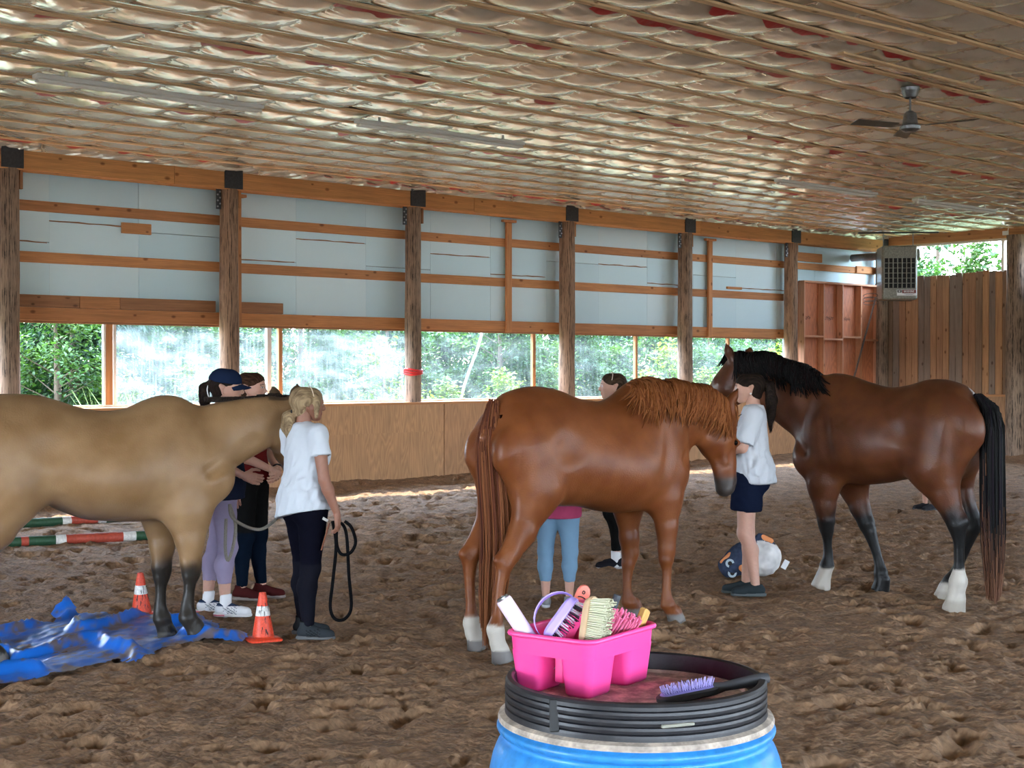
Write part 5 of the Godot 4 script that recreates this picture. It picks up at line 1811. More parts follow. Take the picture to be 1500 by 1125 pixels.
func shoe(q: Dictionary, side: String, upper: Color, sole: Color, high: float, lace: Color, stripe = null) -> void:
	var J: Dictionary = q.J
	var o := Node3D.new()
	o.name = "shoe"
	q.node.add_child(o, true)
	var a: Vector3 = J["ankle_" + side]
	o.position = Vector3(a.x, a.y - 0.085, a.z)
	o.rotation.y = J["toe_" + side]
	if side == "r" and q.has("shoe_meshes"):
		put(q.shoe_meshes[0], "upper", M.cloth, o)
		put(q.shoe_meshes[1], "sole", M.cloth, o)
		shoe_laces(o, high, lace)
		return
	var L := []
	rc(L, Vector3(0, 0.045, -0.042), 0.033, Vector3(0, 0.05, 0.03), 0.038, 0.02)
	rc(L, Vector3(0, 0.05, 0.03), 0.038, Vector3(-0.004, 0.030, 0.145), 0.034, 0.02)
	rc(L, Vector3(-0.018, 0.030, 0.09), 0.028, Vector3(-0.014, 0.026, 0.14), 0.026, 0.02)
	rc(L, Vector3(0.018, 0.030, 0.09), 0.028, Vector3(0.012, 0.026, 0.14), 0.026, 0.02)
	rc(L, Vector3(0, 0.05, -0.02), 0.038, Vector3(0, high, -0.014), 0.040, 0.02, 1.0, true)
	var shape := func(p: Vector3, v: float) -> float:
		return maxf(v, 0.016 - p.y)
	var paint = null
	if stripe != null:
		paint = func(p: Vector3, _g: Vector3) -> Color:
			var t := p.z * 1.0 + p.y * 1.5
			if absf(p.x) > 0.022 and p.z > -0.01 and p.z < 0.085 and p.y < 0.07 and fposmod(t, 0.028) < 0.008:
				return stripe
			if p.y > high - 0.012:
				return stripe
			return upper
	var um := cloth("upper", o, L, 0.006, upper, 0.7, shape, paint)
	var S := []
	rc(S, Vector3(0, 0.012, -0.045), 0.038, Vector3(0, 0.012, 0.05), 0.040, 0.01)
	rc(S, Vector3(0, 0.012, 0.05), 0.040, Vector3(-0.003, 0.012, 0.142), 0.043, 0.01)
	var flat := func(p: Vector3, v: float) -> float:
		return maxf(v, maxf(-p.y, p.y - (0.026 if p.z < 0.0 else 0.022)))
	var rose = null
	if stripe != null and stripe.b > 0.08:
		rose = func(p: Vector3, _g: Vector3) -> Color:
			return Color(0.62, 0.16, 0.20) if p.z < 0.0 and p.y > 0.006 and p.y < 0.02 else sole
	var sm := cloth("sole", o, S, 0.006, sole, 0.7, flat, rose)
	q.shoe_meshes = [um.mesh, sm.mesh]
	shoe_laces(o, high, lace)

func shoe_laces(o: Node3D, high: float, lace: Color) -> void:
	var st := surf()
	for i in 5:
		var z := 0.015 + i * 0.018
		var y := 0.090 - i * 0.0055 if high > 0.1 else 0.086 - i * 0.005
		tube(st, curve([Vector3(-0.026, y - 0.012, z + 0.006), Vector3(0, y, z), Vector3(0.026, y - 0.012, z + 0.006)], 3), [0.0032], 5)
	done(st, "lace", mat(Color(lace.r, lace.g, lace.b).linear_to_srgb(), 0.8), o)

func sock(q: Dictionary, side: String, col: Color, y0: float, y1: float) -> void:
	var J: Dictionary = q.J
	var a: Vector3 = J["ankle_" + side]
	var k: Vector3 = J["knee_" + side]
	var L := []
	var p1 := a.lerp(k, (y1 - a.y) / (k.y - a.y))
	rc(L, a + Vector3(0, y0 - a.y, 0), 0.040, p1, 0.041, 0.01, 1.0, true)
	cloth("sock", q.node, L, 0.008, col)

# hair as a smooth mass with streaks; tail: points of a ponytail in the head's axes with radii
func hairdo(q: Dictionary, light: Color, dark: Color, tail: Array, sd: int, extra := [], hairline := 0.0) -> void:
	var X: Transform3D = q.X
	var L := []
	rc(L, X * Vector3(0, 0.048, 0.022), 0.0735, X * Vector3(0, 0.040, -0.044), 0.083, 0.02)
	rc(L, X * Vector3(0, 0.020, -0.05), 0.074, X * Vector3(0, -0.035, -0.045), 0.056, 0.02)
	for e: Array in extra:
		rc(L, X * e[0], e[1], X * e[2], e[3], 0.02)
	for i in tail.size() - 1:
		rc(L, X * tail[i][0], tail[i][1], X * tail[i + 1][0], tail[i + 1][1], 0.012)
	# the face, the ears and the nape stay free
	rc(L, X * Vector3(0, -0.03 + hairline, 0.118), 0.080, X * Vector3(0, -0.12, 0.105), 0.09, 0.012, 1.0, false, true)
	for s: float in [-1.0, 1.0]:
		if extra.is_empty():
			rc(L, X * Vector3(s * 0.098, 0.0, -0.005), 0.030, X * Vector3(s * 0.09, -0.06, 0.02), 0.036, 0.012, 1.0, false, true)
	var n := noise(sd, 1.0, 2)
	var inv := X.affine_inverse()
	var knot: Vector3 = tail[0][0] if tail.size() > 0 else Vector3(0, -0.2, -0.1)
	var streak := func(p: Vector3, _g: Vector3) -> Color:
		var h := inv * p
		var d := h - knot
		var an := atan2(d.x, d.y + 0.2)
		var v := n.get_noise_3d(an * 34.0, d.length() * 5.0, h.z * 14.0)
		return dark.lerp(light, clampf(0.45 + 0.9 * v, 0.0, 1.0))
	var shape := func(p: Vector3, v: float) -> float:
		var h := inv * p
		var d := h - knot
		return v + 0.0028 * n.get_noise_3d(atan2(d.x, d.y + 0.2) * 30.0, d.length() * 6.0, h.z * 10.0)
	cloth("hair", q.node, L, 0.0058 * q.J.grain, light, 0.5, shape, streak, M.hair)
	if tail.size() > 1:
		var st := surf()
		var r := RandomNumberGenerator.new()
		r.seed = sd
		for i in 70:
			var pts := []
			var off := Vector3(r.randf_range(-1, 1), r.randf_range(-0.2, 0.2), r.randf_range(-1, 1)) * 0.6
			for j in tail.size():
				pts.append(X * (tail[j][0] + off * tail[j][1] * 1.3 + Vector3(r.randfn(), r.randfn(), r.randfn()) * 0.004))
			pts.append(X * (tail[-1][0] + off * tail[-1][1] * 1.5 + (tail[-1][0] - tail[-2][0]).normalized() * r.randf_range(0.01, 0.06)))
			lock(st, pts, r.randf_range(0.002, 0.0038), dark.lerp(light, r.randf()))
		done(st, "ponytail", M.hair, q.node)

func facing(phi: float) -> float:
	# phi in degrees: 0 faces right along the picture, 90 away from the photographer
	var a := deg_to_rad(phi)
	var right := Vector3(0.738, 0, 0.675)
	var away := Vector3(0.675, 0, -0.738)
	var f := right * cos(a) + away * sin(a)
	return atan2(f.x, f.z)

func on_sand(x: float, z: float, lift := 0.0) -> Vector3:
	return Vector3(x, base_height(x, z) + lift, z)

func build_people() -> void:
	M.skin = painted(0.55, {"subsurf_scatter_enabled": true, "subsurf_scatter_strength": 0.06})
	M.cloth = painted(0.9, {"metallic_specular": 0.08})
	var fair := Color(0.50, 0.275, 0.20)
	var tan_skin := Color(0.245, 0.108, 0.068)
	# woman in a navy cap
	var q := make_person("woman in navy cap and lavender leggings standing behind the buckskin horse", on_sand(-8.55, 8.62), facing(2), 1.69,
		pose({"ankle_l": Vector3(0.08, 0.085, -0.13), "ankle_r": Vector3(-0.08, 0.085, 0.02), "knee_l": Vector3(0.085, 0.47, -0.06), "knee_r": Vector3(-0.085, 0.47, 0.04),
			"elbow_r": Vector3(-0.21, 1.08, -0.05), "wrist_r": Vector3(-0.18, 0.97, 0.16), "finger_r": Vector3(0.2, -0.3, 1), "toe_l": 0.05, "toe_r": -0.05, "look": Vector2(-0.05, 0.04)}), fair, Color(0.035, 0.02, 0.015))
	top(q, Color(0.014, 0.017, 0.035), 0.80, 0.7, 0.02, 0.006, 101)
	bottoms(q, Color(0.275, 0.235, 0.335), 0.225, 0.004, "leggings", 102)
	for s: String in ["l", "r"]:
		sock(q, s, Color(0.72, 0.72, 0.74), 0.03, 0.155)
		shoe(q, s, Color(0.66, 0.66, 0.66), Color(0.72, 0.70, 0.68), 0.085, Color(0.6, 0.6, 0.6), Color(0.03, 0.045, 0.09))
	hairdo(q, Color(0.03, 0.02, 0.016), Color(0.012, 0.009, 0.008), [[Vector3(0, 0.035, -0.12), 0.022], [Vector3(0, 0.0, -0.155), 0.036], [Vector3(0, -0.09, -0.150), 0.036], [Vector3(0, -0.2, -0.13), 0.022]], 103)
	cap(q, Color(0.014, 0.020, 0.050))
	# dark haired woman in maroon
	q = make_person("dark haired woman in maroon top and black leggings, hands clasped before her", on_sand(-8.03, 8.13), facing(-22), 1.68,
		pose({"elbow_l": Vector3(0.225, 1.09, 0.02), "elbow_r": Vector3(-0.225, 1.09, 0.02), "wrist_l": Vector3(0.055, 0.955, 0.205), "wrist_r": Vector3(-0.055, 0.965, 0.215),
			"finger_l": Vector3(-0.75, -0.5, 0.25), "finger_r": Vector3(0.75, -0.55, 0.25), "palm_l": Vector3(-0.3, 0.2, -1), "palm_r": Vector3(0.3, 0.2, -1), "curl_l": 0.6, "curl_r": 0.7,
			"ankle_l": Vector3(0.08, 0.085, 0.05), "ankle_r": Vector3(-0.08, 0.085, -0.02), "toe_l": 0.25, "toe_r": 0.15, "look": Vector2(0.12, 0.0)}), fair, Color(0.05, 0.025, 0.016))
	top(q, Color(0.115, 0.012, 0.014), 0.88, 0.72, 0.0, 0.005, 111)
	bottoms(q, Color(0.008, 0.008, 0.009), 0.10, 0.004, "leggings", 112, Color(0.006, 0.008, 0.018))
	for s: String in ["l", "r"]:
		shoe(q, s, Color(0.055, 0.013, 0.014), Color(0.25, 0.20, 0.18), 0.105, Color(0.09, 0.02, 0.02))
	hairdo(q, Color(0.07, 0.035, 0.022), Color(0.02, 0.011, 0.008), [[Vector3(0, 0.01, -0.125), 0.020], [Vector3(0, -0.03, -0.145), 0.030], [Vector3(0, -0.12, -0.125), 0.020]], 113, [], 0.012)
	wristband(q, "l")
	# blonde woman, seen from behind
	q = make_person("blonde woman in white tee and black leggings holding a coiled black lead", on_sand(-8.68, 9.80, 0.02), facing(42), 1.57,
		pose({"ankle_l": Vector3(0.10, 0.085, 0.05), "ankle_r": Vector3(-0.085, 0.085, -0.04), "toe_l": -0.75, "toe_r": -0.75, "knee_l": Vector3(0.10, 0.47, 0.05), "knee_r": Vector3(-0.085, 0.47, -0.02),
			"elbow_r": Vector3(-0.245, 1.07, -0.02), "wrist_r": Vector3(-0.275, 0.845, 0.06), "finger_r": Vector3(-0.05, -1, 0.15), "palm_r": Vector3(0.8, 0, -0.5), "curl_r": 0.62,
			"elbow_l": Vector3(0.20, 1.08, 0.02), "wrist_l": Vector3(0.17, 0.90, 0.10), "look": Vector2(-0.42, 0.06), "wide": 1.06}), tan_skin, Color(0.25, 0.15, 0.08))
	top(q, Color(0.47, 0.50, 0.54), 0.825, 0.48, 0.018, 0.009, 121, -0.22)
	bottoms(q, Color(0.007, 0.007, 0.008), 0.09, 0.006, "leggings", 122, Color(0.009, 0.010, 0.014))
	for s: String in ["l", "r"]:
		shoe(q, s, Color(0.030, 0.034, 0.038), Color(0.11, 0.11, 0.11), 0.125, Color(0.25, 0.25, 0.26), Color(0.008, 0.008, 0.009))
	hairdo(q, Color(0.38, 0.275, 0.16), Color(0.14, 0.094, 0.055), [[Vector3(0, -0.055, -0.105), 0.024], [Vector3(0.0, -0.085, -0.128), 0.042], [Vector3(0.008, -0.150, -0.122), 0.050], [Vector3(0.018, -0.215, -0.105), 0.028]], 123,
		[[Vector3(-0.062, 0.03, 0.045), 0.028, Vector3(-0.066, -0.075, 0.050), 0.014], [Vector3(0.062, 0.03, 0.045), 0.028, Vector3(0.066, -0.075, 0.050), 0.014], [Vector3(-0.068, 0.045, -0.012), 0.024, Vector3(-0.072, 0.008, -0.02), 0.018], [Vector3(0.068, 0.045, -0.012), 0.024, Vector3(0.072, 0.008, -0.02), 0.018]])
	var hb := surf()
	var X: Transform3D = q.X
	var P := []
	for i in 17:
		var a := TAU * i / 16
		P.append(X * (Vector3(0, -0.058, -0.112) + Vector3(cos(a) * 0.024, sin(a) * 0.020 + 0.0, -cos(a * 2) * 0.003)))
	tube(hb, P, [0.008], 6)
	done(hb, "hair_tie", M.black, q.node)
	sunglasses(q)
	var mk := surf()
	box(mk, Vector3(-0.185, 0.80, 0.03), Vector3(0.004, 0.018, 0.045), 0.001, Basis(Vector3.RIGHT, 0.5))
	done(mk, "print_mark", M.white, q.node)
	held_lead(q)
	# woman beyond the chestnut horse
	q = make_person("woman in black whose face shows above the chestnut horse's back", on_sand(-4.82, 8.80), facing(186), 1.67,
		pose({"ankle_l": Vector3(0.07, 0.085, 0.0), "ankle_r": Vector3(-0.07, 0.085, -0.08), "toe_l": 0.1, "toe_r": 0.0, "hands": false, "grain": 1.15}), fair, Color(0.05, 0.03, 0.02))
	top(q, Color(0.010, 0.010, 0.011), 0.84, 0.7, 0.012, 0.006, 131)
	bottoms(q, Color(0.008, 0.008, 0.009), 0.155, 0.004, "leggings", 132)
	for s: String in ["l", "r"]:
		sock(q, s, Color(0.70, 0.70, 0.72), 0.03, 0.155)
		shoe(q, s, Color(0.018, 0.018, 0.020), Color(0.45, 0.45, 0.45), 0.085, Color(0.03, 0.03, 0.03))
	hairdo(q, Color(0.085, 0.055, 0.035), Color(0.028, 0.019, 0.013), [[Vector3(0, -0.03, -0.115), 0.022], [Vector3(0, -0.06, -0.135), 0.034], [Vector3(0, -0.09, -0.12), 0.022]], 133, [], 0.018)
	sunglasses(q)
	# girl behind the chestnut horse's belly
	q = make_person("girl in long pink top and light blue leggings hidden behind the chestnut horse's belly", on_sand(-6.62, 9.95), facing(80), 1.42,
		pose({"ankle_l": Vector3(0.10, 0.085, 0.0), "ankle_r": Vector3(-0.10, 0.085, 0.02), "knee_l": Vector3(0.105, 0.47, 0.02), "knee_r": Vector3(-0.105, 0.47, 0.02), "hands": false, "wide": 1.1, "grain": 1.5}), fair, Color(0.10, 0.06, 0.035))
	top(q, Color(0.30, 0.045, 0.10), 0.76, 0.7, 0.015, 0.006, 141)
	bottoms(q, Color(0.155, 0.255, 0.36), 0.215, 0.006, "leggings", 142)
	for s: String in ["l", "r"]:
		shoe(q, s, Color(0.2, 0.2, 0.2), Color(0.4, 0.4, 0.4), 0.085, Color(0.3, 0.3, 0.3))
	hairdo(q, Color(0.12, 0.07, 0.04), Color(0.05, 0.03, 0.02), [[Vector3(0, -0.03, -0.115), 0.022], [Vector3(0, -0.09, -0.13), 0.03], [Vector3(0, -0.16, -0.12), 0.02]], 143)
	# woman in white tee and shorts at the chestnut's head
	q = make_person("dark ponytailed woman in white tee and navy shorts at the chestnut horse's head", on_sand(-5.16, 10.54), facing(172), 1.67,
		pose({"ankle_l": Vector3(0.075, 0.085, -0.03), "ankle_r": Vector3(-0.075, 0.085, 0.04), "knee_l": Vector3(0.08, 0.47, 0.05), "knee_r": Vector3(-0.08, 0.47, 0.03), "hip_l": Vector3(0.085, 0.87, 0.03), "hip_r": Vector3(-0.085, 0.87, 0.03),
			"elbow_l": Vector3(0.20, 1.12, 0.07), "wrist_l": Vector3(0.0, 1.10, 0.235), "finger_l": Vector3(-1, -0.1, -0.05), "palm_l": Vector3(0, -0.2, -1),
			"elbow_r": Vector3(-0.20, 1.12, 0.07), "wrist_r": Vector3(0.07, 1.07, 0.215), "finger_r": Vector3(1, 0.1, -0.35), "palm_r": Vector3(-0.3, -0.1, -1), "curl_r": 0.35, "toe_l": 0.0, "toe_r": 0.05, "look": Vector2(0.0, 0.05)}), fair, Color(0.025, 0.015, 0.012))
	top(q, Color(0.55, 0.58, 0.62), 0.845, 0.86, 0.026, 0.008, 151)
	bottoms(q, Color(0.010, 0.012, 0.028), 0.645, 0.016, "shorts", 152)
	for s: String in ["l", "r"]:
		shoe(q, s, Color(0.030, 0.036, 0.042), Color(0.10, 0.11, 0.11), 0.082, Color(0.10, 0.10, 0.09))
	hairdo(q, Color(0.03, 0.02, 0.016), Color(0.010, 0.008, 0.007), [[Vector3(0, 0.045, -0.118), 0.022], [Vector3(0, 0.02, -0.155), 0.036], [Vector3(0, -0.09, -0.165), 0.046], [Vector3(0, -0.20, -0.155), 0.036], [Vector3(0.01, -0.28, -0.15), 0.014]], 153)
	var pe := surf()
	lathe(pe, ring_ball(0.0075), 8, q.X * Vector3(0.074, -0.033, -0.012))
	done(pe, "pearl_earring", M.white, q.node)
	var nk := surf()
	P = []
	for i in 15:
		var a := PI * i / 14.0
		P.append(Vector3(cos(a) * 0.068, 1.432 - 0.085 * sin(a), -0.015 + sin(a) * 0.115))
	tube(nk, P, [0.0028], 5)
	done(nk, "necklace", M.black, q.node)
	# a bare leg shows beyond the bay horse
	q = make_person("person with bare shins mostly hidden far beyond the bay horse", on_sand(1.74, 7.79), facing(200), 1.46, pose({"hands": false, "grain": 1.9}), fair, Color(0.05, 0.03, 0.02))
	top(q, Color(0.05, 0.05, 0.06), 0.85, 0.7, 0.01, 0.005, 161)
	bottoms(q, Color(0.02, 0.02, 0.03), 0.62, 0.012, "shorts", 162)
	for s: String in ["l", "r"]:
		shoe(q, s, Color(0.03, 0.03, 0.035), Color(0.08, 0.08, 0.08), 0.082, Color(0.1, 0.1, 0.1))
	hairdo(q, Color(0.06, 0.04, 0.03), Color(0.03, 0.02, 0.015), [[Vector3(0, -0.03, -0.115), 0.022], [Vector3(0, -0.09, -0.13), 0.03]], 163)

func cap(q: Dictionary, col: Color) -> void:
	var X: Transform3D = q.X
	var L := []
	rc(L, X * Vector3(0, 0.052, 0.016), 0.086, X * Vector3(0, 0.050, -0.038), 0.092, 0.02)
	var inv := X.affine_inverse()
	var shape := func(p: Vector3, v: float) -> float:
		var h := inv * p
		return maxf(v, 0.040 - 0.10 * h.z - h.y + 0.012 * smoothstep(-0.05, -0.13, h.z))
	var o := cloth("cap", q.node, L, 0.006, col, 0.85, shape)
	var st := surf()
	st.set_smooth_group(1)
	st.set_color(col)
	var f := func(i: int, j: int, dy: float) -> Vector3:
		var a := deg_to_rad(lerpf(-68.0, 68.0, i / 14.0))
		var ext := 0.072 * pow(maxf(cos(a * 1.25), 0.0), 0.6) * j / 5.0
		return X * Vector3(sin(a) * (0.083 + ext * 0.55), 0.034 - 0.020 * j / 5.0 - 0.028 * sin(a) * sin(a) + dy, 0.020 + cos(a) * 0.076 + ext)
	for i in 14:
		for j in 5:
			for dy: float in [0.0, 0.004]:
				quad(st, f.call(i, j, dy), f.call(i + 1, j, dy), f.call(i + 1, j + 1, dy), f.call(i, j + 1, dy), X.basis * Vector3(0, 1 if dy > 0 else -1, 0.1))
		quad(st, f.call(i, 5, 0.0), f.call(i + 1, 5, 0.0), f.call(i + 1, 5, 0.004), f.call(i, 5, 0.004), X.basis * Vector3(0, 0, 1))
	done(st, "visor", M.cloth, o)
	var sb := surf()
	tube(sb, curve([X * Vector3(-0.028, 0.03, -0.122), X * Vector3(-0.034, -0.01, -0.128), X * Vector3(-0.026, -0.055, -0.118), X * Vector3(-0.02, -0.075, -0.10)], 4), [0.004], 5)
	done(sb, "white_strap", M.white, o)

func sunglasses(q: Dictionary) -> void:
	var X: Transform3D = q.X
	var st := surf()
	var P := []
	for i in 17:
		var a := PI * i / 16
		P.append(X * Vector3(cos(a) * 0.090, 0.062 + 0.068 * sin(a), 0.020 - 0.018 * sin(a)))
	tube(st, P, [0.0035], 5)
	done(st, "sunglasses", M.wrap, q.node)

func wristband(q: Dictionary, side: String) -> void:
	var w: Vector3 = q.J["wrist_" + side]
	var e: Vector3 = q.J["elbow_" + side]
	var d := (e - w).normalized()
	var st := surf()
	var x := d.cross(Vector3.UP).normalized()
	var y := d.cross(x)
	var P := []
	for i in 15:
		var a := TAU * i / 14
		P.append(w + d * 0.03 + (x * cos(a) + y * sin(a)) * 0.029)
	tube(st, P, [0.009], 6)
	box(st, w + d * 0.03 + Vector3(0.012, 0.022, 0.018), Vector3(0.034, 0.012, 0.034), 0.003)
	done(st, "watch", M.black, q.node)

# the lead rope carried in the blonde woman's hand: a thing of its own
func held_lead(q: Dictionary) -> void:
	var n: Node3D = q.node
	var w: Vector3 = n.transform * (q.J.wrist_r + Vector3(-0.005, -0.085, 0.035))
	var o := thing("lead_rope", "coiled black lead rope hanging from the blonde woman's hand", "rope", w)
	var st := surf()
	var r := Vector3(0.738, 0, 0.675)
	var t := Vector3(-0.675, 0, 0.738)
	var pts := []
	for e: Array in [[-0.055, 0.03], [-0.035, -0.12], [-0.055, -0.34], [-0.07, -0.50], [-0.04, -0.575], [0.02, -0.575], [0.06, -0.50], [0.045, -0.30], [0.03, -0.06], [0.0, 0.015], [-0.03, -0.02], [-0.03, -0.12], [0.0, -0.175], [0.055, -0.165], [0.085, -0.10], [0.06, -0.01], [0.02, 0.03]]:
		pts.append(r * e[0] + Vector3(0, e[1], 0) + t * (0.01 * sin(e[1] * 20.0)))
	tube(st, curve(pts, 6), [0.0105], 7)
	done(st, "rope", mat(Color(0.05, 0.05, 0.055), 0.9, {"metallic_specular": 0.15}), o)
	var lt := surf()
	bar(lt, r * -0.075 + Vector3(0, 0.02, 0), r * -0.125 + Vector3(0, -0.15, 0), 0.03, 0.008)
	done(lt, "leather_end", mat(Color(0.45, 0.24, 0.14), 0.6), o)

# ---------------------------------------------------------------- things in the arena
func build_props() -> void:
	build_lamps()
	build_fan_and_heater()
	build_barrel()
	build_tarp_and_cones()
	build_poles_and_ropes()
	build_plush()

func build_lamps() -> void:
	var house := mat(Color(0.86, 0.86, 0.84), 0.5)
	var glass := mat(Color(0.93, 0.93, 0.91), 0.25)
	var starts := [-8.15, -4.55, 2.75, 6.25]
	var where := ["above the buckskin horse's head", "above the ribboned post", "halfway to the hanging heater", "nearest the hanging heater"]
	for i in starts.size():
		var x: float = starts[i] + 1.2
		var o := thing("fluorescent_light", "long white unlit fluorescent fixture on the ceiling, " + where[i], "light", Vector3(x, CEIL_Y - 0.145, 4.75), 0.0, "fluorescent fixtures")
		board("housing", o, Vector3(-1.2, 0.02, -0.06), Vector3(1.2, 0.06, 0.06), house, 0.006)
		for hx: float in [-0.9, 0.9]:
			board("hanger", o, Vector3(hx - 0.012, 0.055, -0.012), Vector3(hx + 0.012, 0.115, 0.012), house, 0.002)
		for z: float in [-0.035, 0.035]:
			var st := surf()
			tube(st, [Vector3(-1.18, 0.0, z), Vector3(1.18, 0.0, z)], [0.014], 8)
			done(st, "tube", glass, o)

func build_fan_and_heater() -> void:
	var f := thing("ceiling_fan", "small grey metal ceiling fan on a short rod", "fan", Vector3(-1.555, CEIL_Y - 0.05, 9.61))
	var metal: Material = M.galv
	var st := surf()
	lathe(st, [Vector2(0.05, -0.10), Vector2(0.062, -0.09), Vector2(0.085, -0.03), Vector2(0.09, 0.0), Vector2(0.0, 0.0)], 20)
	done(st, "canopy", metal, f)
	st = surf()
	tube(st, [Vector3(0, -0.02, 0), Vector3(0, -0.26, 0)], [0.011], 8)
	done(st, "rod", metal, f)
	st = surf()
	lathe(st, [Vector2(0.0, -0.43), Vector2(0.05, -0.425), Vector2(0.095, -0.40), Vector2(0.10, -0.37), Vector2(0.085, -0.355), Vector2(0.075, -0.35), Vector2(0.06, -0.25), Vector2(0.03, -0.225), Vector2(0.0, -0.22)], 24)
	done(st, "motor", metal, f)
	var dark := mat(Color(0.36, 0.33, 0.29), 0.5)
	for k in 3:
		var a := deg_to_rad(-79.0 + 120.0 * k)
		var b := Basis(Vector3.UP, a)
		st = surf()
		box(st, b * Vector3(0.13, -0.37, 0), Vector3(0.12, 0.006, 0.035), 0.001, b)
		for s in 6:
			var x0 := 0.17 + s * 0.08
			box(st, b * Vector3(x0 + 0.04, -0.37 + 0.0, 0), Vector3(0.081, 0.007, 0.11 + 0.006 * s), 0.001, b * Basis(Vector3.RIGHT, 0.24))
		done(st, "blade", dark, f)
	# unit heater hanging in the corner
	var h := thing("unit_heater", "grey gas unit heater with black grille hanging in the far corner", "heater", Vector3(11.0, 3.06, 1.42), deg_to_rad(-48.0))
	var W := 0.68
	var D := 0.72
	var H := 1.06
	st = surf()
	box(st, Vector3(0, H * 0.5, -D * 0.5), Vector3(W, H - 0.002, D), 0.03)
	done(st, "casing", M.heater, h)
	board("top_panel", h, Vector3(-W * 0.46, H * 0.79, -0.002), Vector3(W * 0.46, H * 0.91, 0.012), M.heater, 0.004)
	board("grille_recess", h, Vector3(-W * 0.44, H * 0.21, -0.02), Vector3(W * 0.44, H * 0.77, 0.003), M.black, 0.0)
	for i in 8:
		var x := lerpf(-W * 0.44, W * 0.44, i / 7.0)
		board("louver", h, Vector3(x - 0.008, H * 0.21, 0.0), Vector3(x + 0.008, H * 0.77, 0.03), M.heater, 0.002)
	for i in 7:
		var y := lerpf(H * 0.21, H * 0.77, i / 6.0)
		board("crossbar", h, Vector3(-W * 0.44, y - 0.006, 0.0), Vector3(W * 0.44, y + 0.006, 0.014), M.heater, 0.001)
	board("side_plate", h, Vector3(-W * 0.5 - 0.006, H * 0.60, -D * 0.75), Vector3(-W * 0.5, H * 0.82, -D * 0.12), M.galv, 0.002)
	board("side_plate", h, Vector3(-W * 0.5 - 0.006, H * 0.34, -D * 0.75), Vector3(-W * 0.5, H * 0.50, -D * 0.12), M.galv, 0.002)
	var lab := board("name_plate", h, Vector3(-W * 0.08, H * 0.075, 0.0), Vector3(W * 0.47, H * 0.185, 0.008), M.white, 0.001)
	board("red_field", lab, Vector3(-W * 0.275 + 0.10, -0.012, 0.004), Vector3(W * 0.275 - 0.01, H * 0.05, 0.007), mat(Color(0.42, 0.08, 0.08), 0.5), 0.0)
	board("logo_field", lab, Vector3(-W * 0.275 + 0.01, 0.0, 0.004), Vector3(-W * 0.275 + 0.09, H * 0.05, 0.007), M.ink, 0.0)
	var sf := SystemFont.new()
	sf.font_names = PackedStringArray(["Droid Sans"])
	sf.font_weight = 700
	for e: Array in [["MODINE", 0.0032, Vector3(0.045, 0.021, 0.008), M.white], ["M", 0.003, Vector3(-W * 0.275 + 0.05, 0.026, 0.008), M.white]]:
		var tm := TextMesh.new()
		tm.text = e[0]
		tm.font = sf
		tm.font_size = 16
		tm.pixel_size = e[1]
		tm.depth = 0.002
		var t := put(tm, "lettering", e[3], lab)
		t.position = e[2]
	var fine := surf()
	for q in 2:
		box(fine, Vector3(0.05, -0.026 - q * 0.014, 0.005), Vector3(0.20 - 0.06 * q, 0.004, 0.002))
	done(fine, "fine_print", M.ink, lab)
	for x: float in [-W * 0.42, W * 0.42]:
		st = surf()
		tube(st, [Vector3(x, H - 0.01, -0.2), Vector3(x, CEIL_Y - 3.06 - 0.06, -0.2)], [0.009], 6)
		done(st, "hanger_rod", M.galv, h)
	st = surf()
	box(st, Vector3(0, CEIL_Y - 3.06 - 0.075, -0.2), Vector3(1.55, 0.03, 0.035), 0.002)
	done(st, "hanger_bar", M.steel_dark, h)
	# flue through the wall, and the coil of wire beneath
	st = surf()
	tube(st, [Vector3(-0.1, H * 0.86, -D + 0.02), Vector3(-0.42, H * 0.86, -D - 0.25), Vector3(-0.75, H * 0.86, -D - 0.55)], [0.075], 16)
	done(st, "flue_pipe", M.galv, h)
	st = surf()
	tube(st, [Vector3(W * 0.5 - 0.02, H * 0.86, -D * 0.6), Vector3(W * 0.5 + 0.10, H * 0.86, -D * 0.6)], [0.13, 0.12], 16)
	done(st, "burner_box", M.heater, h)
	st = surf()
	for k in 3:
		var P := []
		for i in 15:
			var a := TAU * i / 14
			P.append(Vector3(-0.5 + cos(a) * 0.14, 0.10 - k * 0.07 + sin(a) * 0.04, -0.4 + sin(a) * 0.10))
		tube(st, P, [0.006], 5)
	done(st, "wire_coil", M.galv, h)

func ring_line(r: float, y: float, n := 48) -> Array:
	var P := []
	for i in n + 1:
		var a := TAU * i / n
		P.append(Vector3(cos(a) * r, y, sin(a) * r))
	return P

const BARREL := Vector3(-11.412, 0.0, 15.134)
const RIM_Y := 0.985

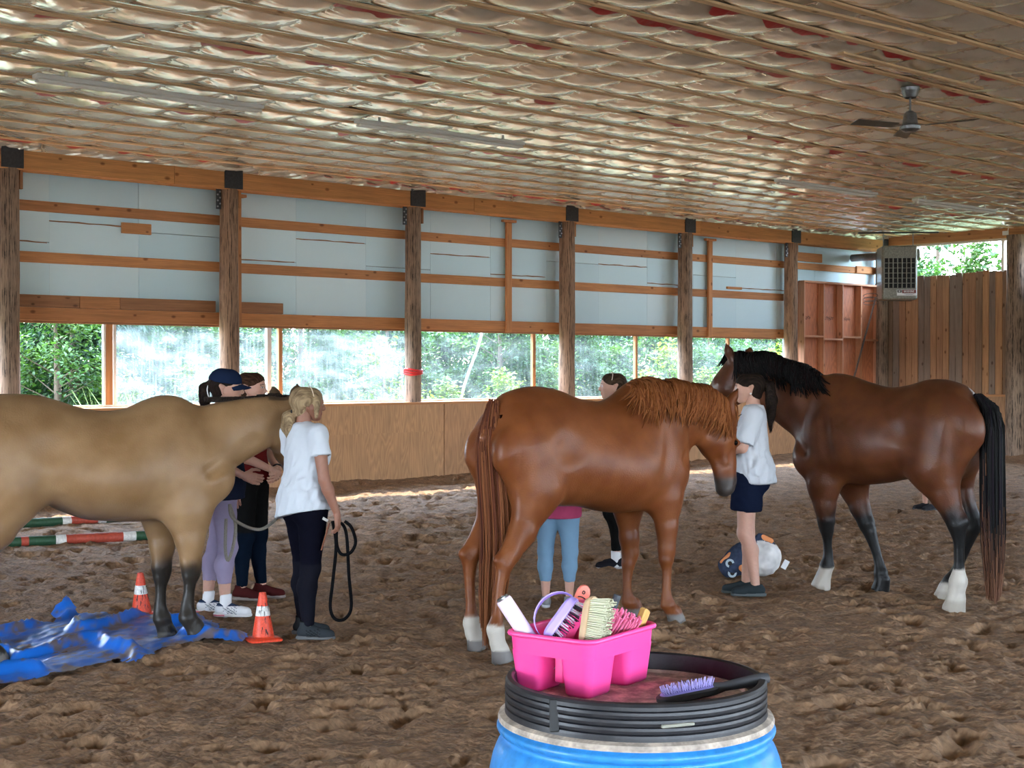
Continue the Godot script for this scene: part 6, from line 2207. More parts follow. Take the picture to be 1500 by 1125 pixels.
func build_barrel() -> void:
	var blue := mottled(Color(0.22, 0.60, 0.90), 0.38, 2.5, {"metallic_specular": 0.5})
	var black_pl := mat(Color(0.66, 0.66, 0.70), 0.45, {"albedo_texture": T.lid, "uv1_triplanar": true, "uv1_scale": Vector3.ONE * 2.2})
	var dusty := mat(Color(0.97, 0.95, 0.93), 0.75, {"albedo_texture": T.dusty, "uv1_triplanar": true, "uv1_scale": Vector3.ONE * 1.7})
	var o := thing("plastic_barrel", "bright blue plastic barrel with black lid in the foreground", "barrel", BARREL)
	var st := surf()
	var y := RIM_Y
	var prof := [Vector2(0.0, -0.12), Vector2(0.27, -0.12), Vector2(0.30, -0.09), Vector2(0.335, 0.05), Vector2(0.372, 0.30), Vector2(0.378, 0.45), Vector2(0.366, 0.60), Vector2(0.340, y - 0.21), Vector2(0.322, y - 0.155), Vector2(0.310, y - 0.142), Vector2(0.309, y - 0.132), Vector2(0.322, y - 0.124), Vector2(0.324, y - 0.112), Vector2(0.312, y - 0.104), Vector2(0.300, y - 0.09), Vector2(0.29, y - 0.06)]
	var fine := []
	for i in prof.size() - 1:
		for k in 3:
			fine.append((prof[i] as Vector2).cubic_interpolate(prof[i + 1], prof[maxi(i - 1, 0)], prof[mini(i + 2, prof.size() - 1)], k / 3.0))
	fine.append(prof[-1])
	smooth_lathe(st, fine, 72)
	done(st, "drum", blue, o)
	# lid with ribbed band, dusty flange and a raised rim round the recessed top
	st = surf()
	var topp := [Vector2(0.0, y - 0.045), Vector2(0.255, y - 0.045), Vector2(0.262, y - 0.040), Vector2(0.268, y - 0.040), Vector2(0.274, y - 0.046)]
	topp.reverse()
	lathe(st, topp, 72)
	done(st, "lid_top", dusty, o)
	st = surf()
	var band := [Vector2(0.274, y - 0.046), Vector2(0.280, y - 0.042), Vector2(0.284, y - 0.004), Vector2(0.290, y), Vector2(0.300, y - 0.002), Vector2(0.304, y - 0.008)]
	for k in 4:
		var yy := y - 0.016 - k * 0.0165
		band += [Vector2(0.3045, yy), Vector2(0.3005, yy - 0.002), Vector2(0.3045, yy - 0.004), Vector2(0.3055, yy - 0.010)]
	band += [Vector2(0.306, y - 0.082)]
	band.reverse()
	lathe(st, band, 72)
	done(st, "lid_band", black_pl, o)
	st = surf()
	lathe(st, [Vector2(0.305, y - 0.102), Vector2(0.321, y - 0.100), Vector2(0.322, y - 0.094), Vector2(0.319, y - 0.087), Vector2(0.306, y - 0.082)], 72)
	done(st, "lid_flange", dusty, o)
	st = surf()
	var az := 2.396
	bar(st, Vector3(cos(az - 0.18) * 0.309, y - 0.047, sin(az - 0.18) * 0.309), Vector3(cos(az - 0.42) * 0.309, y - 0.044, sin(az - 0.42) * 0.309), 0.010, 0.007)
	done(st, "latch_tab", mat(Color(0.55, 0.55, 0.50), 0.7), o)
	st = surf()
	bar(st, Vector3(cos(az + 0.62) * 0.304, y - 0.005, sin(az + 0.62) * 0.304), Vector3(cos(az + 0.60) * 0.310, y - 0.075, sin(az + 0.60) * 0.310), 0.022, 0.008)
	done(st, "clasp", M.black, o)
	build_caddy()
	build_hairbrush()

func smooth_lathe(st: SurfaceTool, prof: Array, n: int) -> void:
	st.set_smooth_group(1)
	for i in prof.size() - 1:
		var p: Vector2 = prof[i]
		var q: Vector2 = prof[i + 1]
		for k in n:
			var a0 := TAU * k / n
			var a1 := TAU * (k + 1) / n
			var am := (a0 + a1) * 0.5
			var nr := Vector2(q.y - p.y, p.x - q.x)
			quad(st, Vector3(cos(a0) * p.x, p.y, sin(a0) * p.x), Vector3(cos(a1) * p.x, p.y, sin(a1) * p.x), Vector3(cos(a1) * q.x, q.y, sin(a1) * q.x), Vector3(cos(a0) * q.x, q.y, sin(a0) * q.x), Vector3(cos(am) * nr.x, nr.y, sin(am) * nr.x), Vector2(a0 / TAU, p.y), Vector2(a1 / TAU, p.y), Vector2(a1 / TAU, q.y), Vector2(a0 / TAU, q.y))

# a rounded rectangle in the xz plane
func rrect(hx: float, hz: float, r: float, y: float, n := 5) -> Array:
	var P := []
	for c: Array in [[1, 1, 0.0], [-1, 1, PI / 2], [-1, -1, PI], [1, -1, PI * 1.5]]:
		for k in n + 1:
			var a: float = c[2] + PI / 2 * k / n
			P.append(Vector3(c[0] * (hx - r) + cos(a) * r, y, c[1] * (hz - r) + sin(a) * r))
	return P

func skin_rings(st: SurfaceTool, rings: Array, off := Vector3.ZERO, close_bottom := true, inward := false) -> void:
	var n: int = rings[0].size()
	for i in rings.size() - 1:
		st.set_smooth_group(i + 2)
		for k in n:
			var k2 := (k + 1) % n
			var a: Vector3 = rings[i][k]
			var b: Vector3 = rings[i][k2]
			var c: Vector3 = rings[i + 1][k2]
			var d: Vector3 = rings[i + 1][k]
			var o := Vector3(a.x + b.x, 0, a.z + b.z)
			if absf(c.y - a.y) < 0.0005:
				o = Vector3.UP
			if inward and absf(c.y - a.y) > 0.0005:
				o = -o
			quad(st, a + off, b + off, c + off, d + off, o)
	if close_bottom:
		st.set_smooth_group(-1)
		var m := Vector3(0, rings[0][0].y, 0)
		for k in n:
			tri(st, [m + off, rings[0][k] + off, rings[0][(k + 1) % n] + off], [Vector2.ZERO, Vector2.ZERO, Vector2.ZERO], Vector3.UP if inward else Vector3.DOWN)

func build_caddy() -> void:
	var pink := mat(Color(0.94, 0.26, 0.56), 0.36, {"subsurf_scatter_enabled": true, "subsurf_scatter_strength": 0.1})
	# long side 0.28 m runs away to the right, short side 0.215 m faces left
	var r := Vector3(0.738, 0, 0.675)
	var away := Vector3(0.675, 0, -0.738)
	var lx := (r * 0.163 + away * 0.23).normalized()
	var turn := atan2(-lx.z, lx.x)
	var mid := Vector3(-11.423, 0.0, 14.972)
	var fl := RIM_Y - 0.0455
	var o := thing("grooming_caddy", "hot pink plastic grooming caddy standing on the barrel lid", "caddy", Vector3(mid.x, fl, mid.z), turn)
	var hx := 0.156
	var hz := 0.122
	var top_y := 0.134
	var wall := 0.0025
	for sx: float in [-1.0, 1.0]:
		for sz: float in [-1.0, 1.0]:
			var st := surf()
			var gap := 0.024
			var mx := (hx - 0.008 - gap) * 0.5
			var mz := (hz - 0.008 - gap) * 0.5
			var cx := sx * (gap + mx)
			var cz := sz * (gap + mz)
			var rings := []
			var inner := []
			for e: Array in [[0.0, 0.014, 0.014], [0.006, 0.010, 0.016], [0.095, 0.000, 0.020]]:
				rings.append(rrect(mx - e[1], mz - e[1], e[2], e[0]))
				inner.append(rrect(mx - e[1] - wall, mz - e[1] - wall, e[2] - wall, maxf(e[0], wall)))
			var lean := Vector3(cx, 0, cz)
			skin_rings(st, rings, lean)
			skin_rings(st, inner, lean, true, true)
			done(st, "compartment", pink, o)
	# the band that joins them, with a rolled rim
	var bst := surf()
	skin_rings(bst, [rrect(hx - 0.007, hz - 0.007, 0.03, 0.088), rrect(hx - 0.003, hz - 0.003, 0.032, top_y)], Vector3.ZERO, false)
	skin_rings(bst, [rrect(hx - 0.010, hz - 0.010, 0.028, 0.088), rrect(hx - 0.006, hz - 0.006, 0.030, top_y)], Vector3.ZERO, false, true)
	done(bst, "upper_band", pink, o)
	var rim := surf()
	var rp := rrect(hx, hz, 0.034, top_y, 8)
	rp.append(rp[0])
	rp.append(rp[1])
	tube(rim, rp, [0.0062], 8, false)
	done(rim, "rim", pink, o)
	# central handle: two arched plates with a hole pattern
	var hs := surf()
	for z: float in [-0.010, 0.010]:
		for i in 20:
			var a0 := PI * i / 20
			var a1 := PI * (i + 1) / 20
			for e: Array in [[0.105, 0.118, 0.072, 0.070]]:
				var p0 := Vector3(-cos(a0) * e[0], 0.085 + sin(a0) * e[1], z)
				var p1 := Vector3(-cos(a1) * e[0], 0.085 + sin(a1) * e[1], z)
				var q0 := Vector3(-cos(a0) * e[2], 0.085 + sin(a0) * e[3], z)
				var q1 := Vector3(-cos(a1) * e[2], 0.085 + sin(a1) * e[3], z)
				var t := Vector3(0, 0, 0.0035)
				quad(hs, p0 + t, p1 + t, q1 + t, q0 + t, Vector3.BACK)
				quad(hs, p0 - t, p1 - t, q1 - t, q0 - t, Vector3.FORWARD)
				quad(hs, p0 + t, p1 + t, p1 - t, p0 - t, Vector3(-cos(a0), sin(a0), 0))
				quad(hs, q0 + t, q1 + t, q1 - t, q0 - t, Vector3(cos(a0), -sin(a0), 0))
	for i in 16:
		var a0 := PI * i / 16
		var a1 := PI * (i + 1) / 16
		quad(hs, Vector3(-cos(a0) * 0.105, 0.085 + sin(a0) * 0.118, -0.010), Vector3(-cos(a1) * 0.105, 0.085 + sin(a1) * 0.118, -0.010), Vector3(-cos(a1) * 0.105, 0.085 + sin(a1) * 0.118, 0.010), Vector3(-cos(a0) * 0.105, 0.085 + sin(a0) * 0.118, 0.010), Vector3(-cos(a0), sin(a0), 0))
	board("divider", o, Vector3(-0.105, 0.02, -0.0125), Vector3(0.105, 0.088, 0.0125), pink, 0.003)
	done(hs, "handle", pink, o)
	caddy_tools(o, r, away)

# every tool is a thing of its own, placed from the caddy's spot; the picture's right and the way away give its axes
func caddy_tools(c: Node3D, r: Vector3, away: Vector3) -> void:
	var up := Vector3.UP
	# rolling white tube at the left
	var base := c.transform * Vector3(-0.075, 0.04, -0.045)
	var o := thing("white_tube", "white plastic tube leaning in the caddy's left corner", "tube", base)
	var dir := (r * -0.125 + up * 0.19).normalized()
	var b := basis_along(dir)
	var st := surf()
	lathe(st, [Vector2(0.0, 0.0), Vector2(0.0185, 0.0), Vector2(0.0195, 0.006), Vector2(0.0195, 0.198), Vector2(0.018, 0.204), Vector2(0.014, 0.2055)], 20, Vector3.ZERO, b)
	done(st, "barrel", mat(Color(0.90, 0.82, 0.90), 0.4), o)
	st = surf()
	lathe(st, [Vector2(0.0145, 0.200), Vector2(0.0145, 0.210), Vector2(0.010, 0.211), Vector2(0.009, 0.202), Vector2(0.0, 0.202)], 16, Vector3.ZERO, b)
	done(st, "end_cap", M.galv, o)
	# lavender brush with hand strap, bristles to the right
	var lav := mat(Color(0.68, 0.60, 0.90), 0.4)
	base = c.transform * Vector3(-0.075, 0.168, -0.018)
	o = thing("strap_brush", "lavender plastic brush with hand strap and striped bristles in the caddy", "brush", base)
	var ax := (r * 0.052 + up * 0.068 + away * 0.02).normalized()
	var out := (r * 0.72 - up * 0.58 - away * 0.28).normalized()
	var side := out.cross(ax).normalized()
	out = ax.cross(side).normalized()
	var B := Basis(side, out, ax)
	st = surf()
	var body := []
	for e: Array in [[-0.010, 0.80], [-0.004, 0.97], [0.010, 1.0], [0.014, 0.96]]:
		body.append(rrect(0.030 * e[1], 0.062 * e[1], 0.028 * e[1], e[0], 6))
	var tmp := surf()
	skin_rings(tmp, body)
	skin_rings(tmp, [rrect(0.001, 0.001, 0.0005, 0.0141, 6), body[-1]], Vector3.ZERO, false)
	tmp.generate_normals()
	st.append_from(tmp.commit(), 0, Transform3D(B, Vector3.ZERO))
	put(st.commit(), "back", lav, o)
	bristles(o, "white_bristles", B, 0.026, 0.056, 5, 22, 0.014, 0.022, 0.0016, mat(Color(0.85, 0.82, 0.88), 0.6), 0, 31)
	bristles(o, "dark_bristles", B, 0.026, 0.056, 5, 22, 0.014, 0.026, 0.0016, mat(Color(0.14, 0.08, 0.16), 0.6), 1, 32)
	st = surf()
	var P := []
	for i in 15:
		var a := PI * i / 14
		P.append(B * Vector3(0.0, -0.008 - sin(a) * 0.052, cos(a) * 0.060))
	for i in 14:
		var s1 := B * Vector3(0.012, 0, 0)
		quad(st, P[i] - s1, P[i + 1] - s1, P[i + 1] + s1, P[i] + s1, -out)
		var t1 := out * 0.003
		quad(st, P[i] - s1 + t1, P[i + 1] - s1 + t1, P[i + 1] + s1 + t1, P[i] + s1 + t1, out)
		quad(st, P[i] + s1, P[i + 1] + s1, P[i + 1] + s1 + t1, P[i] + s1 + t1, side)
		quad(st, P[i] - s1, P[i + 1] - s1, P[i + 1] - s1 + t1, P[i] - s1 + t1, -side)
	done(st, "strap", lav, o)
	# coral wooden handle behind
	base = c.transform * Vector3(0.010, 0.130, -0.045)
	o = thing("coral_handle", "coral red wooden tool handle with dark marks standing in the caddy", "handle", base)
	dir = (r * 0.045 + up * 0.115).normalized()
	var Bc := Basis(dir.cross(away).normalized(), dir, away)
	st = surf()
	var hr := []
	for e: Array in [[0.0, 0.014], [0.075, 0.017], [0.095, 0.0165], [0.106, 0.012], [0.111, 0.005]]:
		hr.append(rrect(e[1], 0.010, 0.0045, e[0], 4))
	tmp = surf()
	skin_rings(tmp, hr)
	skin_rings(tmp, [hr[-1], rrect(0.0006, 0.0006, 0.0003, 0.1112, 4)], Vector3.ZERO, false)
	tmp.generate_normals()
	st.append_from(tmp.commit(), 0, Transform3D(Bc, Vector3.ZERO))
	put(st.commit(), "grip", mat(Color(0.87, 0.45, 0.38), 0.55), o)
	st = surf()
	for k in 2:
		var cpt := Vector3(0.0, 0.078 + 0.016 * k, -0.0105)
		P = []
		for i in 7:
			var a := lerpf(0.3, PI - 0.3, i / 6.0) if k == 0 else TAU * i / 6.0
			P.append(Bc * (cpt + Vector3(cos(a) * (0.010 if k == 0 else 0.003), sin(a) * 0.004, 0)))
		tube(st, P, [0.0016], 5)
	done(st, "burnt_mark", M.ink, o)
	# wooden brush with cream bristles
	base = c.transform * Vector3(-0.070, 0.165, 0.066)
	o = thing("body_brush", "wooden backed brush with cream bristles facing right in the caddy", "brush", base)
	ax = (r * 0.016 + up * 0.10 + away * 0.02).normalized()
	out = (r * 0.80 - away * 0.55).normalized()
	side = out.cross(ax).normalized()
	out = ax.cross(side).normalized()
	B = Basis(side, out, ax)
	st = surf()
	body = []
	for e: Array in [[-0.016, 0.70], [-0.012, 0.92], [-0.002, 1.0], [0.004, 0.98]]:
		body.append(rrect(0.026 * e[1], 0.062 * e[1], 0.0255 * e[1], e[0], 6))
	tmp = surf()
	skin_rings(tmp, body)
	skin_rings(tmp, [rrect(0.001, 0.001, 0.0005, 0.0041, 6), body[-1]], Vector3.ZERO, false)
	tmp.generate_normals()
	st.append_from(tmp.commit(), 0, Transform3D(B, Vector3.ZERO))
	put(st.commit(), "wooden_back", mat(Color(0.74, 0.62, 0.48), 0.6), o)
	bristles(o, "bristles", B, 0.022, 0.056, 9, 26, 0.004, 0.044, 0.0019, mat(Color(0.83, 0.83, 0.72), 0.7), -1, 33)
	# black knob tip
	base = c.transform * Vector3(0.080, 0.135, 0.020)
	o = thing("black_handle", "black rubber handle tip poking up behind the cream brush", "handle", base)
	st = surf()
	lathe(st, [Vector2(0.0, 0.0), Vector2(0.009, 0.0), Vector2(0.010, 0.07), Vector2(0.009, 0.076), Vector2(0.0, 0.077)], 14, Vector3.ZERO, basis_along((r * 0.35 + up).normalized()))
	done(st, "grip", mat(Color(0.20, 0.23, 0.26), 0.6), o)
	# pink bristled brush
	base = c.transform * Vector3(0.055, 0.118, 0.062)
	o = thing("pink_brush", "brush with bright pink bristles standing in the caddy's right half", "brush", base)
	ax = (up * 1.0 + r * 0.25).normalized()
	out = (r * 0.45 + up * 0.75 - away * 0.35).normalized()
	side = (r * 0.8 - up * 0.25 + away * 0.3).normalized()
	out = (out - side * out.dot(side)).normalized()
	B = Basis(side.cross(out).normalized() * -1.0, out, side)
	B = Basis(out.cross(side).normalized(), out, side)
	st = surf()
	tmp = surf()
	box(tmp, Vector3(0, -0.006, 0), Vector3(0.05, 0.014, 0.075), 0.005)
	tmp.generate_normals()
	st.append_from(tmp.commit(), 0, Transform3D(B, Vector3.ZERO))
	put(st.commit(), "back", mat(Color(0.35, 0.36, 0.37), 0.5), o)
	bristles(o, "bristles", B, 0.022, 0.034, 7, 11, 0.0, 0.062, 0.0030, mat(Color(0.94, 0.50, 0.66), 0.6), -1, 34)
	# yellow wooden block at the right
	base = c.transform * Vector3(0.118, 0.125, 0.085)
	o = thing("wooden_block", "yellow wooden brush handle leaning in the caddy's right corner", "handle", base)
	st = surf()
	box(st, Vector3.ZERO, Vector3(0.026, 0.105, 0.020), 0.004, basis_along((r * 0.32 + up * 0.75 + away * 0.2).normalized()))
	done(st, "block", lumber(Color(0.87, 0.68, 0.38)), o)

func basis_along(d: Vector3) -> Basis:
	var x := d.cross(Vector3(0.3, 0.1, 0.9)).normalized()
	return Basis(x, d, x.cross(d).normalized())

func bristles(o: Node, called: String, B: Basis, hx: float, hz: float, nx: int, nz: int, y0: float, ln: float, w: float, m: Material, parity: int, sd: int) -> void:
	var rr := RandomNumberGenerator.new()
	rr.seed = sd
	var st := surf()
	for i in nx:
		for j in nz:
			if parity >= 0 and (j / 2) % 2 != parity:
				continue
			var x := lerpf(-hx, hx, (i + 0.5) / nx)
			var z := lerpf(-hz, hz, (j + 0.5) / nz)
			if (x * x) / (hx * hx) * 0.5 + pow(absf(z) / hz, 4.0) > 1.02:
				continue
			var tip := Vector3(x * 1.12 + rr.randfn() * 0.0018, y0 + ln * rr.randf_range(0.88, 1.08), z * 1.1 + rr.randfn() * 0.0022)
			tube(st, [B * Vector3(x, y0 - 0.002, z), B * tip], [w, w * 0.8], 4)
	var made := done(st, called, m, o)
	made.set_meta("kind", "stuff")

func build_hairbrush() -> void:
	var r := Vector3(0.738, 0, 0.675)
	var away := Vector3(0.675, 0, -0.738)
	var fl := RIM_Y - 0.0455
	var c := Vector3(-11.373, fl, 15.264)
	var o := thing("paddle_brush", "black paddle brush with lavender bristles lying on the barrel lid", "brush", c)
	var ax := (r * 0.21 + away * 0.05).normalized()
	var B := Basis(ax.cross(Vector3.UP).normalized() * -1.0, Vector3.UP, ax)
	B = Basis(Vector3.UP.cross(ax).normalized(), Vector3.UP, ax)
	B = Basis(B.x, 0.14) * B * Basis.IDENTITY
	B = Basis(B.x, -0.28) * B
	var st := surf()
	var tmp := surf()
	var body := []
	for e: Array in [[0.006, 0.85], [0.010, 1.0], [0.020, 1.0], [0.024, 0.92]]:
		body.append(rrect(0.026 * e[1], 0.075 * e[1], 0.024 * e[1], e[0], 6))
	skin_rings(tmp, body)
	skin_rings(tmp, [rrect(0.001, 0.001, 0.0005, 0.0241, 6), body[-1]], Vector3.ZERO, false)
	tube(tmp, [Vector3(0, 0.016, 0.06), Vector3(0, 0.016, 0.09), Vector3(0, 0.016, 0.13), Vector3(0, 0.016, 0.185), Vector3(0, 0.016, 0.20)], [0.016, 0.011, 0.013, 0.015, 0.011], 12)
	tmp.generate_normals()
	st.append_from(tmp.commit(), 0, Transform3D(B, Vector3.ZERO))
	put(st.commit(), "paddle", mat(Color(0.20, 0.20, 0.21), 0.65), o)
	st = surf()
	tmp = surf()
	skin_rings(tmp, [rrect(0.020, 0.066, 0.0195, 0.0235, 6), rrect(0.018, 0.062, 0.0175, 0.028, 6)])
	skin_rings(tmp, [rrect(0.001, 0.001, 0.0005, 0.0281, 6), rrect(0.018, 0.062, 0.0175, 0.028, 6)], Vector3.ZERO, false)
	tmp.generate_normals()
	st.append_from(tmp.commit(), 0, Transform3D(B, Vector3.ZERO))
	put(st.commit(), "cushion", mat(Color(0.52, 0.49, 0.75), 0.6), o)
	bristles(o, "bristles", B, 0.017, 0.060, 6, 22, 0.027, 0.017, 0.0011, mat(Color(0.66, 0.63, 0.85), 0.5), -1, 35)

const TARP := [[-10.11, 7.90], [-9.98, 8.23], [-9.79, 8.23], [-9.64, 8.26], [-9.41, 7.93], [-9.42, 8.25], [-9.23, 8.17], [-9.05, 8.30], [-8.93, 8.56], [-8.76, 8.71], [-8.89, 9.19], [-9.00, 9.70], [-9.14, 9.75], [-9.28, 9.68], [-9.46, 9.60], [-9.64, 9.64],
	[-9.84, 9.83], [-9.91, 9.80], [-9.90, 9.62], [-10.06, 9.71], [-10.25, 9.77], [-10.44, 9.84], [-10.68, 9.87], [-10.85, 9.74]]

func build_tarp_and_cones() -> void:
	# outline on the sand, walked round
	var line := PackedVector2Array()
	for p: Array in TARP:
		line.append(Vector2(p[0], p[1]))
	var lo := Vector2(100, 100)
	var hi := Vector2(-100, -100)
	for p in line:
		lo = lo.min(p)
		hi = hi.max(p)
	var o := thing("blue_tarp", "crumpled dusty blue tarpaulin spread under the buckskin horse", "tarp", Vector3(0, 0, 0))
	var n1 := noise(201, 1.0, 3)
	var n2 := noise(202, 1.0, 2)
	var n3 := noise(203, 1.0, 1)
	var hgt := func(x: float, z: float) -> float:
		var fold := 1.0 - absf(n3.get_noise_2d(x * 1.0 + z * 0.4, z * 1.5 + x * 0.5)) * 4.6
		var small := 1.0 - absf(n2.get_noise_2d(x * 4.5, z * 5.5 + x * 2.0)) * 3.0
		var peak := 0.13 * exp(-(Vector2(x, z) - Vector2(-9.42, 7.95)).length_squared() / 0.03)
		var rim := 9.0
		for k in line.size() - 1:
			var c := Geometry2D.get_closest_point_to_segment(Vector2(x, z), line[k], line[k + 1])
			rim = minf(rim, c.distance_squared_to(Vector2(x, z)))
		var inner := smoothstep(0.0, 0.16, sqrt(rim))
		return base_height(x, z) + 0.018 + 0.016 * inner + 0.064 * maxf(fold, 0.0) * (0.3 + 0.7 * inner) + 0.007 * maxf(small, 0.0) + peak
	var step := 0.022
	var V := PackedVector3Array()
	var C := PackedColorArray()
	var I := PackedInt32Array()
	var idx := {}
	var nx := int((hi.x - lo.x) / step) + 1
	var nz := int((hi.y - lo.y) / step) + 1
	for j in nz + 1:
		for i in nx + 1:
			var x := lo.x + i * step
			var z := lo.y + j * step
			var q := Vector2(x + 0.05 * n2.get_noise_2d(x * 3.0, z * 3.0), z + 0.05 * n2.get_noise_2d(x * 3.0 + 40.0, z * 3.0))
			if Geometry2D.is_point_in_polygon(q, line):
				idx[Vector2i(i, j)] = V.size()
				V.append(Vector3(x, hgt.call(x, z), z))
				var d := n1.get_noise_2d(x * 2.6 + 9.0, z * 2.6) + 0.5 * n2.get_noise_2d(x * 9.0, z * 9.0) + 0.35 * n2.get_noise_2d(x * 30.0, z * 30.0)
				C.append(Color(0.006, 0.13, 0.56).lerp(Color(0.155, 0.115, 0.085), smoothstep(0.08, 0.36, d) * 0.92))
	for j in nz:
		for i in nx:
			var a = idx.get(Vector2i(i, j))
			var b = idx.get(Vector2i(i + 1, j))
			var c = idx.get(Vector2i(i, j + 1))
			var d = idx.get(Vector2i(i + 1, j + 1))
			if a != null and b != null and c != null:
				I.append_array([a, b, c])
			if d != null and b != null and c != null:
				I.append_array([b, d, c])
	var A := []
	A.resize(Mesh.ARRAY_MAX)
	A[Mesh.ARRAY_VERTEX] = V
	A[Mesh.ARRAY_COLOR] = C
	A[Mesh.ARRAY_INDEX] = I
	var m := ArrayMesh.new()
	m.add_surface_from_arrays(Mesh.PRIMITIVE_TRIANGLES, A)
	var st := SurfaceTool.new()
	st.create_from(m, 0)
	st.generate_normals()
	put(st.commit(), "sheet", painted(0.40, {"metallic_specular": 0.5}), o)
	# cones
	var labels := ["orange traffic cone with white collar at the tarp's far edge, left of the horse's legs", "battered orange traffic cone with white collar at the tarp's right corner"]
	var spots := [Vector3(-9.02, 0.0, 8.32), Vector3(-8.93, 0.0, 9.70)]
	var orange := mottled(Color(0.96, 0.30, 0.16), 0.5, 5.0)
	for k in 2:
		var s: Vector3 = spots[k]
		var c := thing("traffic_cone", labels[k], "cone", Vector3(s.x, base_height(s.x, s.z) + 0.005, s.z), 0.3 + k, "traffic cones")
		c.rotation.z = 0.04 * (1 - 2 * k)
		var b := surf()
		var rings := [rrect(0.098, 0.098, 0.02, 0.0, 4), rrect(0.100, 0.100, 0.02, 0.012, 4), rrect(0.085, 0.085, 0.02, 0.022, 4), rrect(0.06, 0.06, 0.055, 0.026, 4)]
		skin_rings(b, rings)
		skin_rings(b, [rrect(0.001, 0.001, 0.0005, 0.0262, 4), rings[-1]], Vector3.ZERO, false)
		done(b, "base", orange, c)
		b = surf()
		lathe(b, [Vector2(0.074, 0.022), Vector2(0.068, 0.03), Vector2(0.046, 0.155)], 28)
		lathe(b, [Vector2(0.0355, 0.215), Vector2(0.0225, 0.29), Vector2(0.021, 0.298), Vector2(0.012, 0.30), Vector2(0.012, 0.27), Vector2(0.0, 0.27)], 28)
		done(b, "cone", orange, c)
		b = surf()
		lathe(b, [Vector2(0.046, 0.155), Vector2(0.047, 0.156), Vector2(0.0365, 0.214), Vector2(0.0355, 0.215)], 28)
		done(b, "white_collar", mottled(Color(0.93, 0.92, 0.90), 0.4, 5.0), c)
		b = surf()
		var rr := RandomNumberGenerator.new()
		rr.seed = 61 + k
		for q in 16:
			var y := rr.randf_range(0.04, 0.25)
			var rad := lerpf(0.0665, 0.0225, (y - 0.03) / 0.26) + 0.0012
			var a: float = rr.randf_range(-1.4, 0.6) + [2.364, 3.443][k]
			var P := []
			for e in 4:
				var aa := a + rr.randf_range(-0.03, 0.03) * e
				var yy := y - e * rr.randf_range(0.006, 0.016)
				var r2 := lerpf(0.0665, 0.0225, (yy - 0.03) / 0.26) + 0.0008
				P.append(Vector3(cos(aa) * r2, yy, sin(aa) * r2))
			tube(b, P, [0.0022, 0.003, 0.002, 0.001], 5)
		done(b, "scuff_mark", M.ink, c)

func build_poles_and_ropes() -> void:
	var col := {"g": mottled(Color(0.16, 0.33, 0.22), 0.5, 3.0), "r": mottled(Color(0.74, 0.30, 0.22), 0.5, 3.0), "w": mottled(Color(0.92, 0.91, 0.88), 0.5, 3.0)}
	var defs := [
		["nearer ground pole painted green, red and white lying under the buckskin's belly", Vector3(-9.35, 0.05, 3.52), Vector3(-6.68, 0.05, 4.31), [[0.0, "w"], [0.10, "r"], [0.30, "w"], [0.36, "g"], [0.475, "g"], [0.53, "r"], [0.555, "g"], [0.645, "w"], [0.68, "r"], [0.875, "w"], [0.92, "g"], [1.0, ""]]],
		["farther ground pole painted green, red and white near the wall", Vector3(-8.75, 0.06, 2.22), Vector3(-6.02, 0.06, 2.62), [[0.0, "w"], [0.10, "r"], [0.28, "w"], [0.33, "g"], [0.70, "w"], [0.735, "r"], [0.84, "w"], [0.875, "g"], [1.0, ""]]]]
	for d: Array in defs:
		var a: Vector3 = d[1]
		var b: Vector3 = d[2]
		a.y += base_height(a.x, a.z)
		b.y += base_height(b.x, b.z)
		var o := thing("ground_pole", d[0], "pole", a, 0.0, "striped ground poles")
		for i in d[3].size() - 1:
			var st := surf()
			tube(st, [(b - a) * d[3][i][0], (b - a) * d[3][i + 1][0]], [0.048], 16)
			done(st, "painted_band", col[d[3][i][1]], o)
	# the grey lead from the capped woman's hand to the buckskin
	var o := thing("grey_lead_rope", "pale grey lead rope sagging from the capped woman to the buckskin horse", "rope", Vector3.ZERO)
	var st := surf()
	tube(st, curve([Vector3(-8.728, 0.800, 8.982), Vector3(-8.728, 0.720, 9.009), Vector3(-8.692, 0.665, 9.096), Vector3(-8.646, 0.645, 9.219), Vector3(-8.615, 0.700, 9.329), Vector3(-8.586, 0.800, 9.423), Vector3(-8.579, 0.950, 9.497), Vector3(-8.583, 1.050, 9.520)], 6), [0.011], 7)
	tube(st, curve([Vector3(-8.728, 0.800, 8.982), Vector3(-8.688, 0.660, 8.991), Vector3(-8.694, 0.520, 8.972), Vector3(-8.714, 0.420, 8.940), Vector3(-8.728, 0.500, 8.927), Vector3(-8.735, 0.700, 8.948)], 6), [0.011], 7)
	done(st, "rope", mottled(Color(0.60, 0.57, 0.52), 0.9, 8.0), o)

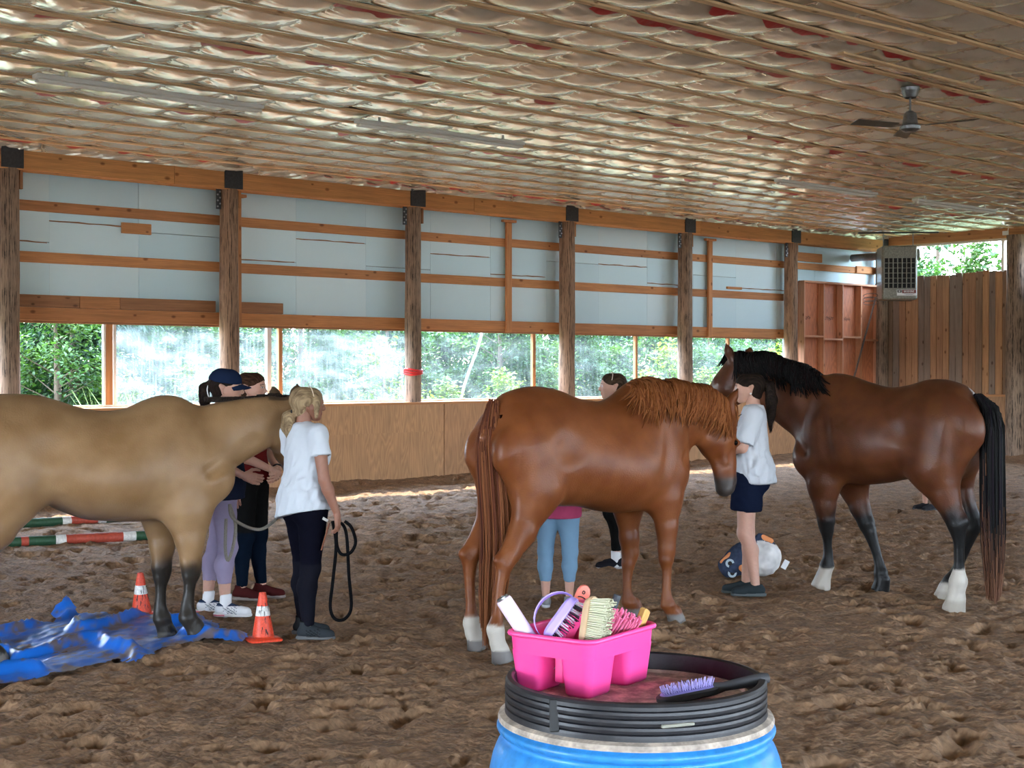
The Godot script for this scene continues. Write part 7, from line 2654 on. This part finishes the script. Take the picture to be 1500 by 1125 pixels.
func build_plush() -> void:
	var o := thing("plush_penguin", "navy and white stuffed penguin with orange feet lying on the sand", "stuffed toy", on_sand(-4.46, 9.97), facing(0))
	# own axes: z along the picture to the right, x toward the photographer's left-behind
	var L := []
	rc(L, Vector3(0, 0.17, 0.10), 0.155, Vector3(0, 0.15, 0.0), 0.13, 0.06)
	rc(L, Vector3(0, 0.17, -0.05), 0.12, Vector3(-0.02, 0.10, -0.16), 0.095, 0.05)
	rc(L, Vector3(-0.02, 0.25, 0.02), 0.07, Vector3(-0.04, 0.33, 0.08), 0.045, 0.04)
	var n := noise(222, 1.0, 2)
	var paint := func(p: Vector3, _g: Vector3) -> Color:
		if p.z < 0.015 + 0.25 * (p.y - 0.2) or p.y > 0.295 + 0.02 * sin(p.z * 20.0):
			return Color(0.045, 0.060, 0.10) * (1.0 + 0.3 * n.get_noise_3d(p.x * 30, p.y * 30, p.z * 30))
		return Color(0.60, 0.58, 0.56) * (1.0 + 0.35 * n.get_noise_3d(p.x * 9, p.y * 9, p.z * 9))
	var shape := func(p: Vector3, v: float) -> float:
		return v + 0.010 * n.get_noise_3d(p.x * 12.0, p.y * 12.0, p.z * 12.0)
	cloth("body", o, L, 0.011, Color.WHITE, 0.95, shape, paint)
	var orange := Color(0.72, 0.28, 0.12)
	for e: Array in [[Vector3(-0.06, 0.335, 0.10), Vector3(-0.05, 0.31, 0.165), 0.028], [Vector3(-0.05, 0.20, -0.165), Vector3(-0.06, 0.14, -0.235), 0.020], [Vector3(-0.13, 0.10, -0.08), Vector3(-0.14, 0.07, -0.05), 0.028]]:
		var F := []
		rc(F, e[0], e[2], e[1], e[2] * 0.8, 0.01)
		cloth("orange_patch", o, F, 0.008, orange, 0.95)
	for e: Vector3 in [Vector3(-0.105, 0.135, -0.175), Vector3(-0.10, 0.055, -0.155)]:
		var st := surf()
		var b := Basis(Vector3.BACK, PI / 2)
		lathe(st, [Vector2(0.0, 0.006), Vector2(0.034, 0.006), Vector2(0.036, 0.0), Vector2(0.034, -0.006), Vector2(0.0, -0.006)], 18, e, b)
		var ey := done(st, "eye", mat(Color(0.66, 0.72, 0.76), 0.6), o)
		st = surf()
		lathe(st, [Vector2(0.0, 0.004), Vector2(0.017, 0.004), Vector2(0.018, 0.0), Vector2(0.017, -0.004), Vector2(0.0, -0.004)], 16, e + Vector3(-0.006, 0, 0), b)
		done(st, "pupil", M.ink, ey)
	var tg := surf()
	box(tg, Vector3(-0.03, 0.115, 0.285), Vector3(0.006, 0.075, 0.045), 0.001, Basis(Vector3.RIGHT, 0.5))
	done(tg, "cloth_tag", M.white, o)
